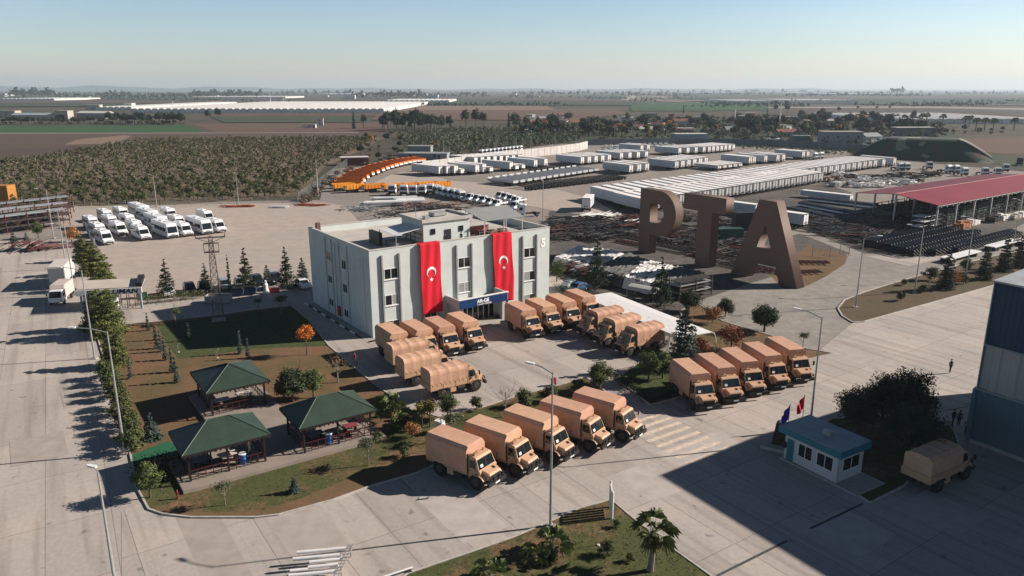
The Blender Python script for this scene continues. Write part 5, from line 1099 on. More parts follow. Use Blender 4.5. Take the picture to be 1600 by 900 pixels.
# clipped hedge along the road: rounded shrubs
hl = [(164, 590), (168, 600), (172, 612), (177, 623), (183, 638), (187, 650), (191, 661), (196, 672), (200, 684), (203, 695), (206, 707)]
for i, (u, v) in enumerate(hl): plant('shrub', u + 3, v, 'rounded hedge shrub along the road, %s from the gatehouse end' % ORD[i + 1], 1.75, 'hedge shrubs along the road')
# box hedges
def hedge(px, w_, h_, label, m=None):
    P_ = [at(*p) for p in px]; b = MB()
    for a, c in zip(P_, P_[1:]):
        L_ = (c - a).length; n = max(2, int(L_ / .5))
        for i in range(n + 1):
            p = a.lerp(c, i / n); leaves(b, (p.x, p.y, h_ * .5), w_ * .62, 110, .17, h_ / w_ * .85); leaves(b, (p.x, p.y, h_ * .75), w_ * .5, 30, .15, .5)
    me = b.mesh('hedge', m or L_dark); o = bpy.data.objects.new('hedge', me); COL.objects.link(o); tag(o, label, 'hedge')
hedge([(228, 475), (318, 465)], 1.7, 1.5, 'clipped low hedge running from the gatehouse to the pylon', L_orch)
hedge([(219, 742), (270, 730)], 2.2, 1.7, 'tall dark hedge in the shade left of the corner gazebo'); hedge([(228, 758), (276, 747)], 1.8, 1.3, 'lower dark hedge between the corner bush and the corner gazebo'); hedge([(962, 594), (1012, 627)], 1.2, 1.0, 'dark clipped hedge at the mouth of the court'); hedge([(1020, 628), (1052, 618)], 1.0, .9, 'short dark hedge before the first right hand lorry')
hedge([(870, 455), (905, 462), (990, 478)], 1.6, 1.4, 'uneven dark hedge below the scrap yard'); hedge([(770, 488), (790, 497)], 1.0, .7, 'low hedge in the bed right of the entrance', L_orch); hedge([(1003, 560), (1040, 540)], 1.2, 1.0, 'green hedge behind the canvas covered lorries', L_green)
hedge([(775, 498), (820, 488)], .8, .7, 'low box hedge behind the lorries right of the entrance', L_orch)

# ---- far trees: small meshes, many copies ----
F = {}
def far(name, cat, cr, lm, h): g = thing(name, name.replace('_', ' '), cat); MB().tube([(0, 0, 0), (0, 0, h * .6)], [.25, .12], n=5).build('trunk', m_bark, g); me = cr.mesh('crown', lm); o = bpy.data.objects.new('crown', me); COL.objects.link(o); o.parent = g; return g
F['b'] = far('broadleaf_tree', 'tree', crown_round(3.2, 3.2, .8, 22, 30, .9, .8, .35), L_dark, 6); F['g'] = far('broadleaf_tree', 'tree', crown_round(3.0, 2.6, .8, 20, 30, .8, .8, .4), L_olive, 5)
F['o'] = far('autumn_tree', 'tree', crown_round(2.6, 2.6, .6, 18, 28, .8, .8, .4), L_red, 5); F['y'] = far('autumn_tree', 'tree', crown_round(2.4, 2.8, .6, 18, 28, .8, .8, .4), L_yel, 5)
F['c'] = far('cypress_tree', 'tree', crown_cone(1.5, 11, .3, 14, 26, .7, .1, .1, .6), L_dark, 10); F['t'] = far('tall_tree', 'tree', crown_round(3.4, 5.5, 1.0, 30, 30, 1.0, .9, .5), L_dark, 11)
F['s'] = far('brown_scrub', 'shrub', crown_round(2.6, 1.2, .1, 14, 26, .6, .8, .4), L_grey, 2)
FL = {'b': 'dark green broadleaf tree around the village', 'g': 'grey green tree around the village', 'o': 'rust coloured autumn tree around the village', 'y': 'yellow green autumn tree around the village', 'c': 'tall narrow cypress standing among the fields', 't': 'tall dark tree clump member beyond the orchards', 's': 'brown leafless scrub near the fence'}
def fplant(k, u, v, s=1.0, label=None, group=None, ez=1.0):
    w = at(u, v); put(F[k], (w.x, w.y, 0), rnd.random() * 6.28, label or FL[k], group or {'b': 'village trees', 'g': 'grey village trees', 'o': 'autumn village trees', 'y': 'yellow village trees', 'c': 'cypresses', 't': 'tall trees', 's': 'scrub'}[k], sc=(s, s, s * ez))
for u, v, s in [(553, 201, 1.0), (795, 201, .95), (1068, 176, .8), (704, 198, .6)]: fplant('c', u, v, s * 1.25)
for i in range(34): fplant('t', 596 + 108 * rnd.random(), 198 + 7 * rnd.random(), rnd.uniform(.7, 1.35))
for u, v, s in [(568, 200, .8), (606, 203, 1.1), (620, 204, 1.2), (634, 202, .95), (648, 205, 1.2), (660, 203, 1.0), (672, 205, .9), (690, 200, .6), (728, 200, 1.1), (744, 201, 1.15), (755, 199, .9), (325, 189, .8), (342, 188, .9), (803, 201, .9)]: fplant('t', u, v, s * 1.45)
vr = random.Random(5)
for i in range(240):
    u = vr.uniform(805, 1440); v = vr.choice([vr.uniform(196, 212), vr.uniform(188, 200), vr.uniform(207, 214)])
    if 1055 < u < 1110 and v > 205: continue
    k = vr.choices('bgoyt', [6, 5, 2, 1.6, .6])[0]; fplant(k, u, v, vr.uniform(1.0, 2.0) * (1.0 if k != 't' else .6))
for i in range(26): fplant(vr.choices('bgs', [2, 3, 2])[0], vr.uniform(560, 640), vr.uniform(212, 252), vr.uniform(.5, .9), 'shrubby tree between the orchard and the tippers', 'shrubby trees by the tippers')
for i in range(34): w = vr.random(); fplant('s', 470 + 110 * w, 318 - 75 * w + vr.uniform(-9, 9), vr.uniform(.5, 1.0), 'brown leafless scrub along the fence', 'scrub')
fplant('y', 742, 226, 1.0, 'yellow poplar in front of the olive grove'); fplant('y', 752, 222, .8, 'smaller yellow tree beside the poplar of the olive grove'); fplant('o', 580, 222, 1.0, 'rust coloured tree above the tippers'); fplant('o', 682, 233, .8, 'rust coloured tree behind the low grey house')
# hedge line in front of the greenhouses on the left
for i in range(90): u = i * 3.25 + vr.uniform(-2, 2); fplant('b' if vr.random() < .65 else 's', u, 194 + vr.uniform(-1.2, .5), vr.uniform(.9, 1.4) * (1.35 if 170 < u < 285 else .9), 'bush of the field hedge before the green field', 'field hedge bushes')
# far tree belts: woods that read as one mass
belt = []
for (u0, u1, v, n, s) in [(15, 82, 152, 22, 4.4), (85, 150, 153, 12, 2.6), (150, 200, 152, 9, 3.2), (165, 300, 154, 24, 2.4), (305, 410, 152, 24, 3.9), (552, 664, 153, 24, 3.6), (715, 760, 150, 8, 3.0), (800, 1000, 149.5, 24, 3.4), (1225, 1320, 152, 12, 2.4), (1395, 1412, 148, 4, 6.0), (430, 555, 148, 18, 3.6), (1000, 1280, 146, 20, 4.0), (1300, 1600, 147, 16, 3.0)]:
    belt += [(*at(u0 + (u1 - u0) * (i + vr.random()) / n, v + vr.uniform(-.9, .9))[:2], s * 2.9 * vr.uniform(.7, 1.2)) for i in range(n)]
for (u, v, k) in [(1212, 177, 't'), (1230, 178, 't'), (1390, 170, 'o'), (1428, 168, 'o'), (1466, 167, 'o'), (1480, 167, 'y'), (1525, 166, 'o'), (1370, 172, 'y'), (1340, 172, 'y'), (1450, 168, 'y'), (1310, 176, 'b'), (1285, 178, 'b')]: fplant(k, u, v, 1.3, 'tree standing alone in the far right fields', 'trees in the far right fields')
for i in range(26): fplant(vr.choice('bgs'), vr.uniform(1400, 1590), vr.uniform(205, 210), vr.uniform(.5, .9), 'low scrub tree below the palms', 'scrub below the palms')
for i, (u, v) in enumerate([(1424, 196), (1440, 194), (1447, 194), (1472, 196), (1507, 200), (1514, 199), (1524, 204), (1538, 204), (1551, 205), (1584, 204), (1308, 204), (1212, 171), (1228, 171)]): plant('palmfar', u, v, 'tall fan palm standing in the line beyond the green mound', 1.15 if u > 1250 else 1.6, 'tall palms')
# orchard: nearest 300 bushes are things, the rest one mass
F['q'] = far('orchard_bush', 'fruit tree', crown_round(1.55, 1.35, .3, 12, 26, .42, .85, .35), L_orch, 2.2)
def inside(p, poly):
    c = False; j = len(poly) - 1
    for i in range(len(poly)):
        a, b = poly[i], poly[j]
        if (a.y > p[1]) != (b.y > p[1]) and p[0] < (b.x - a.x) * (p[1] - a.y) / (b.y - a.y) + a.x: c = not c
        j = i
    return c
opoly = [at(*q) for q in [(-60, 318), (-60, 262), (40, 250), (150, 232), (205, 220), (590, 216), (560, 232), (505, 262), (470, 300), (452, 308), (250, 318), (120, 322), (0, 326)]]
pts = []
ca_, sa_ = math.cos(R(-52)), math.sin(R(-52))
for i in range(-130, 130):
    for j in range(-130, 130):
        x0, y0 = -150 + i * 3.6 + vr.uniform(-1.1, 1.1), 300 + j * 4.3 + vr.uniform(-1.3, 1.3)
        x = -150 + (x0 + 150) * ca_ - (y0 - 300) * sa_; y = 300 + (x0 + 150) * sa_ + (y0 - 300) * ca_
        if inside((x, y), opoly) and vr.random() < .86: pts.append((x * x + y * y, x, y))
pts.sort()
for _, x, y in pts[:300]: put(F['q'], (x, y, 0), vr.random() * 6.28, 'olive green fruit bush of the orchard behind the parking lot', 'orchard bushes', sc=vr.uniform(.7, 1.2))
def mass(pts, name, lm, protos, label=None):
    b = MB()
    for x, y, s in pts:
        pv = vr.choice(protos); a = vr.random() * 6.28; c, n_ = math.cos(a) * s, math.sin(a) * s
        b.add([(x + px_ * c - py_ * n_, y + px_ * n_ + py_ * c, pz_ * s) for px_, py_, pz_ in pv.v], pv.f)
    me = b.mesh(name, lm); o = bpy.data.objects.new(name, me); COL.objects.link(o); o['kind'] = 'stuff'; 
    if label: o['label'] = label
    return o
small = [crown_round(1.6, 1.3, .2, 7, 7, .75, .85, .35) for _ in range(4)]
mass([(x, y, vr.uniform(.7, 1.25)) for _, x, y in pts[300:] if vr.random() < .8], 'orchard', L_orch, small)
mass([(x, y, vr.uniform(.5, 1.0)) for _, x, y in pts[300:] if vr.random() < .8], 'orchard_undergrowth', L_grey, small)
vp = [at(*q) for q in [(800, 205), (1000, 190), (1160, 184), (1460, 190), (1500, 211), (1400, 236), (1250, 226), (1060, 221), (925, 223), (915, 212)]]; vv = []
while len(vv) < 900:
    x, y = vr.uniform(0, 420), vr.uniform(380, 900)
    if inside((x, y), vp): vv.append((x, y, vr.uniform(.8, 2.3)))
mass(vv[:520], 'village_greenery', L_dk2, small); mass(vv[520:800], 'village_greenery', L_olive, small); mass(vv[800:], 'village_scrub', leaf_mat('leaf_brown', (.19, .12, .06), (.10, .07, .04)), small)
gp = [at(*q) for q in [(618, 214), (700, 204), (830, 203), (915, 212), (905, 222), (800, 236), (700, 246), (650, 236)]]
op2 = []
for i in range(-60, 90):
    for j in range(-40, 60):
        x, y = 20 + i * 5.2 + vr.uniform(-.8, .8), 450 + j * 5.2 + vr.uniform(-.8, .8)
        if inside((x, y), gp): op2.append((x, y, vr.uniform(1.1, 1.7)))
mass(op2, 'olive_grove', L_olive, small)
for _ in range(46):      # hedgerows and tree lines between the far fields
    u0 = vr.uniform(-40, 1560); v0 = 147 + 22 * vr.random() ** 1.6; L0 = vr.uniform(40, 190); sl = vr.uniform(-.012, .012)
    if u0 < 640 and v0 > 161: continue
    n0 = int(L0 / vr.uniform(4, 9)); belt += [(*at(u0 + L0 * (i + vr.random()) / n0, max(145.5, v0 + sl * i * L0 / n0 + vr.uniform(-.3, .3)))[:2], vr.uniform(1.6, 4.2) * (1.9 if v0 < 153 else 1)) for i in range(n0)]
mass(belt, 'distant_woods', L_dark, small)
sx = [at(*q) for q in [(1095, 227), (1380, 238), (1400, 244), (1300, 243), (1190, 236)]]
mass([(x, y, vr.uniform(.5, .9)) for x, y in [(vr.uniform(60, 260), vr.uniform(340, 480)) for _ in range(1600)] if inside((x, y), sx)], 'bushes', L_olive, small)
print('orchard', len(pts), 'grove', len(op2))
# ---------------- lamp posts, pylon, poles ----------------
def lamp_post(h, arm, label, u, v, hd, armr=.05):
    g = thing('street_lamp', label, 'street lamp', (*at(u, v)[:2], 0), R(hd), 'street lamps of the yard')
    MB().tube([(0, 0, 0), (0, 0, h * .5), (0, 0, h)], [.12, .09, .055], n=8).build('pole', m_steel, g, smooth=True)
    MB().cbox(0, 0, .05, .7, .7, .12).build('footing', m_concrete, g)
    b = MB(); b.tube([(0, 0, h - .1), (arm * .5, 0, h + .25), (arm, 0, h + .35)], [armr, armr, armr * .8], n=6); b.build('arm', m_steel, g)
    b = MB(); b.prism([(arm - .25, -.09), (arm - .1, -.15), (arm + .4, -.15), (arm + .55, -.06), (arm + .55, .06), (arm + .4, .15), (arm - .1, .15), (arm - .25, .09)], h + .30, h + .42); b.build('lamp_head', m_white, g, bevel=.02)
    return g
for u, v, h, arm, hd, l in [(195, 708, 12.0, 3.0, 180, 'tall street lamp beside the garden hedge, its arm over the road'), (182, 925, 9.0, .3, 160, 'street lamp cut by the bottom edge at the left, seen from above'), (860, 822, 12.8, 1.8, 148, 'street lamp rising from the foreground island before the lorries'), (1263, 690, 12.6, 2.2, 140, 'street lamp standing behind the security kiosk'),
                        (1337, 480, 11, 2.2, 0, 'street lamp at the tip of the right island'), (1429, 457, 11, 2.0, 150, 'street lamp in the middle of the right island'), (1508, 436, 11, 2.0, 180, 'street lamp near the third tree of the right island'), (148, 560, 11.5, 2.5, 180, 'street lamp left of the rounded pine at the road'),
                        (117, 460, 11.5, 2.0, 180, 'street lamp behind the gatehouse roof'), (104, 420, 11, 1.6, 180, 'street lamp beside the delivery truck'), (84, 372, 11, 2.2, 180, 'street lamp in front of the pipe racks'), (245, 323, 9, 1.2, 170, 'street lamp at the lot edge before the orchard'), (373, 320, 9, .5, 170, 'slim street lamp at the orchard edge right of the buses'),
                        (848, 350, 11, 1.0, 200, 'slim street lamp behind the office roof'), (1583, 385, 10, 1.4, 180, 'street lamp beside the pipe stacks at the right')]:
    lamp_post(h, arm, l, u, v, hd)
for i, (u, v) in enumerate([(693, 242), (717, 240), (775, 235), (807, 232), (831, 229.5), (868, 226), (900, 223), (1041, 220), (960, 222), (1000, 221)]):
    lamp_post(9, .8, 'thin far street lamp along the panel wall, %s from the left' % ORD[i + 1], u, v, 200, .04)
# lattice pylon
w = at(342, 500); g = thing('lattice_pylon', 'rusty lattice power pylon with cross arm between garden and parking lot', 'pylon', (w.x, w.y, 0), R(20))
m_py = mat('pylon_steel', (.19, .155, .13), .7, var=.25, scale=1.5)
b = MB(); H_ = 12.6
def pw(z): return .75 - .5 * z / H_
lv = [0, 1.3, 2.6, 3.9, 5.1, 6.3, 7.4, 8.5, 9.5, 10.4, 11.2, 12.0]
for s, t in ((-1, -1), (1, -1), (1, 1), (-1, 1)): b.bar((s * pw(0), t * pw(0), 0), (s * pw(H_), t * pw(H_), H_), .09)
for a, c in zip(lv, lv[1:]):
    A_, C_ = pw(a), pw(c)
    for s, t, s2, t2 in ((-1, -1, 1, -1), (1, -1, 1, 1), (1, 1, -1, 1), (-1, 1, -1, -1)):
        b.bar((s * A_, t * A_, a), (s2 * C_, t2 * C_, c), .05); b.bar((s2 * A_, t2 * A_, a), (s * C_, t * C_, c), .05); b.bar((s * C_, t * C_, c), (s2 * C_, t2 * C_, c), .05)
b.build('lattice', m_py, g)
b = MB(); b.box(-2.0, 2.0, -.1, .1, 12.3, 12.5); b.box(-1.0, 1.0, -.35, .35, 10.2, 10.35); b.box(-1.0, 1.0, -.35, .35, 11.5, 11.6)
for x in (-1, 1): b.bar((x, -.35, 10.2), (x, -.35, 11.6), .06); b.bar((x, .35, 10.2), (x, .35, 11.6), .06)
b.bar((-2, 0, 12.4), (0, 0, 11.6), .06); b.bar((2, 0, 12.4), (0, 0, 11.6), .06); b.build('cross_arm', m_py, g)
for x in (-1.95, 0, 1.95): b = MB(); b.tube([(x, 0, 12.5), (x, 0, 12.95)], [.09, .05], n=8); b.build('insulator', mat('porcelain', (.16, .08, .05), .3), g)
b = MB(); b.box(-.95, .95, -.95, .95, 0, .12); b.build('footing', m_concrete, g, bevel=.03)
w = at(497, 306); g = thing('utility_pole', 'concrete utility pole by the fence near the yellow tippers', 'pole', (w.x, w.y, 0), 0)
MB().tube([(0, 0, 0), (0, 0, 11.5)], [.22, .12], n=8).build('pole', m_concrete, g); b = MB(); b.box(-1.6, 1.6, -.08, .08, 10.2, 10.35); b.box(-1.0, 1.0, -.08, .08, 9.2, 9.35); b.build('cross_arm', m_steel, g)
for x in (-1.4, 0, 1.4): b = MB(); b.tube([(x, 0, 10.35), (x, 0, 10.7)], .07, n=6); b.build('insulator', MATS['porcelain'], g)
w = at(1217, 203); g = thing('radio_mast', 'tall pale mast rising above the village roofs', 'mast', (w.x, w.y, 0), 0); MB().tube([(0, 0, 0), (0, 0, 22)], [.7, .35], n=8).build('pole', m_white, g)
MB().tube([(0, 0, 12), (0, 0, 12.8)], [1.1, 1.1], n=10).build('balcony', m_white, g)
for i, (u, v, h) in enumerate([(271, 172, 14), (423, 163, 22), (444, 163, 14), (288, 173, 12), (1147, 200, 16)]): b = MB(); w = at(u, v); o = b.tube([(0, 0, 0), (0, 0, h)], [.6, .4], n=6).build('slim_mast', m_white); o.location = w; tag(o, ['slim white mast at the greenhouses, left one', 'tall slim mast in the fields behind the greenhouses', 'shorter slim mast right of the tall one in the fields', 'slim mast above the greenhouse arches', 'slim mast among the village houses'][i], 'mast')
# ---------------- walls and fences ----------------
m_panel = mat('panel_wall', (.50, .47, .44), .85, var=.15, scale=.4); m_gw = mat('grey_wall', (.17, .19, .20), .85, var=.2, scale=.3)
def wall_line(name, label, px, h, m, step, post=.25, cat='wall'):
    g = thing(name, label, cat); P_ = [at(*p) for p in px]; b = MB(); c = MB()
    for a, d in zip(P_, P_[1:]):
        n = max(1, int((d - a).length / step))
        for i in range(n):
            p, q = a.lerp(d, i / n), a.lerp(d, (i + 1) / n); b.bar((p.x, p.y, h / 2), (q.x, q.y, h / 2), .15, h); c.bar((p.x, p.y, 0), (p.x, p.y, h + .1), post)
    b.build('panel', m, g); c.build('post', m, g); return g
wall_line('panel_wall', 'white concrete panel wall curving round the trailer yard', [(660, 268), (700, 263), (760, 254), (820, 247), (870, 241), (905, 235.5), (918, 232)], 4.2, m_panel, 5)
wall_line('boundary_wall', 'grey boundary wall behind the far parked cars', [(918, 227), (1060, 225), (1150, 226), (1250, 230), (1400, 240)], 3.6, m_gw, 6)
def mesh_fence(label, px, h, step=2.5):
    g = thing('chain_link_fence', label, 'fence'); P_ = [at(*p) for p in px]; c = MB(); n_ = MB()
    for a, d in zip(P_, P_[1:]):
        n = max(1, int((d - a).length / step))
        for i in range(n + 1): p = a.lerp(d, i / n); c.bar((p.x, p.y, 0), (p.x, p.y, h), .09)
        k = int((d - a).length / .5)
        for z in [h * t / 6 for t in range(1, 7)]: n_.bar((a.x, a.y, z), (d.x, d.y, z), .025)
        for i in range(k): p = a.lerp(d, i / k); n_.bar((p.x, p.y, 0), (p.x, p.y, h), .018)
    c.build('post', m_concrete, g); n_.build('mesh', m_steel, g); return g
mesh_fence('pale mesh fence on concrete posts between scrub and orange tippers', [(467, 316), (488, 300), (510, 284), (530, 268), (545, 257)], 3.0)
mesh_fence('mesh fence between the bus lot and the orchard', [(116, 327), (250, 323), (370, 320), (465, 317)], 2.2, 4)
mesh_fence('grey mesh fence beside the leftmost minibus column', [(131, 352), (140, 372), (152, 395), (166, 418)], 2.0)
mesh_fence('low mesh gate beside the letter A', [(1269, 400), (1296, 403)], 2.2, 3); mesh_fence('small mesh panel on the gravel bank right of the letter A', [(1312, 397), (1326, 400)], 2.0, 2)
# ---------------- pipe racks at the left ----------------
m_pipe = mat('pipe_grey', (.20, .21, .23), .5, var=.2, scale=.5, objvar=.15); m_rust = mat('rusty_steel', (.12, .045, .036), .8, var=.4, scale=1.2, objvar=.2); m_dst = mat('dark_steel', (.05, .042, .04), .7, var=.4, scale=1.5, objvar=.2)
def rack(label, a, b2, h, layers, z0=.0):
    A, B = at(*a), at(*b2); d = (B - A); L_ = d.length; g = thing('pipe_rack', label, 'rack', (A.x, A.y, 0), math.atan2(d.y, d.x), 'pipe racks')
    n = int(L_ / 4); b = MB()
    for i in range(n + 1):
        x = L_ * i / n
        for y in (0, 3.2): b.bar((x, y, 0), (x, y, h + .8), .16)
        for k in range(1, layers + 1): b.bar((x, 0, h * k / layers - .1), (x, 3.2, h * k / layers - .1), .12)
        if i < n: b.bar((x, 0, .3), (x + L_ / n, 0, h - .3), .07); b.bar((x, 0, h - .3), (x + L_ / n, 0, .3), .07)
    b.build('frame', m_rust, g)
    for k in range(1, layers + 1):
        b = MB()
        for j in range(9):
            y = .2 + j * .35; s = vr.uniform(-1.5, .5); b.tube([(s, y, h * k / layers + .1), (L_ + s, y, h * k / layers + .1)], .15, n=8)
        b.build('pipe_bundle', m_pipe if k == layers else m_dst, g, smooth=True)
rack('front rack stacked with long grey pipes at the left edge', (-60, 376), (110, 352), 4.0, 3); rack('middle rack stacked with long grey pipes at the left edge', (-60, 362), (112, 341), 4.0, 3); rack('rear rack stacked with long grey pipes at the left edge', (-40, 352), (116, 332), 4.4, 3)
m_ax2 = mat('offcut_grey', (.09, .09, .088), .6, var=.5, scale=2)
# steel heap in front of the racks
def heap(label, u, v, n, ln, m, name='steel_heap', spread=2.2, hz=1.0, ang=None, cat='scrap heap', r=.12, sq=True):
    w = at(u, v); b = MB()
    for i in range(n):
        a = ang + vr.uniform(-.15, .15) if ang is not None else vr.random() * 3.14
        c = Vector((vr.gauss(0, spread), vr.gauss(0, spread * .5), vr.uniform(.1, hz))); d = Vector((math.cos(a), math.sin(a), vr.uniform(-.06, .06))) * ln * vr.uniform(.4, .6)
        b.bar(c - d, c + d, r * vr.uniform(.7, 2), r)
    o = b.build(name, m); o.location = w; tag(o, label, cat); return o
heap('heap of rusty red steel beams in front of the pipe racks', 48, 390, 60, 3.6, m_rust, ang=R(100), spread=2.0, hz=1.8); heap('lighter heap of pinkish profiles beside the delivery truck', 82, 388, 26, 4, mat('pink_steel', (.38, .22, .2), .7, var=.3), ang=R(20), spread=1.6)
w = at(6, 318); o = MB().box(-6, 3, -2, 2, 0, 5.5).build('storage_container', mat('ochre', (.42, .18, .04), .7, var=.2, scale=.4), bevel=.05); o.location = w; tag(o, 'orange ochre container at the left edge behind the racks', 'container')
# orange formwork strips at the lot edge
for i, (u, v) in enumerate([(362, 323.5), (384, 323), (478, 321), (495, 321.5)]): heap('low pile of orange planks at the edge of the lot, %s from the left' % nth[i], u, v, 16, 3.4, mat('plank_orange', (.45, .10, .04), .8, var=.2), name='plank_pile', spread=1.1, hz=.5, ang=R(10), cat='pile', r=.16)
heap('white sheet pile at the lot edge behind the office', 437, 324.5, 14, 3, m_white, name='plank_pile', spread=.9, hz=.4, ang=0, cat='pile', r=.3)
# white covered stack behind the office (560-640, 305-325)
for i, (u, v, l_) in enumerate([(600, 322, 12), (618, 314, 13), (640, 318, 9)]):
    w = at(u, v); b = MB()
    for k in range(9): b.tube([(-l_ * .5 + vr.uniform(-1, 1), vr.uniform(-1.6, 1.6), .4 + .28 * (k % 4)), (l_ * .5, vr.uniform(-1.6, 1.6), .4 + .28 * (k % 4))], vr.uniform(.3, .5), n=8)
    o = b.build('wrapped_bundle', m_white); o.location = w; o.rotation_euler = (0, 0, R(14)); tag(o, ['white wrapped bundle nearest to the office roof', 'white wrapped bundle farthest from the office roof', 'white wrapped bundle at the right of the wrapped stack'][i], 'bundle')
# ---------------- scrap yard: bare frames in rows, bundles ----------------
def make_frame(m, L_=9):
    g = thing('scrap_chassis', 'chassis', 'scrap chassis'); b = MB(); b.box(-L_ / 2, L_ / 2, -.5, -.38, .25, .5); b.box(-L_ / 2, L_ / 2, .38, .5, .25, .5)
    for k in range(8): x = -L_ / 2 + .2 + k * (L_ - .4) / 7; b.box(x - .06, x + .06, -1.1, 1.1, .3, .45)
    b.box(-L_ / 2, L_ / 2, -1.12, -1.04, .3, .42); b.box(-L_ / 2, L_ / 2, 1.04, 1.12, .3, .42)
    b.build('ladder_frame', m, g); return g
fr1, fr2 = make_frame(m_dst), make_frame(m_rust, 8)
fa = at(965, 387) - at(857, 362); fa = math.atan2(fa.y, fa.x); fpoly = [at(*q) for q in [(862, 338), (925, 334), (1000, 346), (1060, 352), (1180, 376), (1186, 430), (1150, 425), (1080, 398), (990, 384), (864, 376)]]
cf, sf = math.cos(fa), math.sin(fa); k = 0
for i in range(-14, 14):
    for j in range(-40, 40):
        u_, v_ = i * 9.7 + vr.uniform(-.4, .4) + (j % 2) * .7, j * 2.6 + vr.uniform(-.35, .35); x, y = 30 + u_ * cf - v_ * sf, 165 + u_ * sf + v_ * cf
        if k < 200 and inside((x, y), fpoly) and vr.random() < .86:
            k += 1; put(fr1 if vr.random() < .88 else fr2, (x, y, .02 + .28 * vr.choice([0, 0, 1])), fa + R(vr.uniform(-3, 3)), 'bare steel frame lying flat in the scrap yard', 'steel frames in the scrap yard')
print('frames', k)
for i, (a, b2) in enumerate([((1205, 425), (1245, 436)), ((1262, 412), (1292, 422)), ((1250, 428), (1290, 430))]): put(fr2, (*at(*a)[:2], .05), R(-20 + 15 * i), 'rusty ladder frame lying right of the letter A, %s of three' % nth[i])
# covered pile (white and grey sheets) 860-1110
m_sheetw = mat('tarp_white', (.55, .53, .51), .8, col2=(.10, .10, .10), thr=(.40, .46), scale=.55, detail=7); m_sheetg = mat('tarp_grey', (.12, .12, .115), .85, var=.4, scale=.8)
def pile(label, px, h, m, name='covered_pile', bumps=.35):
    P_ = [at(*p, h) for p in px]; n, k = 26, 14; b = MB(); vs = []
    for j in range(k + 1):
        for i in range(n + 1):
            s, t = i / n, j / k; p = P_[0].lerp(P_[1], s).lerp(P_[3].lerp(P_[2], s), t); ed = min(s, 1 - s, t * .7, (1 - t) * .7)
            vs.append((p.x, p.y, (h if ed > 0 else h * .1) + (bumps * (vr.random() - .5) if ed > 0 else 0)))
    b.add(vs, [(j * (n + 1) + i, j * (n + 1) + i + 1, (j + 1) * (n + 1) + i + 1, (j + 1) * (n + 1) + i) for j in range(k) for i in range(n)]); 
    top = b.build(name, m); tag(top, label, 'pile'); return top
pile('pile of scrap under torn white sheeting behind the office', [(862, 402), (925, 420), (985, 392), (905, 382)], 1.8, m_sheetw); pile('dark grey sheeted section in the middle of the scrap pile', [(925, 420), (972, 434), (1012, 404), (985, 392)], 2.0, m_sheetg); pile('white sheeted section left of the letter T', [(972, 434), (1015, 444), (1060, 414), (1012, 402)], 2.0, m_sheetw); pile('grey sheeted section at the right end of the scrap pile', [(1015, 444), (1060, 446), (1105, 424), (1060, 412)], 2.2, m_sheetg)
b = MB()
A, B = at(868, 428), at(1062, 472); d = (B - A); L_ = d.length
g = thing('steel_bundle_stack', 'long dark stack of steel profiles along the front of the scrap pile', 'stack', (A.x, A.y, 0), math.atan2(d.y, d.x))
for j in range(26):
    b = MB(); x = j * L_ / 26
    for q in range(9): y0 = vr.uniform(.2, 1.5); b.bar((x + vr.uniform(0, .8), y0, .2 + q * .2), (x + vr.uniform(.2, 1.4), y0 + 7, .2 + q * .2), .22, .1)
    b.build('profile_bundle', [m_dst, m_rust, m_dst, m_steel][j % 4], g)
# lorry bodies rack right of pile (1040-1110, 430-465)
g = thing('rack_of_panels', 'rack of grey panels at the right end of the scrap pile', 'rack', (*at(1060, 470)[:2], 0), R(34)); 
for k in range(5): b = MB(); b.box(0, 7.5, -.2, 2.2, .5 + k * .6, .62 + k * .6); b.build('panel', m_steel if k % 2 else m_dst, g)
b = MB(); [b.bar((x, y, 0), (x, y, 3.4), .15) for x in (0, 3.7, 7.5) for y in (-.2, 2.2)]; b.build('frame', m_dst, g)
g = thing('small_tank', 'pale arched frame shelter near the car port', 'shelter', (*at(985, 462)[:2], 0), R(-40)); b = MB(); b.prism([(-1.4, 1.4), (-1, 1.9), (0, 2.1), (1, 1.9), (1.4, 1.4)], 0, 5, axis='x'); b.build('cover', mat('cover_grey', (.35, .35, .34), .8), g); b = MB(); [b.bar((x, y, 0), (x, y, 1.5), .1) for x in (.1, 4.9) for y in (-1.3, 1.3)]; b.build('leg', m_steel, g)
for i, (u, v) in enumerate([(1065, 342), (1080, 345), (1118, 352), (1146, 352), (1156, 362)]): heap('dark scrap heap between the letters, %s from the left' % nth[i], u, v, 40, 3, m_dst, spread=1.6, hz=2.0)
for i, (u, v) in enumerate([(1290, 360), (1312, 366), (1335, 372), (1358, 378), (1275, 352), (1300, 350), (1330, 356), (1322, 345), (1352, 362), (1375, 372)]): heap('dark heap of steel offcuts between the bundles and the axle stacks, %s counted outwards' % ORD[i + 1], u, v, 40, 4.5, [m_dst, m_ax2, m_rust][i % 3], name='offcut_heap', spread=3.0, hz=.9, ang=fa + R(20 * (i % 3)))
cc = [at(*q) for q in [(866, 340), (1000, 340), (1175, 374), (1184, 432), (1090, 404), (868, 372)]]; k = 0
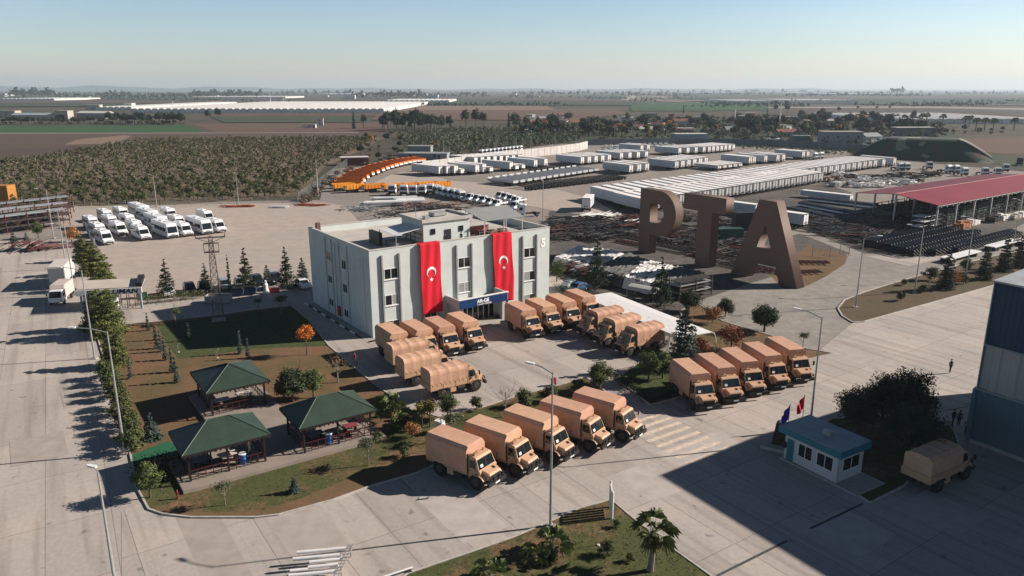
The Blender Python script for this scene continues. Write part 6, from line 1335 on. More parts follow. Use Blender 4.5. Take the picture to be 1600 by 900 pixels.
while k < 34:
    x, y = vr.uniform(5, 62), vr.uniform(125, 200)
    if not inside((x, y), cc): continue
    k += 1; b = MB()
    for i in range(22):
        a = fa + vr.choice([0, 0, 1.57]) + vr.uniform(-.2, .2); c = Vector((vr.gauss(0, 1.6), vr.gauss(0, 1.0), vr.uniform(.2, 1.5))); d = Vector((math.cos(a), math.sin(a), vr.uniform(-.08, .08))) * vr.uniform(1.2, 3.2); b.bar(c - d, c + d, vr.uniform(.1, .28), .12)
    o = b.build('steel_heap', [m_dst, m_ax2, m_rust, m_dst][k % 4]); o.location = (x, y, 0); tag(o, 'tangled heap of dark steel sections in the scrap yard', 'scrap heap', 'tangled steel heaps')
for i in range(30):
    u, v = vr.uniform(1225, 1420), vr.uniform(330, 392)
    if v < 330 + (u - 1225) * .08: v += 20
    if v > 352 + (u - 1225) * .22: continue
    b = MB()
    for j in range(18): a = vr.random() * 3.14; c = Vector((vr.gauss(0, 1.8), vr.gauss(0, 1.2), vr.uniform(.1, 1.0))); d = Vector((math.cos(a), math.sin(a), 0)) * vr.uniform(.8, 2.8); b.bar(c - d, c + d, vr.uniform(.12, .3), .14)
    o = b.build('offcut_heap', [m_dst, m_ax2][i % 2]); o.location = at(u, v); tag(o, 'low heap of dark offcuts before the red roofed shed', 'scrap heap', 'low offcut heaps')
# green containers between T and A
o = MB().box(-3.4, 3.4, -1.25, 1.25, 0, 2.6).build('storage_container', mat('cont_green', (.03, .09, .06), .5, var=.3, scale=.5), bevel=.03); o.location = at(1136, 374); o.rotation_euler = (0, 0, R(5)); tag(o, 'dark green container seen between the letters T and A', 'container')
o = MB().box(-2.6, 2.6, -1.25, 1.25, 0, 5).build('storage_container', m_black, bevel=.03); o.location = at(1161, 364); o.rotation_euler = (0, 0, R(10)); tag(o, 'black tall container beside the letter A', 'container')
for i, (u, v) in enumerate([(925, 338), (940, 340), (950, 338), (990, 348)]): heap('pale heap of white angle profiles behind the scrap yard, %s from the left' % nth[i], u, v, 14, 4.5, m_white, name='profile_heap', spread=1.4, hz=.9, ang=R(50), r=.1)
heap('dark earthy debris heap behind the white bundles', 650, 338, 120, 3, m_dst, spread=5, hz=1.6); heap('dark debris heap behind the stair tower', 690, 330, 140, 3, m_dst, spread=6, hz=1.4); heap('purple brown debris strip beside the white bundles', 668, 322, 90, 3, m_rust, spread=5, hz=1.0); heap('grey debris left of the white bundles', 572, 328, 70, 2.5, m_steel, spread=3.5, hz=1.0)
# trailers / curtain bundles right of letter A (1225-1370, 310-360)
for i, (a, b2, zt, m_, l) in enumerate([((1228, 330), (1300, 345), 2.2, m_pipe, 'dark rolled bundle nearest to the letter A'), ((1248, 322), (1340, 340), 2.2, m_pipe, 'dark rolled bundle second from the letter A'), ((1262, 314), (1366, 326), 2.2, m_pipe, 'dark rolled bundle third from the letter A')]):
    A, B = at(*a), at(*b2); d = B - A; g = thing('rolled_bundle', l, 'bundle', (A.x, A.y, 0), math.atan2(d.y, d.x)); L_ = d.length
    for j in range(4): b = MB(); b.tube([(0, j * .75, .9), (L_, j * .75, .9)], .42, n=10); b.build('roll', mat('roll_dark', (.07, .075, .09), .6, var=.3), g, smooth=True)
    MB().box(0, L_, -.6, -.5, .3, .75).build('edge_board', m_white, g)
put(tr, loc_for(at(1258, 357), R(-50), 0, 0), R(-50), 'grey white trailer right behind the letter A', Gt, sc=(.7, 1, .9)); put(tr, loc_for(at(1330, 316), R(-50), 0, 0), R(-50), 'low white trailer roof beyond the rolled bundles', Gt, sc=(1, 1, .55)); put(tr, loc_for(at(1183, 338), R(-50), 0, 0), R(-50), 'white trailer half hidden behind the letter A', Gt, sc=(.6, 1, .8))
# ---------------- red roofed open shed ----------------
ze = 6.2
pa, pb = at(1337, 301, ze), at(1467, 321, ze); pc = at(1600, 297, ze)
dl = (pc - pb).normalized(); sh = thing('open_storage_shed', 'long open storage shed with red metal roof and grey posts', 'shed', (pb.x, pb.y, 0), math.atan2(dl.y, dl.x))
inv = Matrix.Rotation(-math.atan2(dl.y, dl.x), 3, 'Z'); q = inv @ Vector((pa.x - pb.x, pa.y - pb.y, 0)); print('shed', q, (pc - pb).length)
LS, sk_, wd = 78, q.x, q.y; zr = ze + 1.2
m_rr = mat('roof_red', (.25, .028, .036), .5, var=.15, scale=.12); m_rr2 = mat('roof_red_dark', (.17, .02, .028), .55, var=.2, scale=.12)  # the back slope gets a darker red than the front
b = MB(); b.add([(0, 0, ze), (LS, 0, ze), (LS + sk_ * .5, wd * .5, zr), (sk_ * .5, wd * .5, zr)], [(0, 1, 2, 3)]); r = b.build('roof_front', m_rr, sh); r.modifiers.new('t', 'SOLIDIFY').thickness = .12
b = MB(); b.add([(sk_ * .5, wd * .5, zr), (LS + sk_ * .5, wd * .5, zr), (LS + sk_, wd, ze), (sk_, wd, ze)], [(0, 1, 2, 3)]); r = b.build('roof_back', m_rr2, sh); r.modifiers.new('t', 'SOLIDIFY').thickness = .12
b = MB(); b.bar((sk_ * .5, wd * .5, zr + .08), (LS + sk_ * .5, wd * .5, zr + .08), .5, .08); b.build('ridge_cap', mat('ridge_pink', (.45, .22, .22), .6), sh)
for i in range(9):
    for y in (0, .5, 1): x = .4 + i * 9.6 + sk_ * y; MB().box(x - .18, x + .18, wd * y - .2 + (.3 if y == 0 else -.1), wd * y + .2 + (.3 if y == 0 else -.1), 0, ze - .15 + (1.1 if y == .5 else 0)).build('post', m_steel, sh)
b = MB(); b.bar((0, .1, ze - .25), (LS, .1, ze - .25), .15, .3)
for i in range(26): b.cbox(1 + i * 3, -.1, ze - .45, .25, .25, .5)
b.build('gutter', m_steel, sh)
o0 = Vector((pb.x, pb.y, 0)); ra = math.atan2(dl.y, dl.x)
def sloc(x, y): return (o0.x + x * math.cos(ra) - y * math.sin(ra), o0.y + x * math.sin(ra) + y * math.cos(ra), 0)
for i in range(18):
    yy = (.08, .55)[i // 9]
    g = thing('storage_rack', ('loaded front storage rack under the red roof, %s from its near end', 'loaded rear storage rack under the red roof, %s from its near end')[i // 9] % ORD[i % 9 + 1], 'rack', sloc(1 + i % 9 * 8.2 + sk_ * yy, wd * yy), ra); b = MB()
    for x in (0, 3.5, 7):
        for y in (0, 4.5): b.bar((x, y, 0), (x, y, 4.4), .14)
    for z in (1.4, 2.8, 4.2): b.bar((0, 0, z), (7, 0, z), .14); b.bar((0, 4.5, z), (7, 4.5, z), .14)
    b.build('frame', m_dst, g)
    for z in (0.1, 1.5, 2.9):
        b = MB(); 
        for kk in range(6): b.cbox(.8 + kk * 1.1, 2.2, z + .5, .9, 3.8, vr.uniform(.4, 1.0))
        b.build('load', [m_dst, mat('load_green', (.03, .06, .05), .7), m_under][int(z) % 3], g)
for i, (x, y, m_, l) in enumerate([(8, -2.5, mat('crate_orange', (.4, .16, .07), .8, var=.2), 'orange crate stack before the red roofed shed'), (14, -2, m_white, 'white wrapped pallet before the red roofed shed'), (24, -3, m_black, 'black crate stack before the red roofed shed'), (29, -3, m_white, 'tall white wrapped pallet right of the black crates'), (33, -4, mat('beige', (.45, .40, .33), .8), 'beige pallet goods right of the white pallets'), (38, -4, m_white, 'white pallet goods at the right edge before the shed')]):
    g = thing('pallet_stack', l, 'pallet goods', sloc(x, y), ra); b = MB()
    for k in range(6): b.cbox((k % 3) * 1.5, (k // 3) * 1.3, .65 + vr.uniform(0, .3), 1.3, 1.1, 1.1 + vr.uniform(-.2, .6))
    b.build('goods', m_, g, bevel=.04); b = MB(); [b.cbox(k * 1.5, .6, .08, 1.4, 2.6, .14) for k in range(3)]; b.build('pallet', mat('timber', (.2, .13, .09), .9), g)
g = thing('pallet_shelf', 'pale shelf with white sheets under the near corner of the red roof', 'rack', sloc(-2, 2), ra); b = MB(); [b.box(0, 9, 0, 3, z, z + .15) for z in (.7, 2.0, 3.2)]; b.build('shelf_board', m_white, g); b = MB(); [b.bar((x, y, 0), (x, y, 3.6), .15) for x in (0, 4.5, 9) for y in (0, 3)]; b.build('frame', m_dst, g)
# stacks of axle beams: slanting rows
m_ax = mat('axle_black', (.028, .03, .034), .35, var=.4, scale=3)
def make_axles():
    g = thing('axle_stack', 'axles', 'stack'); b = MB()
    for k in range(5):
        for j in range(26): x = j * .95 + (k % 2) * .4; b.tube([(x, -.9, .25 + k * .36), (x, .9, .25 + k * .36)], .16, n=6)
    b.build('axle_beam', m_ax, g); b = MB()
    for k in range(5):
        for j in range(26): x = j * .95 + (k % 2) * .4; b.cbox(x, -.94, .25 + k * .36, .16, .1, .16)
    b.build('hub_flange', m_steel, g); return g
ax = make_axles(); A, B = at(1350, 385), at(1412, 404); C_ = at(1548, 358); hd = math.atan2((C_ - A).y - 0, (C_ - A).x)
A2, B2 = at(1352, 386), at(1420, 402); dirr = at(1470, 360) - at(1352, 386); hd = math.atan2(dirr.y, dirr.x)
for i in range(7): w = A2.lerp(B2, i / 6); put(ax, (w.x, w.y, .02), hd, 'black axle stack in the slanting rows before the shed, %s from the left' % ORD[i + 1], 'axle stacks', sc=(1.2 + .1 * (i % 3), 1, .9 + .1 * (i % 2)))
w0 = at(1455, 400); put(ax, (w0.x, w0.y, .02), hd, 'black axle stack nearest to the white covered trailers', 'axle stacks', sc=(1.6, 1, .8)); w0 = at(1490, 396); put(ax, (w0.x, w0.y, .02), hd, 'black axle stack right beside the white covered trailers', 'axle stacks', sc=(1.3, 1, .7))
sheet('concrete_pad', [(1350, 400), (1410, 398), (1440, 397), (1480, 402), (1420, 416)], .01, M_yard)
# white low trailers with flat cover (1475-1600, 380-410)
g = thing('covered_drawbar_trailer', 'low trailer with white flat cover, nearer one by the right island', 'trailer', (*at(1476, 411)[:2], 0), hd)
MB().box(0, 13, -1.1, 1.1, .8, 1.0).build('cover', m_white, g); MB().box(0, 13, -.4, .4, .5, .78).build('chassis', m_under, g)
for x in (.8, 2.0, 11): b = MB(); b.tube([(x, -1.1, .4), (x, 1.1, .4)], .4, n=12); b.build('axle', m_tyre, g)
for i, l in enumerate(['low trailer with white flat cover, second one towards the right edge', 'low trailer with white flat cover, last one at the right edge']):
    c = copy_tree(g); c.location = [(*at(1545, 392)[:2], 0), (*at(1590, 384)[:2], 0)][i]; c['label'] = l
# scrap and small goods heap before the mound
for i, (u, v, m_) in enumerate([(1320, 275, m_white), (1335, 279, m_dst), (1350, 283, m_white), (1370, 280, m_dst), (1390, 285, m_steel), (1410, 288, m_white), (1425, 283, m_dst), (1300, 284, m_rust), (1315, 290, m_steel), (1340, 292, m_white), (1436, 277, m_dst), (1455, 275, m_dst), (1372, 292, m_white), (1400, 276, m_dst)]):
    heap('mixed parts heap in the far right yard, %s counted from the trailers' % ORD[i + 1], u, v, 34, 2.4, m_, name='parts_heap', spread=2.6, hz=1.8, r=.3, cat='parts heap')
g = thing('crate_wall', 'stack of pale crates at the right end of the long trailer row', 'crates', (*at(1305, 292)[:2], 0), R(20)); [MB().cbox(k % 4 * 1.7, k // 4 * 1.6, .8, 1.5, 1.4, 1.5).build('crate', [m_steel, m_white, MATS['beige'], m_rust][k % 4], g) for k in range(8)]
# ---------------- green camouflage mound ----------------
M_cam = bpy.data.materials.new('camouflage'); M_cam.use_nodes = True; t_ = M_cam.node_tree; N_ = t_.nodes
bs = N_['Principled BSDF']; bs.inputs['Roughness'].default_value = .95; gg = N_.new('ShaderNodeNewGeometry'); nn = N_.new('ShaderNodeTexNoise'); nn.inputs['Scale'].default_value = .07; nn.inputs['Detail'].default_value = 1.5
cr_ = N_.new('ShaderNodeValToRGB'); cr_.color_ramp.interpolation = 'CONSTANT'; e = cr_.color_ramp.elements; e[0].color = (.02, .045, .03, 1); e[0].position = 0; e[1].position = .5; e[1].color = (.06, .04, .03, 1); e2 = e.new(.57); e2.color = (.022, .048, .032, 1); e3 = e.new(.66); e3.color = (.17, .18, .14, 1)
t_.links.new(gg.outputs['Position'], nn.inputs[0]); t_.links.new(nn.outputs['Fac'], cr_.inputs[0]); t_.links.new(cr_.outputs[0], bs.inputs['Base Color'])
c = at(1432, 250); b = MB(); n, k = 48, 20; vs = []
a_, b_ax, hm = 31, 16, 10.5; cang_ = R(-28)
for j in range(k + 1):
    for i in range(n + 1):
        s, t = i / n * 2 - 1, j / k * 2 - 1; z = hm * max(0, min(1, (1 - abs(s)) * 1.9)) ** .8 * max(0, min(1, (1 - abs(t)) * 1.8)) ** .9; z = z if z < hm * .8 else hm * .8 + (z - hm * .8) * .7
        vs.append((s * a_, t * b_ax, z - .1))
b.add(vs, [(j * (n + 1) + i, j * (n + 1) + i + 1, (j + 1) * (n + 1) + i + 1, (j + 1) * (n + 1) + i) for j in range(k) for i in range(n)])
mo = b.build('hill', M_cam, smooth=True); mo.location = (c.x + 8, c.y + 12, 0); mo.rotation_euler = (0, 0, cang_); mo['kind'] = 'structure'
pth = MB(); pv = []
for i in range(13):
    s = .5 + i / 12 * .5; z = hm * max(0, min(1, (1 - s) * 1.9)) ** .8; z = z if z < hm * .8 else hm * .8 + (z - hm * .8) * .7; pv += [(s * a_, -8.5, z * .98 + .7), (s * a_, -4.5, z + .7)]
pth.add(pv, [(2 * i, 2 * i + 2, 2 * i + 3, 2 * i + 1) for i in range(12)]); po = pth.build('path', mat('path_pale', (.33, .32, .28), .9, var=.2)); po.location = mo.location; po.rotation_euler = mo.rotation_euler; po['kind'] = 'structure'
# low hazy hills on the horizon
hb = MB(); n = 60; hv = []
for i in range(n + 1):
    x = -11500 + i * 17000 / n; hgt = 34 + 80 * max(0, 1 - (i / n) * 1.7) * (.8 + .3 * math.sin(i * .9)) + 16 * math.sin(i * .55) * math.sin(i * 1.3 + 1)
    hv += [(x, 12600, -1), (x, 13400, max(20, hgt)), (x, 14600, -1)]
hb.add(hv, [(3 * i + j, 3 * i + 3 + j, 3 * i + 4 + j, 3 * i + 1 + j) for i in range(n) for j in (0, 1)]); ho = hb.build('hills', MATS['dgreen'], smooth=True); ho['kind'] = 'structure'
# ---------------- village houses and stores ----------------
m_tile = mat('roof_tile', (.24, .10, .075), .85, var=.2, scale=.6); m_hw = mat('house_white', (.55, .53, .5), .85, var=.1); m_hg = mat('house_grey', (.26, .27, .28), .85, var=.12); m_hp = mat('house_pink', (.55, .22, .17), .85, var=.1); m_hb = mat('house_beige', (.40, .36, .31), .85, var=.1)
def house(u, v, w_, d_, h_, rz, wm, rm, label, flat=False, wins=3, name='house'):
    g = thing(name, label, 'house', (*at(u, v)[:2], 0), R(rz)); MB().box(-w_ / 2, w_ / 2, 0, d_, 0, h_).build('wall', wm, g)
    if flat: MB().box(-w_ / 2 - .3, w_ / 2 + .3, -.3, d_ + .3, h_ + .005, h_ + .3).build('roof', rm, g)
    else: MB().prism([(-.5, h_ + .01), (d_ / 2, h_ + min(2.2, d_ * .25)), (d_ + .5, h_ + .01)], -w_ / 2 - .4, w_ / 2 + .4, axis='x').build('roof', rm, g)
    fl = max(1, int(h_ / 3))
    for f in range(fl):
        for i in range(wins): x = -w_ / 2 + w_ * (i + .5) / wins; MB().box(x - .6, x + .6, -.06, -.003, 1 + f * 3, 2.3 + f * 3).build('window', m_glass, g)
    MB().box(w_ * .32, w_ * .32 + 1, -.06, -.003, 0, 2.1).build('door', m_dst, g)
HS = [(1080, 224, 20, 9, 5.6, 2, mat('store_bluegrey', (.22, .27, .30), .6, var=.08), m_hw, 'grey blue flat roofed store behind the parked trailers', True, 0),
 (1172, 190, 9, 8, 8.5, -15, m_hp, m_hw, 'narrow salmon pink two storey house in the village', True, 3), (1180, 203, 18, 9, 5.5, 5, m_hg, m_hg, 'grey house in front of the pink house', True, 4), (1066, 198, 15, 8, 5, 0, m_hw, m_tile, 'low white house with pillars right of the village centre', False, 3), (1072, 208, 12, 7, 3.5, -10, m_hp, m_hw, 'small pinkish house beside a white wall', True, 2), (1048, 207, 17, 6, 3.2, 0, m_hb, m_hw, 'long low house with a white parapet', True, 2),
 (963, 205, 10, 8, 4, 20, m_hw, m_tile, 'white house with steep red tiled roof', False, 2), (1025, 202, 10, 8, 4, -35, m_hb, m_tile, 'brown roofed house right of the palm like tree', False, 2), (899, 198, 14, 8, 4, 8, m_hw, m_tile, 'long white house at the left end of the village', False, 3), (832, 202, 13, 8, 4, 5, m_hg, m_hw, 'flat grey white house beyond the olive grove', True, 3), (980, 191, 12, 8, 4, -5, m_hw, m_hg, 'white gabled house deep in the village', False, 2), (1016, 184, 16, 9, 5, 0, m_hg, m_hg, 'pale blue grey barn behind the village', True, 0), (1090, 190, 14, 8, 4.5, 0, m_hg, m_hg, 'grey barn right of the yellow tree', True, 0),
 (1240, 190, 16, 10, 5, 10, m_hg, m_hw, 'grey shed with pale roof edges right of the tall mast', True, 2), (1270, 196, 14, 9, 4.5, -5, m_hb, m_hw, 'beige house with unfinished upper floor', True, 3), (1316, 226, 24, 10, 7.5, -4, m_hg, m_hb, 'two storey grey house at the yard boundary', True, 4), (1365, 222, 13, 9, 3.5, 20, m_hw, m_hg, 'small white workshop left of the mound', False, 2), (1430, 213, 28, 9, 6, 5, mat('barn_dark', (.12, .14, .15), .8), m_hw, 'long dark barn behind the mound', True, 0), (1255, 222, 12, 5, 3.8, 0, mat('cabin_teal', (.09, .17, .17), .7), m_hg, 'teal site cabin at the far wall', True, 1), (1235, 214, 18, 8, 3.5, 3, m_hb, m_tile, 'low red roofed building beside the teal cabin', False, 2),
 (660, 249, 24, 9, 2.6, -4, m_hg, m_hg, 'low grey hut with flat roof behind the orange tippers', True, 2), (655, 243, 12, 7, 4.5, -4, m_hg, m_hg, 'taller grey hut behind the low flat hut', True, 1), (500, 196, 6, 6, 6.5, 10, m_hw, m_tile, 'small white tower house in the fields', True, 1), (483, 200, 11, 6, 3.0, 5, m_hw, m_hg, 'low white shed beside the tower house', True, 1), (555, 258, 12, 6, 3.2, 15, mat('hut_maroon', (.13, .04, .04), .8), m_hw, 'maroon hut beside the fence above the tippers', True, 0),
 (10, 184, 22, 12, 8, 0, m_hb, m_hg, 'beige two storey farm building at the left edge', True, 3), (60, 186, 60, 12, 4.5, 0, m_hb, mat('barn_blue', (.28, .33, .38), .7), 'long beige barn with blue grey roof', False, 6), (97, 186, 14, 12, 9, 0, m_hb, m_hb, 'square beige block beside the long barn', True, 0), (143, 185, 38, 14, 6, -12, m_hg, m_hw, 'barn with bright white roof near the greenhouses', False, 2), (145, 172, 22, 12, 8, 5, m_hb, m_hw, 'beige portal building behind the barns', True, 1), (200, 170, 14, 14, 9, 0, m_hw, m_hw, 'white block above the greenhouses', True, 1)]
for q in HS: house(*q)
vr2 = random.Random(9)
for i in range(34):
    u = vr2.uniform(820, 1420); v = vr2.uniform(186, 211); house(u, v, vr2.uniform(6, 11), vr2.uniform(6, 9), vr2.choice([3, 3.4, 5.5]), vr2.uniform(-30, 30), vr2.choice([m_hw, m_hb, m_hg, m_hp, m_hw]), vr2.choice([m_tile, m_hw, m_hg]), 'small village house partly hidden by trees', vr2.random() < .5, 2); list(COL.objects)[-1]
for i in range(46):
    u = vr2.choice([vr2.uniform(80, 420), vr2.uniform(0, 20), vr2.uniform(400, 600), vr2.uniform(790, 960), vr2.uniform(640, 700)]); v = vr2.uniform(148, 154.5); house(u, v, vr2.uniform(14, 50), 16, vr2.choice([5, 7, 12]), vr2.uniform(-15, 15), vr2.choice([m_hw, m_hw, m_hb]), vr2.choice([m_hw, m_hg, m_tile]), 'distant pale house near the horizon', True, 2)
HV = [o for o in COL.objects if o.get('label') == 'small village house partly hidden by trees']; [tag(o, group='small village houses') for o in HV]
[tag(o, group='distant houses') for o in COL.objects if o.get('label') == 'distant pale house near the horizon']
# ---------------- greenhouses: vaulted plastic tunnels joined side by side ----------------
m_gh = mat('greenhouse_film', (.62, .60, .56), .5, var=.15, scale=.05); m_ghs = mat('greenhouse_end', (.66, .64, .61), .6, var=.2, scale=.1)
def greenhouse(u0, u1, v, depth, bay, h, label, rz=0, gable=True):
    A, B = at(u0, v), at(u1, v); L_ = (B - A).length; n = max(2, int(L_ / bay)); g = thing('greenhouse', label, 'greenhouse', (A.x, A.y, 0), math.atan2((B - A).y, (B - A).x)); b = MB(); e = MB(); bw = L_ / n; m_ = 6
    for i in range(n):
        pr = [(i * bw + bw * (1 - math.cos(math.pi * t / m_)) / 2, h * .62 + h * .38 * math.sin(math.pi * t / m_)) for t in range(m_ + 1)]; k = len(pr)
        b.add([(x, 0, z) for x, z in pr] + [(x, depth, z) for x, z in pr], [(j, j + 1, k + j + 1, k + j) for j in range(k - 1)])
        e.add([(i * bw + .3, 0, 0)] + [(x * .94 + (i + .5) * bw * .06, 0, z - .1) for x, z in pr] + [((i + 1) * bw - .3, 0, 0)], [tuple(range(k + 2))])
    b.add([(0, 0, 0), (0, depth, 0), (0, depth, h * .62), (0, 0, h * .62)], [(0, 1, 2, 3)]); b.add([(L_, 0, 0), (L_, depth, 0), (L_, depth, h * .62), (L_, 0, h * .62)], [(0, 1, 2, 3)])
    b.build('vaulted_roof', m_gh, g, smooth=True); e.build('gable_end', m_ghs, g)
for q in [(205, 600, 176.5, 620, 9.6, 6.5, 'long white greenhouse block with a row of vaulted gables'), (150, 206, 172, 480, 9.6, 5.5, 'white greenhouse block behind the barns at the left'), (300, 446, 153.5, 260, 12, 6, 'low white greenhouse strip behind the long block'), (600, 702, 160, 260, 12, 6, 'white greenhouse strip in the middle fields'), (0, 85, 157, 260, 12, 6, 'white greenhouse strip at the far left'),
          (1145, 1212, 162, 240, 12, 7, 'white greenhouse block left of the twin far trees'), (1232, 1335, 161.5, 260, 12, 7.5, 'white greenhouse block right of the twin far trees'), (1312, 1434, 149.5, 500, 20, 9, 'distant white greenhouse strip near the horizon at right'), (1080, 1165, 147.0, 500, 20, 9, 'distant white greenhouse strip near the horizon in the middle'), (1385, 1640, 193.5, 190, 9, 5, 'white greenhouse strip behind the line of palms'), (500, 560, 148.5, 400, 20, 7, 'faint distant greenhouse strip left of the tree belt'), (1240, 1300, 147, 500, 20, 8, 'faint distant greenhouse strip beside the far trees')]: greenhouse(*q)
# ---------------- flags, memorial, sign wall, pipes ----------------
def flag(u, v, h, m_, label, sw=.9, rx=0):
    g = thing('flag_pole', label, 'flag', (*at(u, v)[:2], 0), R(200)); MB().tube([(0, 0, 0), (0, 0, h)], .035, n=8).build('pole', m_white, g); b = MB(); n, k = 12, 12; vs = []
    for j in range(k + 1):
        for i in range(n + 1): s, t = i / n, j / k; vs.append((sw * s * (1 - .35 * t) + .02, .16 * math.sin(s * 9 + t * 2) * s, h - .1 - t * 1.4 - s * 1.0 * (1 - .3 * t)))
    b.add(vs, [(j * (n + 1) + i, j * (n + 1) + i + 1, (j + 1) * (n + 1) + i + 1, (j + 1) * (n + 1) + i) for j in range(k) for i in range(n)]); b.build('flag_cloth', m_, g, smooth=True).modifiers.new('t', 'SOLIDIFY').thickness = .015
    return g
fg = flag(1252, 672, 3.9, m_red, 'red flag on a white pole behind the kiosk'); fp = flag(1227, 708, 5.0, mat('flag_violet', (.03, .025, .30), .7), 'violet blue flag on a white pole in front of the kiosk')
w = at(1219, 698); g = thing('memorial_bust', 'dark tapered stone memorial with a pale bust on top beside the flags', 'monument', (w.x, w.y, 0), R(-30))
MB().box(-1.6, 2.4, -1.3, 1.3, -.02, .3).build('base', m_concrete, g, bevel=.02); MB().prism([(-.75, .3), (.75, .3), (.5, 2.5), (-.5, 2.5)], -.4, .4, axis='y').build('plinth', mat('stone_brown', (.055, .035, .03), .4, var=.3), g, bevel=.02)
b = MB(); b.tube([(0, 0, 2.5), (0, 0, 2.7), (0, 0, 2.85), (0, 0, 2.95), (0, 0, 3.1), (0, 0, 3.2)], [.3, .28, .1, .13, .14, .04], n=12); b.build('bust', mat('bust_silver', (.5, .5, .5), .3, metal=.5), g, smooth=True)
w = at(956, 811); w2 = at(953, 793); dd_ = w2 - w; SL = dd_.length; g = thing('board_sign', 'low white framed board seen edge on at the corner of the foreground island', 'sign', (w.x, w.y, 0), math.atan2(dd_.y, dd_.x))
for x in (0, SL): MB().tube([(x, 0, 0), (x, 0, 2.35), (x, 0, 2.45)], [.1, .1, .03], n=10).build('post', m_white, g)
for k in range(4): x = .12 + k * (SL - .24) / 4; MB().box(x, x + (SL - .24) / 4 - .09, -.02, .02, .35, 2.1).build('board', m_steel, g)
MB().box(.1, SL - .1, -.05, .05, 2.12, 2.22).build('rail', m_white, g)
# small red hydrants, white box, garden lamps
def hydrant(u, v, label, s=1.0):
    g = thing('fire_hydrant', label, 'hydrant', (*at(u, v)[:2], .04)); g.scale = (s, s, s); mr_ = mat('hydrant_red', (.20, .03, .03), .4); b = MB(); b.tube([(0, 0, 0), (0, 0, .8), (0, 0, .95)], [.1, .09, .02], n=10); b.build('body', mr_, g, smooth=True); b = MB(); b.tube([(-.18, 0, .62), (.18, 0, .62)], .05, n=8); b.build('outlet', mr_, g)
hydrant(278, 780, 'red hydrant on the lawn corner by the patio', .9); hydrant(219, 762, 'red hydrant at the kerb behind the corner bush', .8)
g = thing('hose_cabinet', 'red hose cabinet standing on the court kerb', 'cabinet', (*at(865, 602)[:2], .05), R(34)); MB().box(-.3, .3, -.15, .15, .2, .85).build('cabinet', mat('cab_red', (.25, .03, .03), .5), g, bevel=.03); b = MB(); b.box(-.3, -.22, -.1, .1, 0, .3); b.box(.22, .3, -.1, .1, 0, .3); b.build('leg', m_black, g)
g = thing('meter_box', 'white metal box standing behind the first foreground lorry', 'box', (*at(688, 676)[:2], .05), R(-37)); MB().box(-.45, .45, -.3, .3, 0, 1.2).build('housing', m_white, g, bevel=.02); MB().box(-.5, .5, -.35, .35, 1.205, 1.27).build('lid', m_white, g)
for i, (u, v, l) in enumerate([(340, 560, 'white garden lamp at the edge of the shaded grass'), (279, 551, 'short white garden marker at the shaded grass corner'), (935, 853, 'small white garden lamp on the foreground island')]):
    g = thing('garden_lamp', l, 'garden lamp', (*at(u, v)[:2], .05)); MB().tube([(0, 0, 0), (0, 0, 1.5)], .03, n=6).build('pole', m_steel, g); MB().tube([(0, 0, 0), (0, 0, .1)], .15, n=12).build('foot', m_white, g); g.scale = (.75,) * 3; MB().tube([(0, 0, 1.5), (.3, 0, 1.55)], .04, n=6).build('lamp_head', m_white, g)
# white pipes on a ladder rack at the bottom edge
A = at(545, 862, .6); g = thing('pipe_stand', 'rack of white pipes at the bottom edge of the yard', 'rack', (A.x, A.y, 0), R(-172))
for i, (y, l_, z) in enumerate([(.0, 3.4, .9), (.35, 3.0, .6), (.75, 3.2, .9), (1.05, 1.6, .75), (1.3, 2.2, .9), (1.7, 3.3, .6), (1.95, 2.0, .95), (2.35, 3.2, .7), (2.7, 2.6, .95), (3.1, 3.4, .7), (3.6, 3.2, .9), (4.1, 3.4, .7)]):
    b = MB(); x0 = vr.uniform(.1, .6) + .07 * i; b.tube([(x0, y, z), (x0 + l_, y + .05, z)], .13, n=12); b.build('pipe', m_white, g, smooth=True)
b = MB(); b.bar((-.1, -.2, 1.05), (.9, 4.4, 1.05), .07); b.bar((-.35, -.2, 1.05), (.65, 4.4, 1.05), .07)
for k in range(13): y = -.1 + k * .36; x = -.1 + (y + .2) * .217; b.bar((x - .3, y, 1.06), (x + .15, y, 1.06), .05)
for x, y in ((-.1, -.2), (.9, 4.4), (.4, 2.1)): b.bar((x, y, 0), (x, y, 1.0), .07)
b.build('frame', m_steel, g)
A = at(620, 893, .3); g = thing('white_pipe', 'single white pipe lying right of the pipe rack at the bottom edge', 'pipe', (A.x, A.y, 0), R(28)); MB().tube([(-1.2, 0, .2), (1.2, 0, .25)], .07, n=10).build('tube', m_white, g, smooth=True); b = MB(); b.cbox(-1, 0, .06, .3, .5, .12); b.cbox(.9, 0, .06, .3, .5, .12); b.build('support_block', m_dst, g)
# bins and pale figure by the road, road barrier
for i, (u, v, l) in enumerate([(372, 462, 'blue grey wheeled refuse skip left of its twin by the road'), (392, 460, 'blue grey wheeled refuse skip right of its twin by the road')]):
    g = thing('refuse_skip', l, 'refuse skip', (*at(u, v)[:2], .02), R(5)); MB().prism([(-.9, .2), (.9, .2), (1.1, 1.15), (-1.1, 1.15)], -.6, .6, axis='y').build('body', mat('skip_blue', (.05, .08, .14), .5, var=.2), g, bevel=.04); MB().prism([(-1.12, 1.16), (1.12, 1.16), (.8, 1.4), (-.8, 1.4)], -.62, .62, axis='y').build('lid', m_black, g)
g = thing('garden_statue', 'white statue at the end of the road beside the red barrier', 'statue', (*at(416, 458)[:2], .02)); b = MB(); b.tube([(0, 0, 0), (0, 0, .4), (0, 0, .9), (0, 0, 1.5), (0, 0, 1.75), (0, 0, 1.85), (0, 0, 2.1), (0, 0, 2.2)], [.55, .5, .35, .4, .15, .2, .2, .05], n=12); b.build('figure', m_white, g, smooth=True)
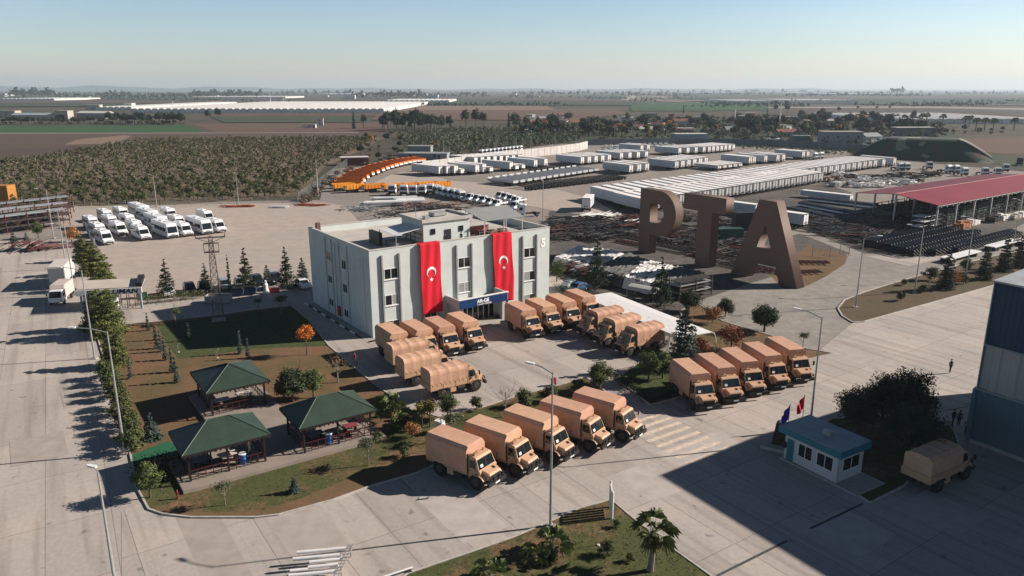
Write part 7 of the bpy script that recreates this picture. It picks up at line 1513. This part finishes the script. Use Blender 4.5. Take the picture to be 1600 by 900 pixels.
g = thing('plastic_barrier', 'red plastic barrier right of the white statue', 'barrier', (*at(428, 457)[:2], .02), R(5)); MB().prism([(-.3, 0), (.3, 0), (.12, .9), (-.12, .9)], -.9, .9, axis='x').build('body', mat('barrier_red', (.45, .05, .04), .5), g, bevel=.03); MB().box(-.7, .7, -.125, .125, .905, .97).build('top', m_white, g)
g = thing('skip_container', 'pale open skip at the foot of the pylon', 'skip', (*at(342, 472)[:2], .02), R(3)); b = MB(); b.box(-1.9, 1.9, -.9, -.8, .1, 1.2); b.box(-1.9, 1.9, .8, .9, .1, 1.2); b.box(-1.9, -1.8, -.8, .8, .1, 1.2); b.box(1.8, 1.9, -.8, .8, .1, 1.2); b.box(-1.8, 1.8, -.8, .8, .1, .2); b.build('body', m_steel, g); b = MB(); b.box(-1.8, -1.5, -.7, .7, 0, .1); b.box(1.5, 1.8, -.7, .7, 0, .1); b.build('skid', m_black, g)
w = at(224, 474); g = thing('round_sign', 'pale green board with round emblem beside the gatehouse', 'sign', (w.x, w.y, 0), R(5)); MB().box(-.8, .8, -.03, .03, .5, 1.9).build('board', mat('board_green', (.16, .30, .18), .7), g); MB().tube([(0, -.035, 1.2), (0, -.06, 1.2)], .4, n=20).build('emblem', mat('emblem_pale', (.4, .55, .42), .6), g); MB().box(-.7, -.6, -.02, .02, 0, .5).build('leg', m_steel, g); MB().box(.6, .7, -.02, .02, 0, .5).build('leg', m_steel, g)
# ---------------- people ----------------
def person(u, v, hd, top, legs, label, z=0.03, pose=0, hair=(.02, .015, .012), world=None):
    w = world or at(u, v, 0); me = bpy.data.meshes.new('person'); J = {}
    sw = .16 if pose == 1 else .07
    pts = [((0, 0, .96), .125, .115), ((0, 0, 1.15), .13, .10), ((0, 0, 1.36), .16, .105), ((0, 0, 1.47), .07, .07), ((0, .01, 1.53), .055, .055), ((0, .02, 1.62), .088, .098), ((0, .01, 1.71), .075, .085),
           ((.09, 0, .9), .09, .09), ((.11, sw, .5), .062, .062), ((.12, -sw * .3 + .02, .08), .042, .042), ((.13, .14, .04), .045, .035),
           ((-.09, 0, .9), .09, .09), ((-.11, -sw, .5), .062, .062), ((-.12, -sw * 1.6, .08), .042, .042), ((-.13, -sw * 1.6 + .12, .04), .045, .035),
           ((.20, 0, 1.40), .058, .058), ((.25, -.03, 1.14), .045, .045), ((.23, .14 if pose else .06, .92), .034, .034), ((.22, .18 if pose else .08, .84), .036, .025),
           ((-.20, 0, 1.40), .058, .058), ((-.26, -.02, 1.14), .045, .045), ((-.20, .18 if pose == 2 else .05, .98 if pose == 2 else .92), .034, .034), ((-.12 if pose == 2 else -.22, .24 if pose == 2 else .07, 1.0 if pose == 2 else .84), .036, .025)]
    ed = [(0, 1), (1, 2), (2, 3), (3, 4), (4, 5), (5, 6), (0, 7), (7, 8), (8, 9), (9, 10), (0, 11), (11, 12), (12, 13), (13, 14), (2, 15), (15, 16), (16, 17), (17, 18), (2, 19), (19, 20), (20, 21), (21, 22)]
    me.from_pydata([p[0] for p in pts], ed, []); o = bpy.data.objects.new('person', me); COL.objects.link(o)
    o.modifiers.new('s', 'SKIN'); sv_ = me.skin_vertices[0].data
    for i, p in enumerate(pts): sv_[i].radius = (p[1], p[2])
    sv_[0].use_root = True; o.modifiers.new('d', 'SUBSURF').levels = 1; o.modifiers['d'].render_levels = 1
    # clothes as bands of the body's own height: shoes, trousers, top, skin
    key = 'clothes_%d' % (hash((top, legs)) % 9999)
    m = bpy.data.materials.new(key); m.use_nodes = True; t = m.node_tree; N = t.nodes; tc = N.new('ShaderNodeTexCoord'); sp = N.new('ShaderNodeSeparateXYZ'); cr = N.new('ShaderNodeValToRGB'); cr.color_ramp.interpolation = 'CONSTANT'; e = cr.color_ramp.elements
    mr = N.new('ShaderNodeMath'); mr.operation = 'MULTIPLY'; mr.inputs[1].default_value = .5; e[0].position = 0; e[0].color = (.02, .02, .02, 1); e[1].position = .04; e[1].color = (*legs, 1)
    for p_, c_ in ((.47, top), (.755, (.38, .22, .16))): x = e.new(p_); x.color = (*c_, 1)
    t.links.new(tc.outputs['Object'], sp.inputs[0]); t.links.new(sp.outputs[2], mr.inputs[0]); t.links.new(mr.outputs[0], cr.inputs[0]); t.links.new(cr.outputs[0], N['Principled BSDF'].inputs['Base Color']); N['Principled BSDF'].inputs['Roughness'].default_value = .85
    me.materials.append(m); o.location = (w[0], w[1], z); o.rotation_euler = (0, 0, R(hd)); o['label'] = label; o['category'] = 'person'
    b = MB(); b.tube([(0, .0, 1.665), (0, -.01, 1.73), (0, -.01, 1.775), (0, -.01, 1.80)], [.098, .095, .07, .01], n=12); h = b.build('hair', mat('hair_dark', hair, .7), o, smooth=True)
    return o
navy = (.015, .017, .025); blk = (.015, .015, .016)
def onroof(uu, vv): c, s = math.cos(BA), math.sin(BA); p = at(583, 528); return (p.x + uu * c - vv * s, p.y + uu * s + vv * c)
person(0, 0, 200, blk, (.28, .27, .25), 'person in black top and pale trousers walking on the roof, left of the three', 11.2, 1, world=onroof(12.4, 1.1)); person(0, 0, 150, blk, blk, 'person in dark clothes in the middle of the three on the roof', 11.2, 2, world=onroof(15.1, 1.1)); person(0, 0, 190, blk, (.25, .22, .2), 'person in dark top near the shade roof, right of the three', 11.2, 1, world=onroof(18.2, 1.2))
person(555, 571, 120, (.42, .02, .07), (.05, .03, .04), 'person in a crimson jacket standing by the court kerb', .05, 2)
person(1484, 583, 190, navy, navy, 'lone person in dark uniform standing in the sun on the plaza'); person(1488, 665, 200, navy, navy, 'person in dark clothes at the left of the three near the hall'); person(1497, 667, 170, blk, navy, 'person in dark clothes in the middle of the three near the hall', pose=2); person(1509, 680, 150, (.14, .13, .12), navy, 'person in a grey top nearest to the hall corner', pose=1)
pg = guv(5.4, 1.2, .35); person(0, 0, 60, blk, blk, 'person in black inside the corner gazebo', .35, 2, world=(pg.x, pg.y)); pg = guv(2.3, 2.9, .35); person(0, 0, 160, (.3, .3, .3), blk, 'person in a grey top behind the railing of the corner gazebo', .35, world=(pg.x, pg.y))
# parking lines on the bus lot, painted kerb pieces
for (a, b2) in (((142, 374), (168, 376)), ((190, 370), (226, 372)), ((230, 362), (245, 366)), ((160, 362), (180, 362))):
    strip('painted_line', [a, b2], .15, -.02, -.012, mat('line_white', (.6, .6, .58), .8))
# tufts of grass and fallen leaves that break up the lawns
def tufts(px, n, m, name, hgt, sz):
    P_ = [at(*q) for q in px]; xs = [p.x for p in P_]; ys = [p.y for p in P_]; b = MB(); c = 0
    while c < n:
        x, y = vr.uniform(min(xs), max(xs)), vr.uniform(min(ys), max(ys)); c += 1
        if not inside((x, y), P_): continue
        for _ in range(3):
            a = vr.random() * 6.28; d = Vector((math.cos(a), math.sin(a), 0)) * sz * vr.uniform(.5, 1.2); o_ = Vector((x + vr.gauss(0, .1), y + vr.gauss(0, .1), .05)); t = Vector((vr.gauss(0, .5), vr.gauss(0, .5), 1)) * hgt * vr.uniform(.4, 1.2)
            b.add([o_ - d, o_ + d, o_ + t], [(0, 1, 2)])
    o = b.build(name, m); o['kind'] = 'stuff'
tufts(g1, 9000, L_olive, 'grass_tufts', .045, .05); tufts(l4, 9000, L_olive, 'grass_tufts', .045, .05); tufts(lawn_w, 9000, leaf_mat('leaf_dry', (.26, .16, .095), (.16, .11, .06)), 'dry_grass_tufts', .04, .05); tufts(l3, 5000, L_olive, 'grass_tufts', .045, .05); tufts(l2, 4000, L_orch, 'grass_tufts', .045, .05); tufts(l5, 3000, L_olive, 'grass_tufts', .045, .05)
# ---------------- haze ----------------
hz = MB().box(-14000, 14000, -300, 16000, -1.2, 190).build('haze', mat('x_dummy', (1, 1, 1)))
hm_ = bpy.data.materials.new('haze_air'); hm_.use_nodes = True; N = hm_.node_tree.nodes; N.remove(N['Principled BSDF']); pv_ = N.new('ShaderNodeVolumePrincipled'); pv_.inputs['Density'].default_value = .00009; pv_.inputs['Color'].default_value = (.74, .88, 1.0, 1); pv_.inputs['Anisotropy'].default_value = .2
hm_.node_tree.links.new(pv_.outputs[0], N['Material Output'].inputs['Volume']); hz.data.materials.clear(); hz.data.materials.append(hm_); hz['kind'] = 'stuff'
S.cycles.volume_bounces = 0
# tell look-alikes of a group apart by their order along the picture
def ordinal(n):
    if n <= 50: return ORD[n]
    t = ['', '', '', '', '', 'fifty', 'sixty', 'seventy', 'eighty', 'ninety', 'hundred'][n // 10 % 11] if n < 100 else 'hundred'
    r = n - 100 if n >= 100 else n % 10
    if n >= 100: return 'hundredth' if r == 0 else 'hundred and ' + (ORD[r] if r <= 50 else ordinal(r))
    return {'fifty': 'fiftieth', 'sixty': 'sixtieth', 'seventy': 'seventieth', 'eighty': 'eightieth', 'ninety': 'ninetieth'}[t] if r == 0 else t + '-' + ORD[r]
for grp in ('village trees', 'grey village trees', 'autumn village trees', 'yellow village trees', 'small village houses', 'distant houses', 'scrub', 'field hedge bushes', 'shrubby trees by the tippers', 'scrub below the palms', 'tall palms', 'tall trees', 'cypresses', 'steel frames in the scrap yard', 'tangled steel heaps', 'low offcut heaps', 'trees in the far right fields'):
    by = {}
    for o in COL.objects:
        if o.get('group') == grp and o.parent is None: by.setdefault(o['label'], []).append(o)
    for l, os_ in by.items():
        if len(os_) > 1:
            for i, o in enumerate(sorted(os_, key=lambda o: o.location.x / max(1, o.location.y))): o['label'] = l + ', ' + ordinal(i + 1) + ' from the left'
# the custom bookkeeping mark is not part of the scene
for o in COL.objects:
    if '_used' in o: del o['_used']
print('objects', len(COL.objects))
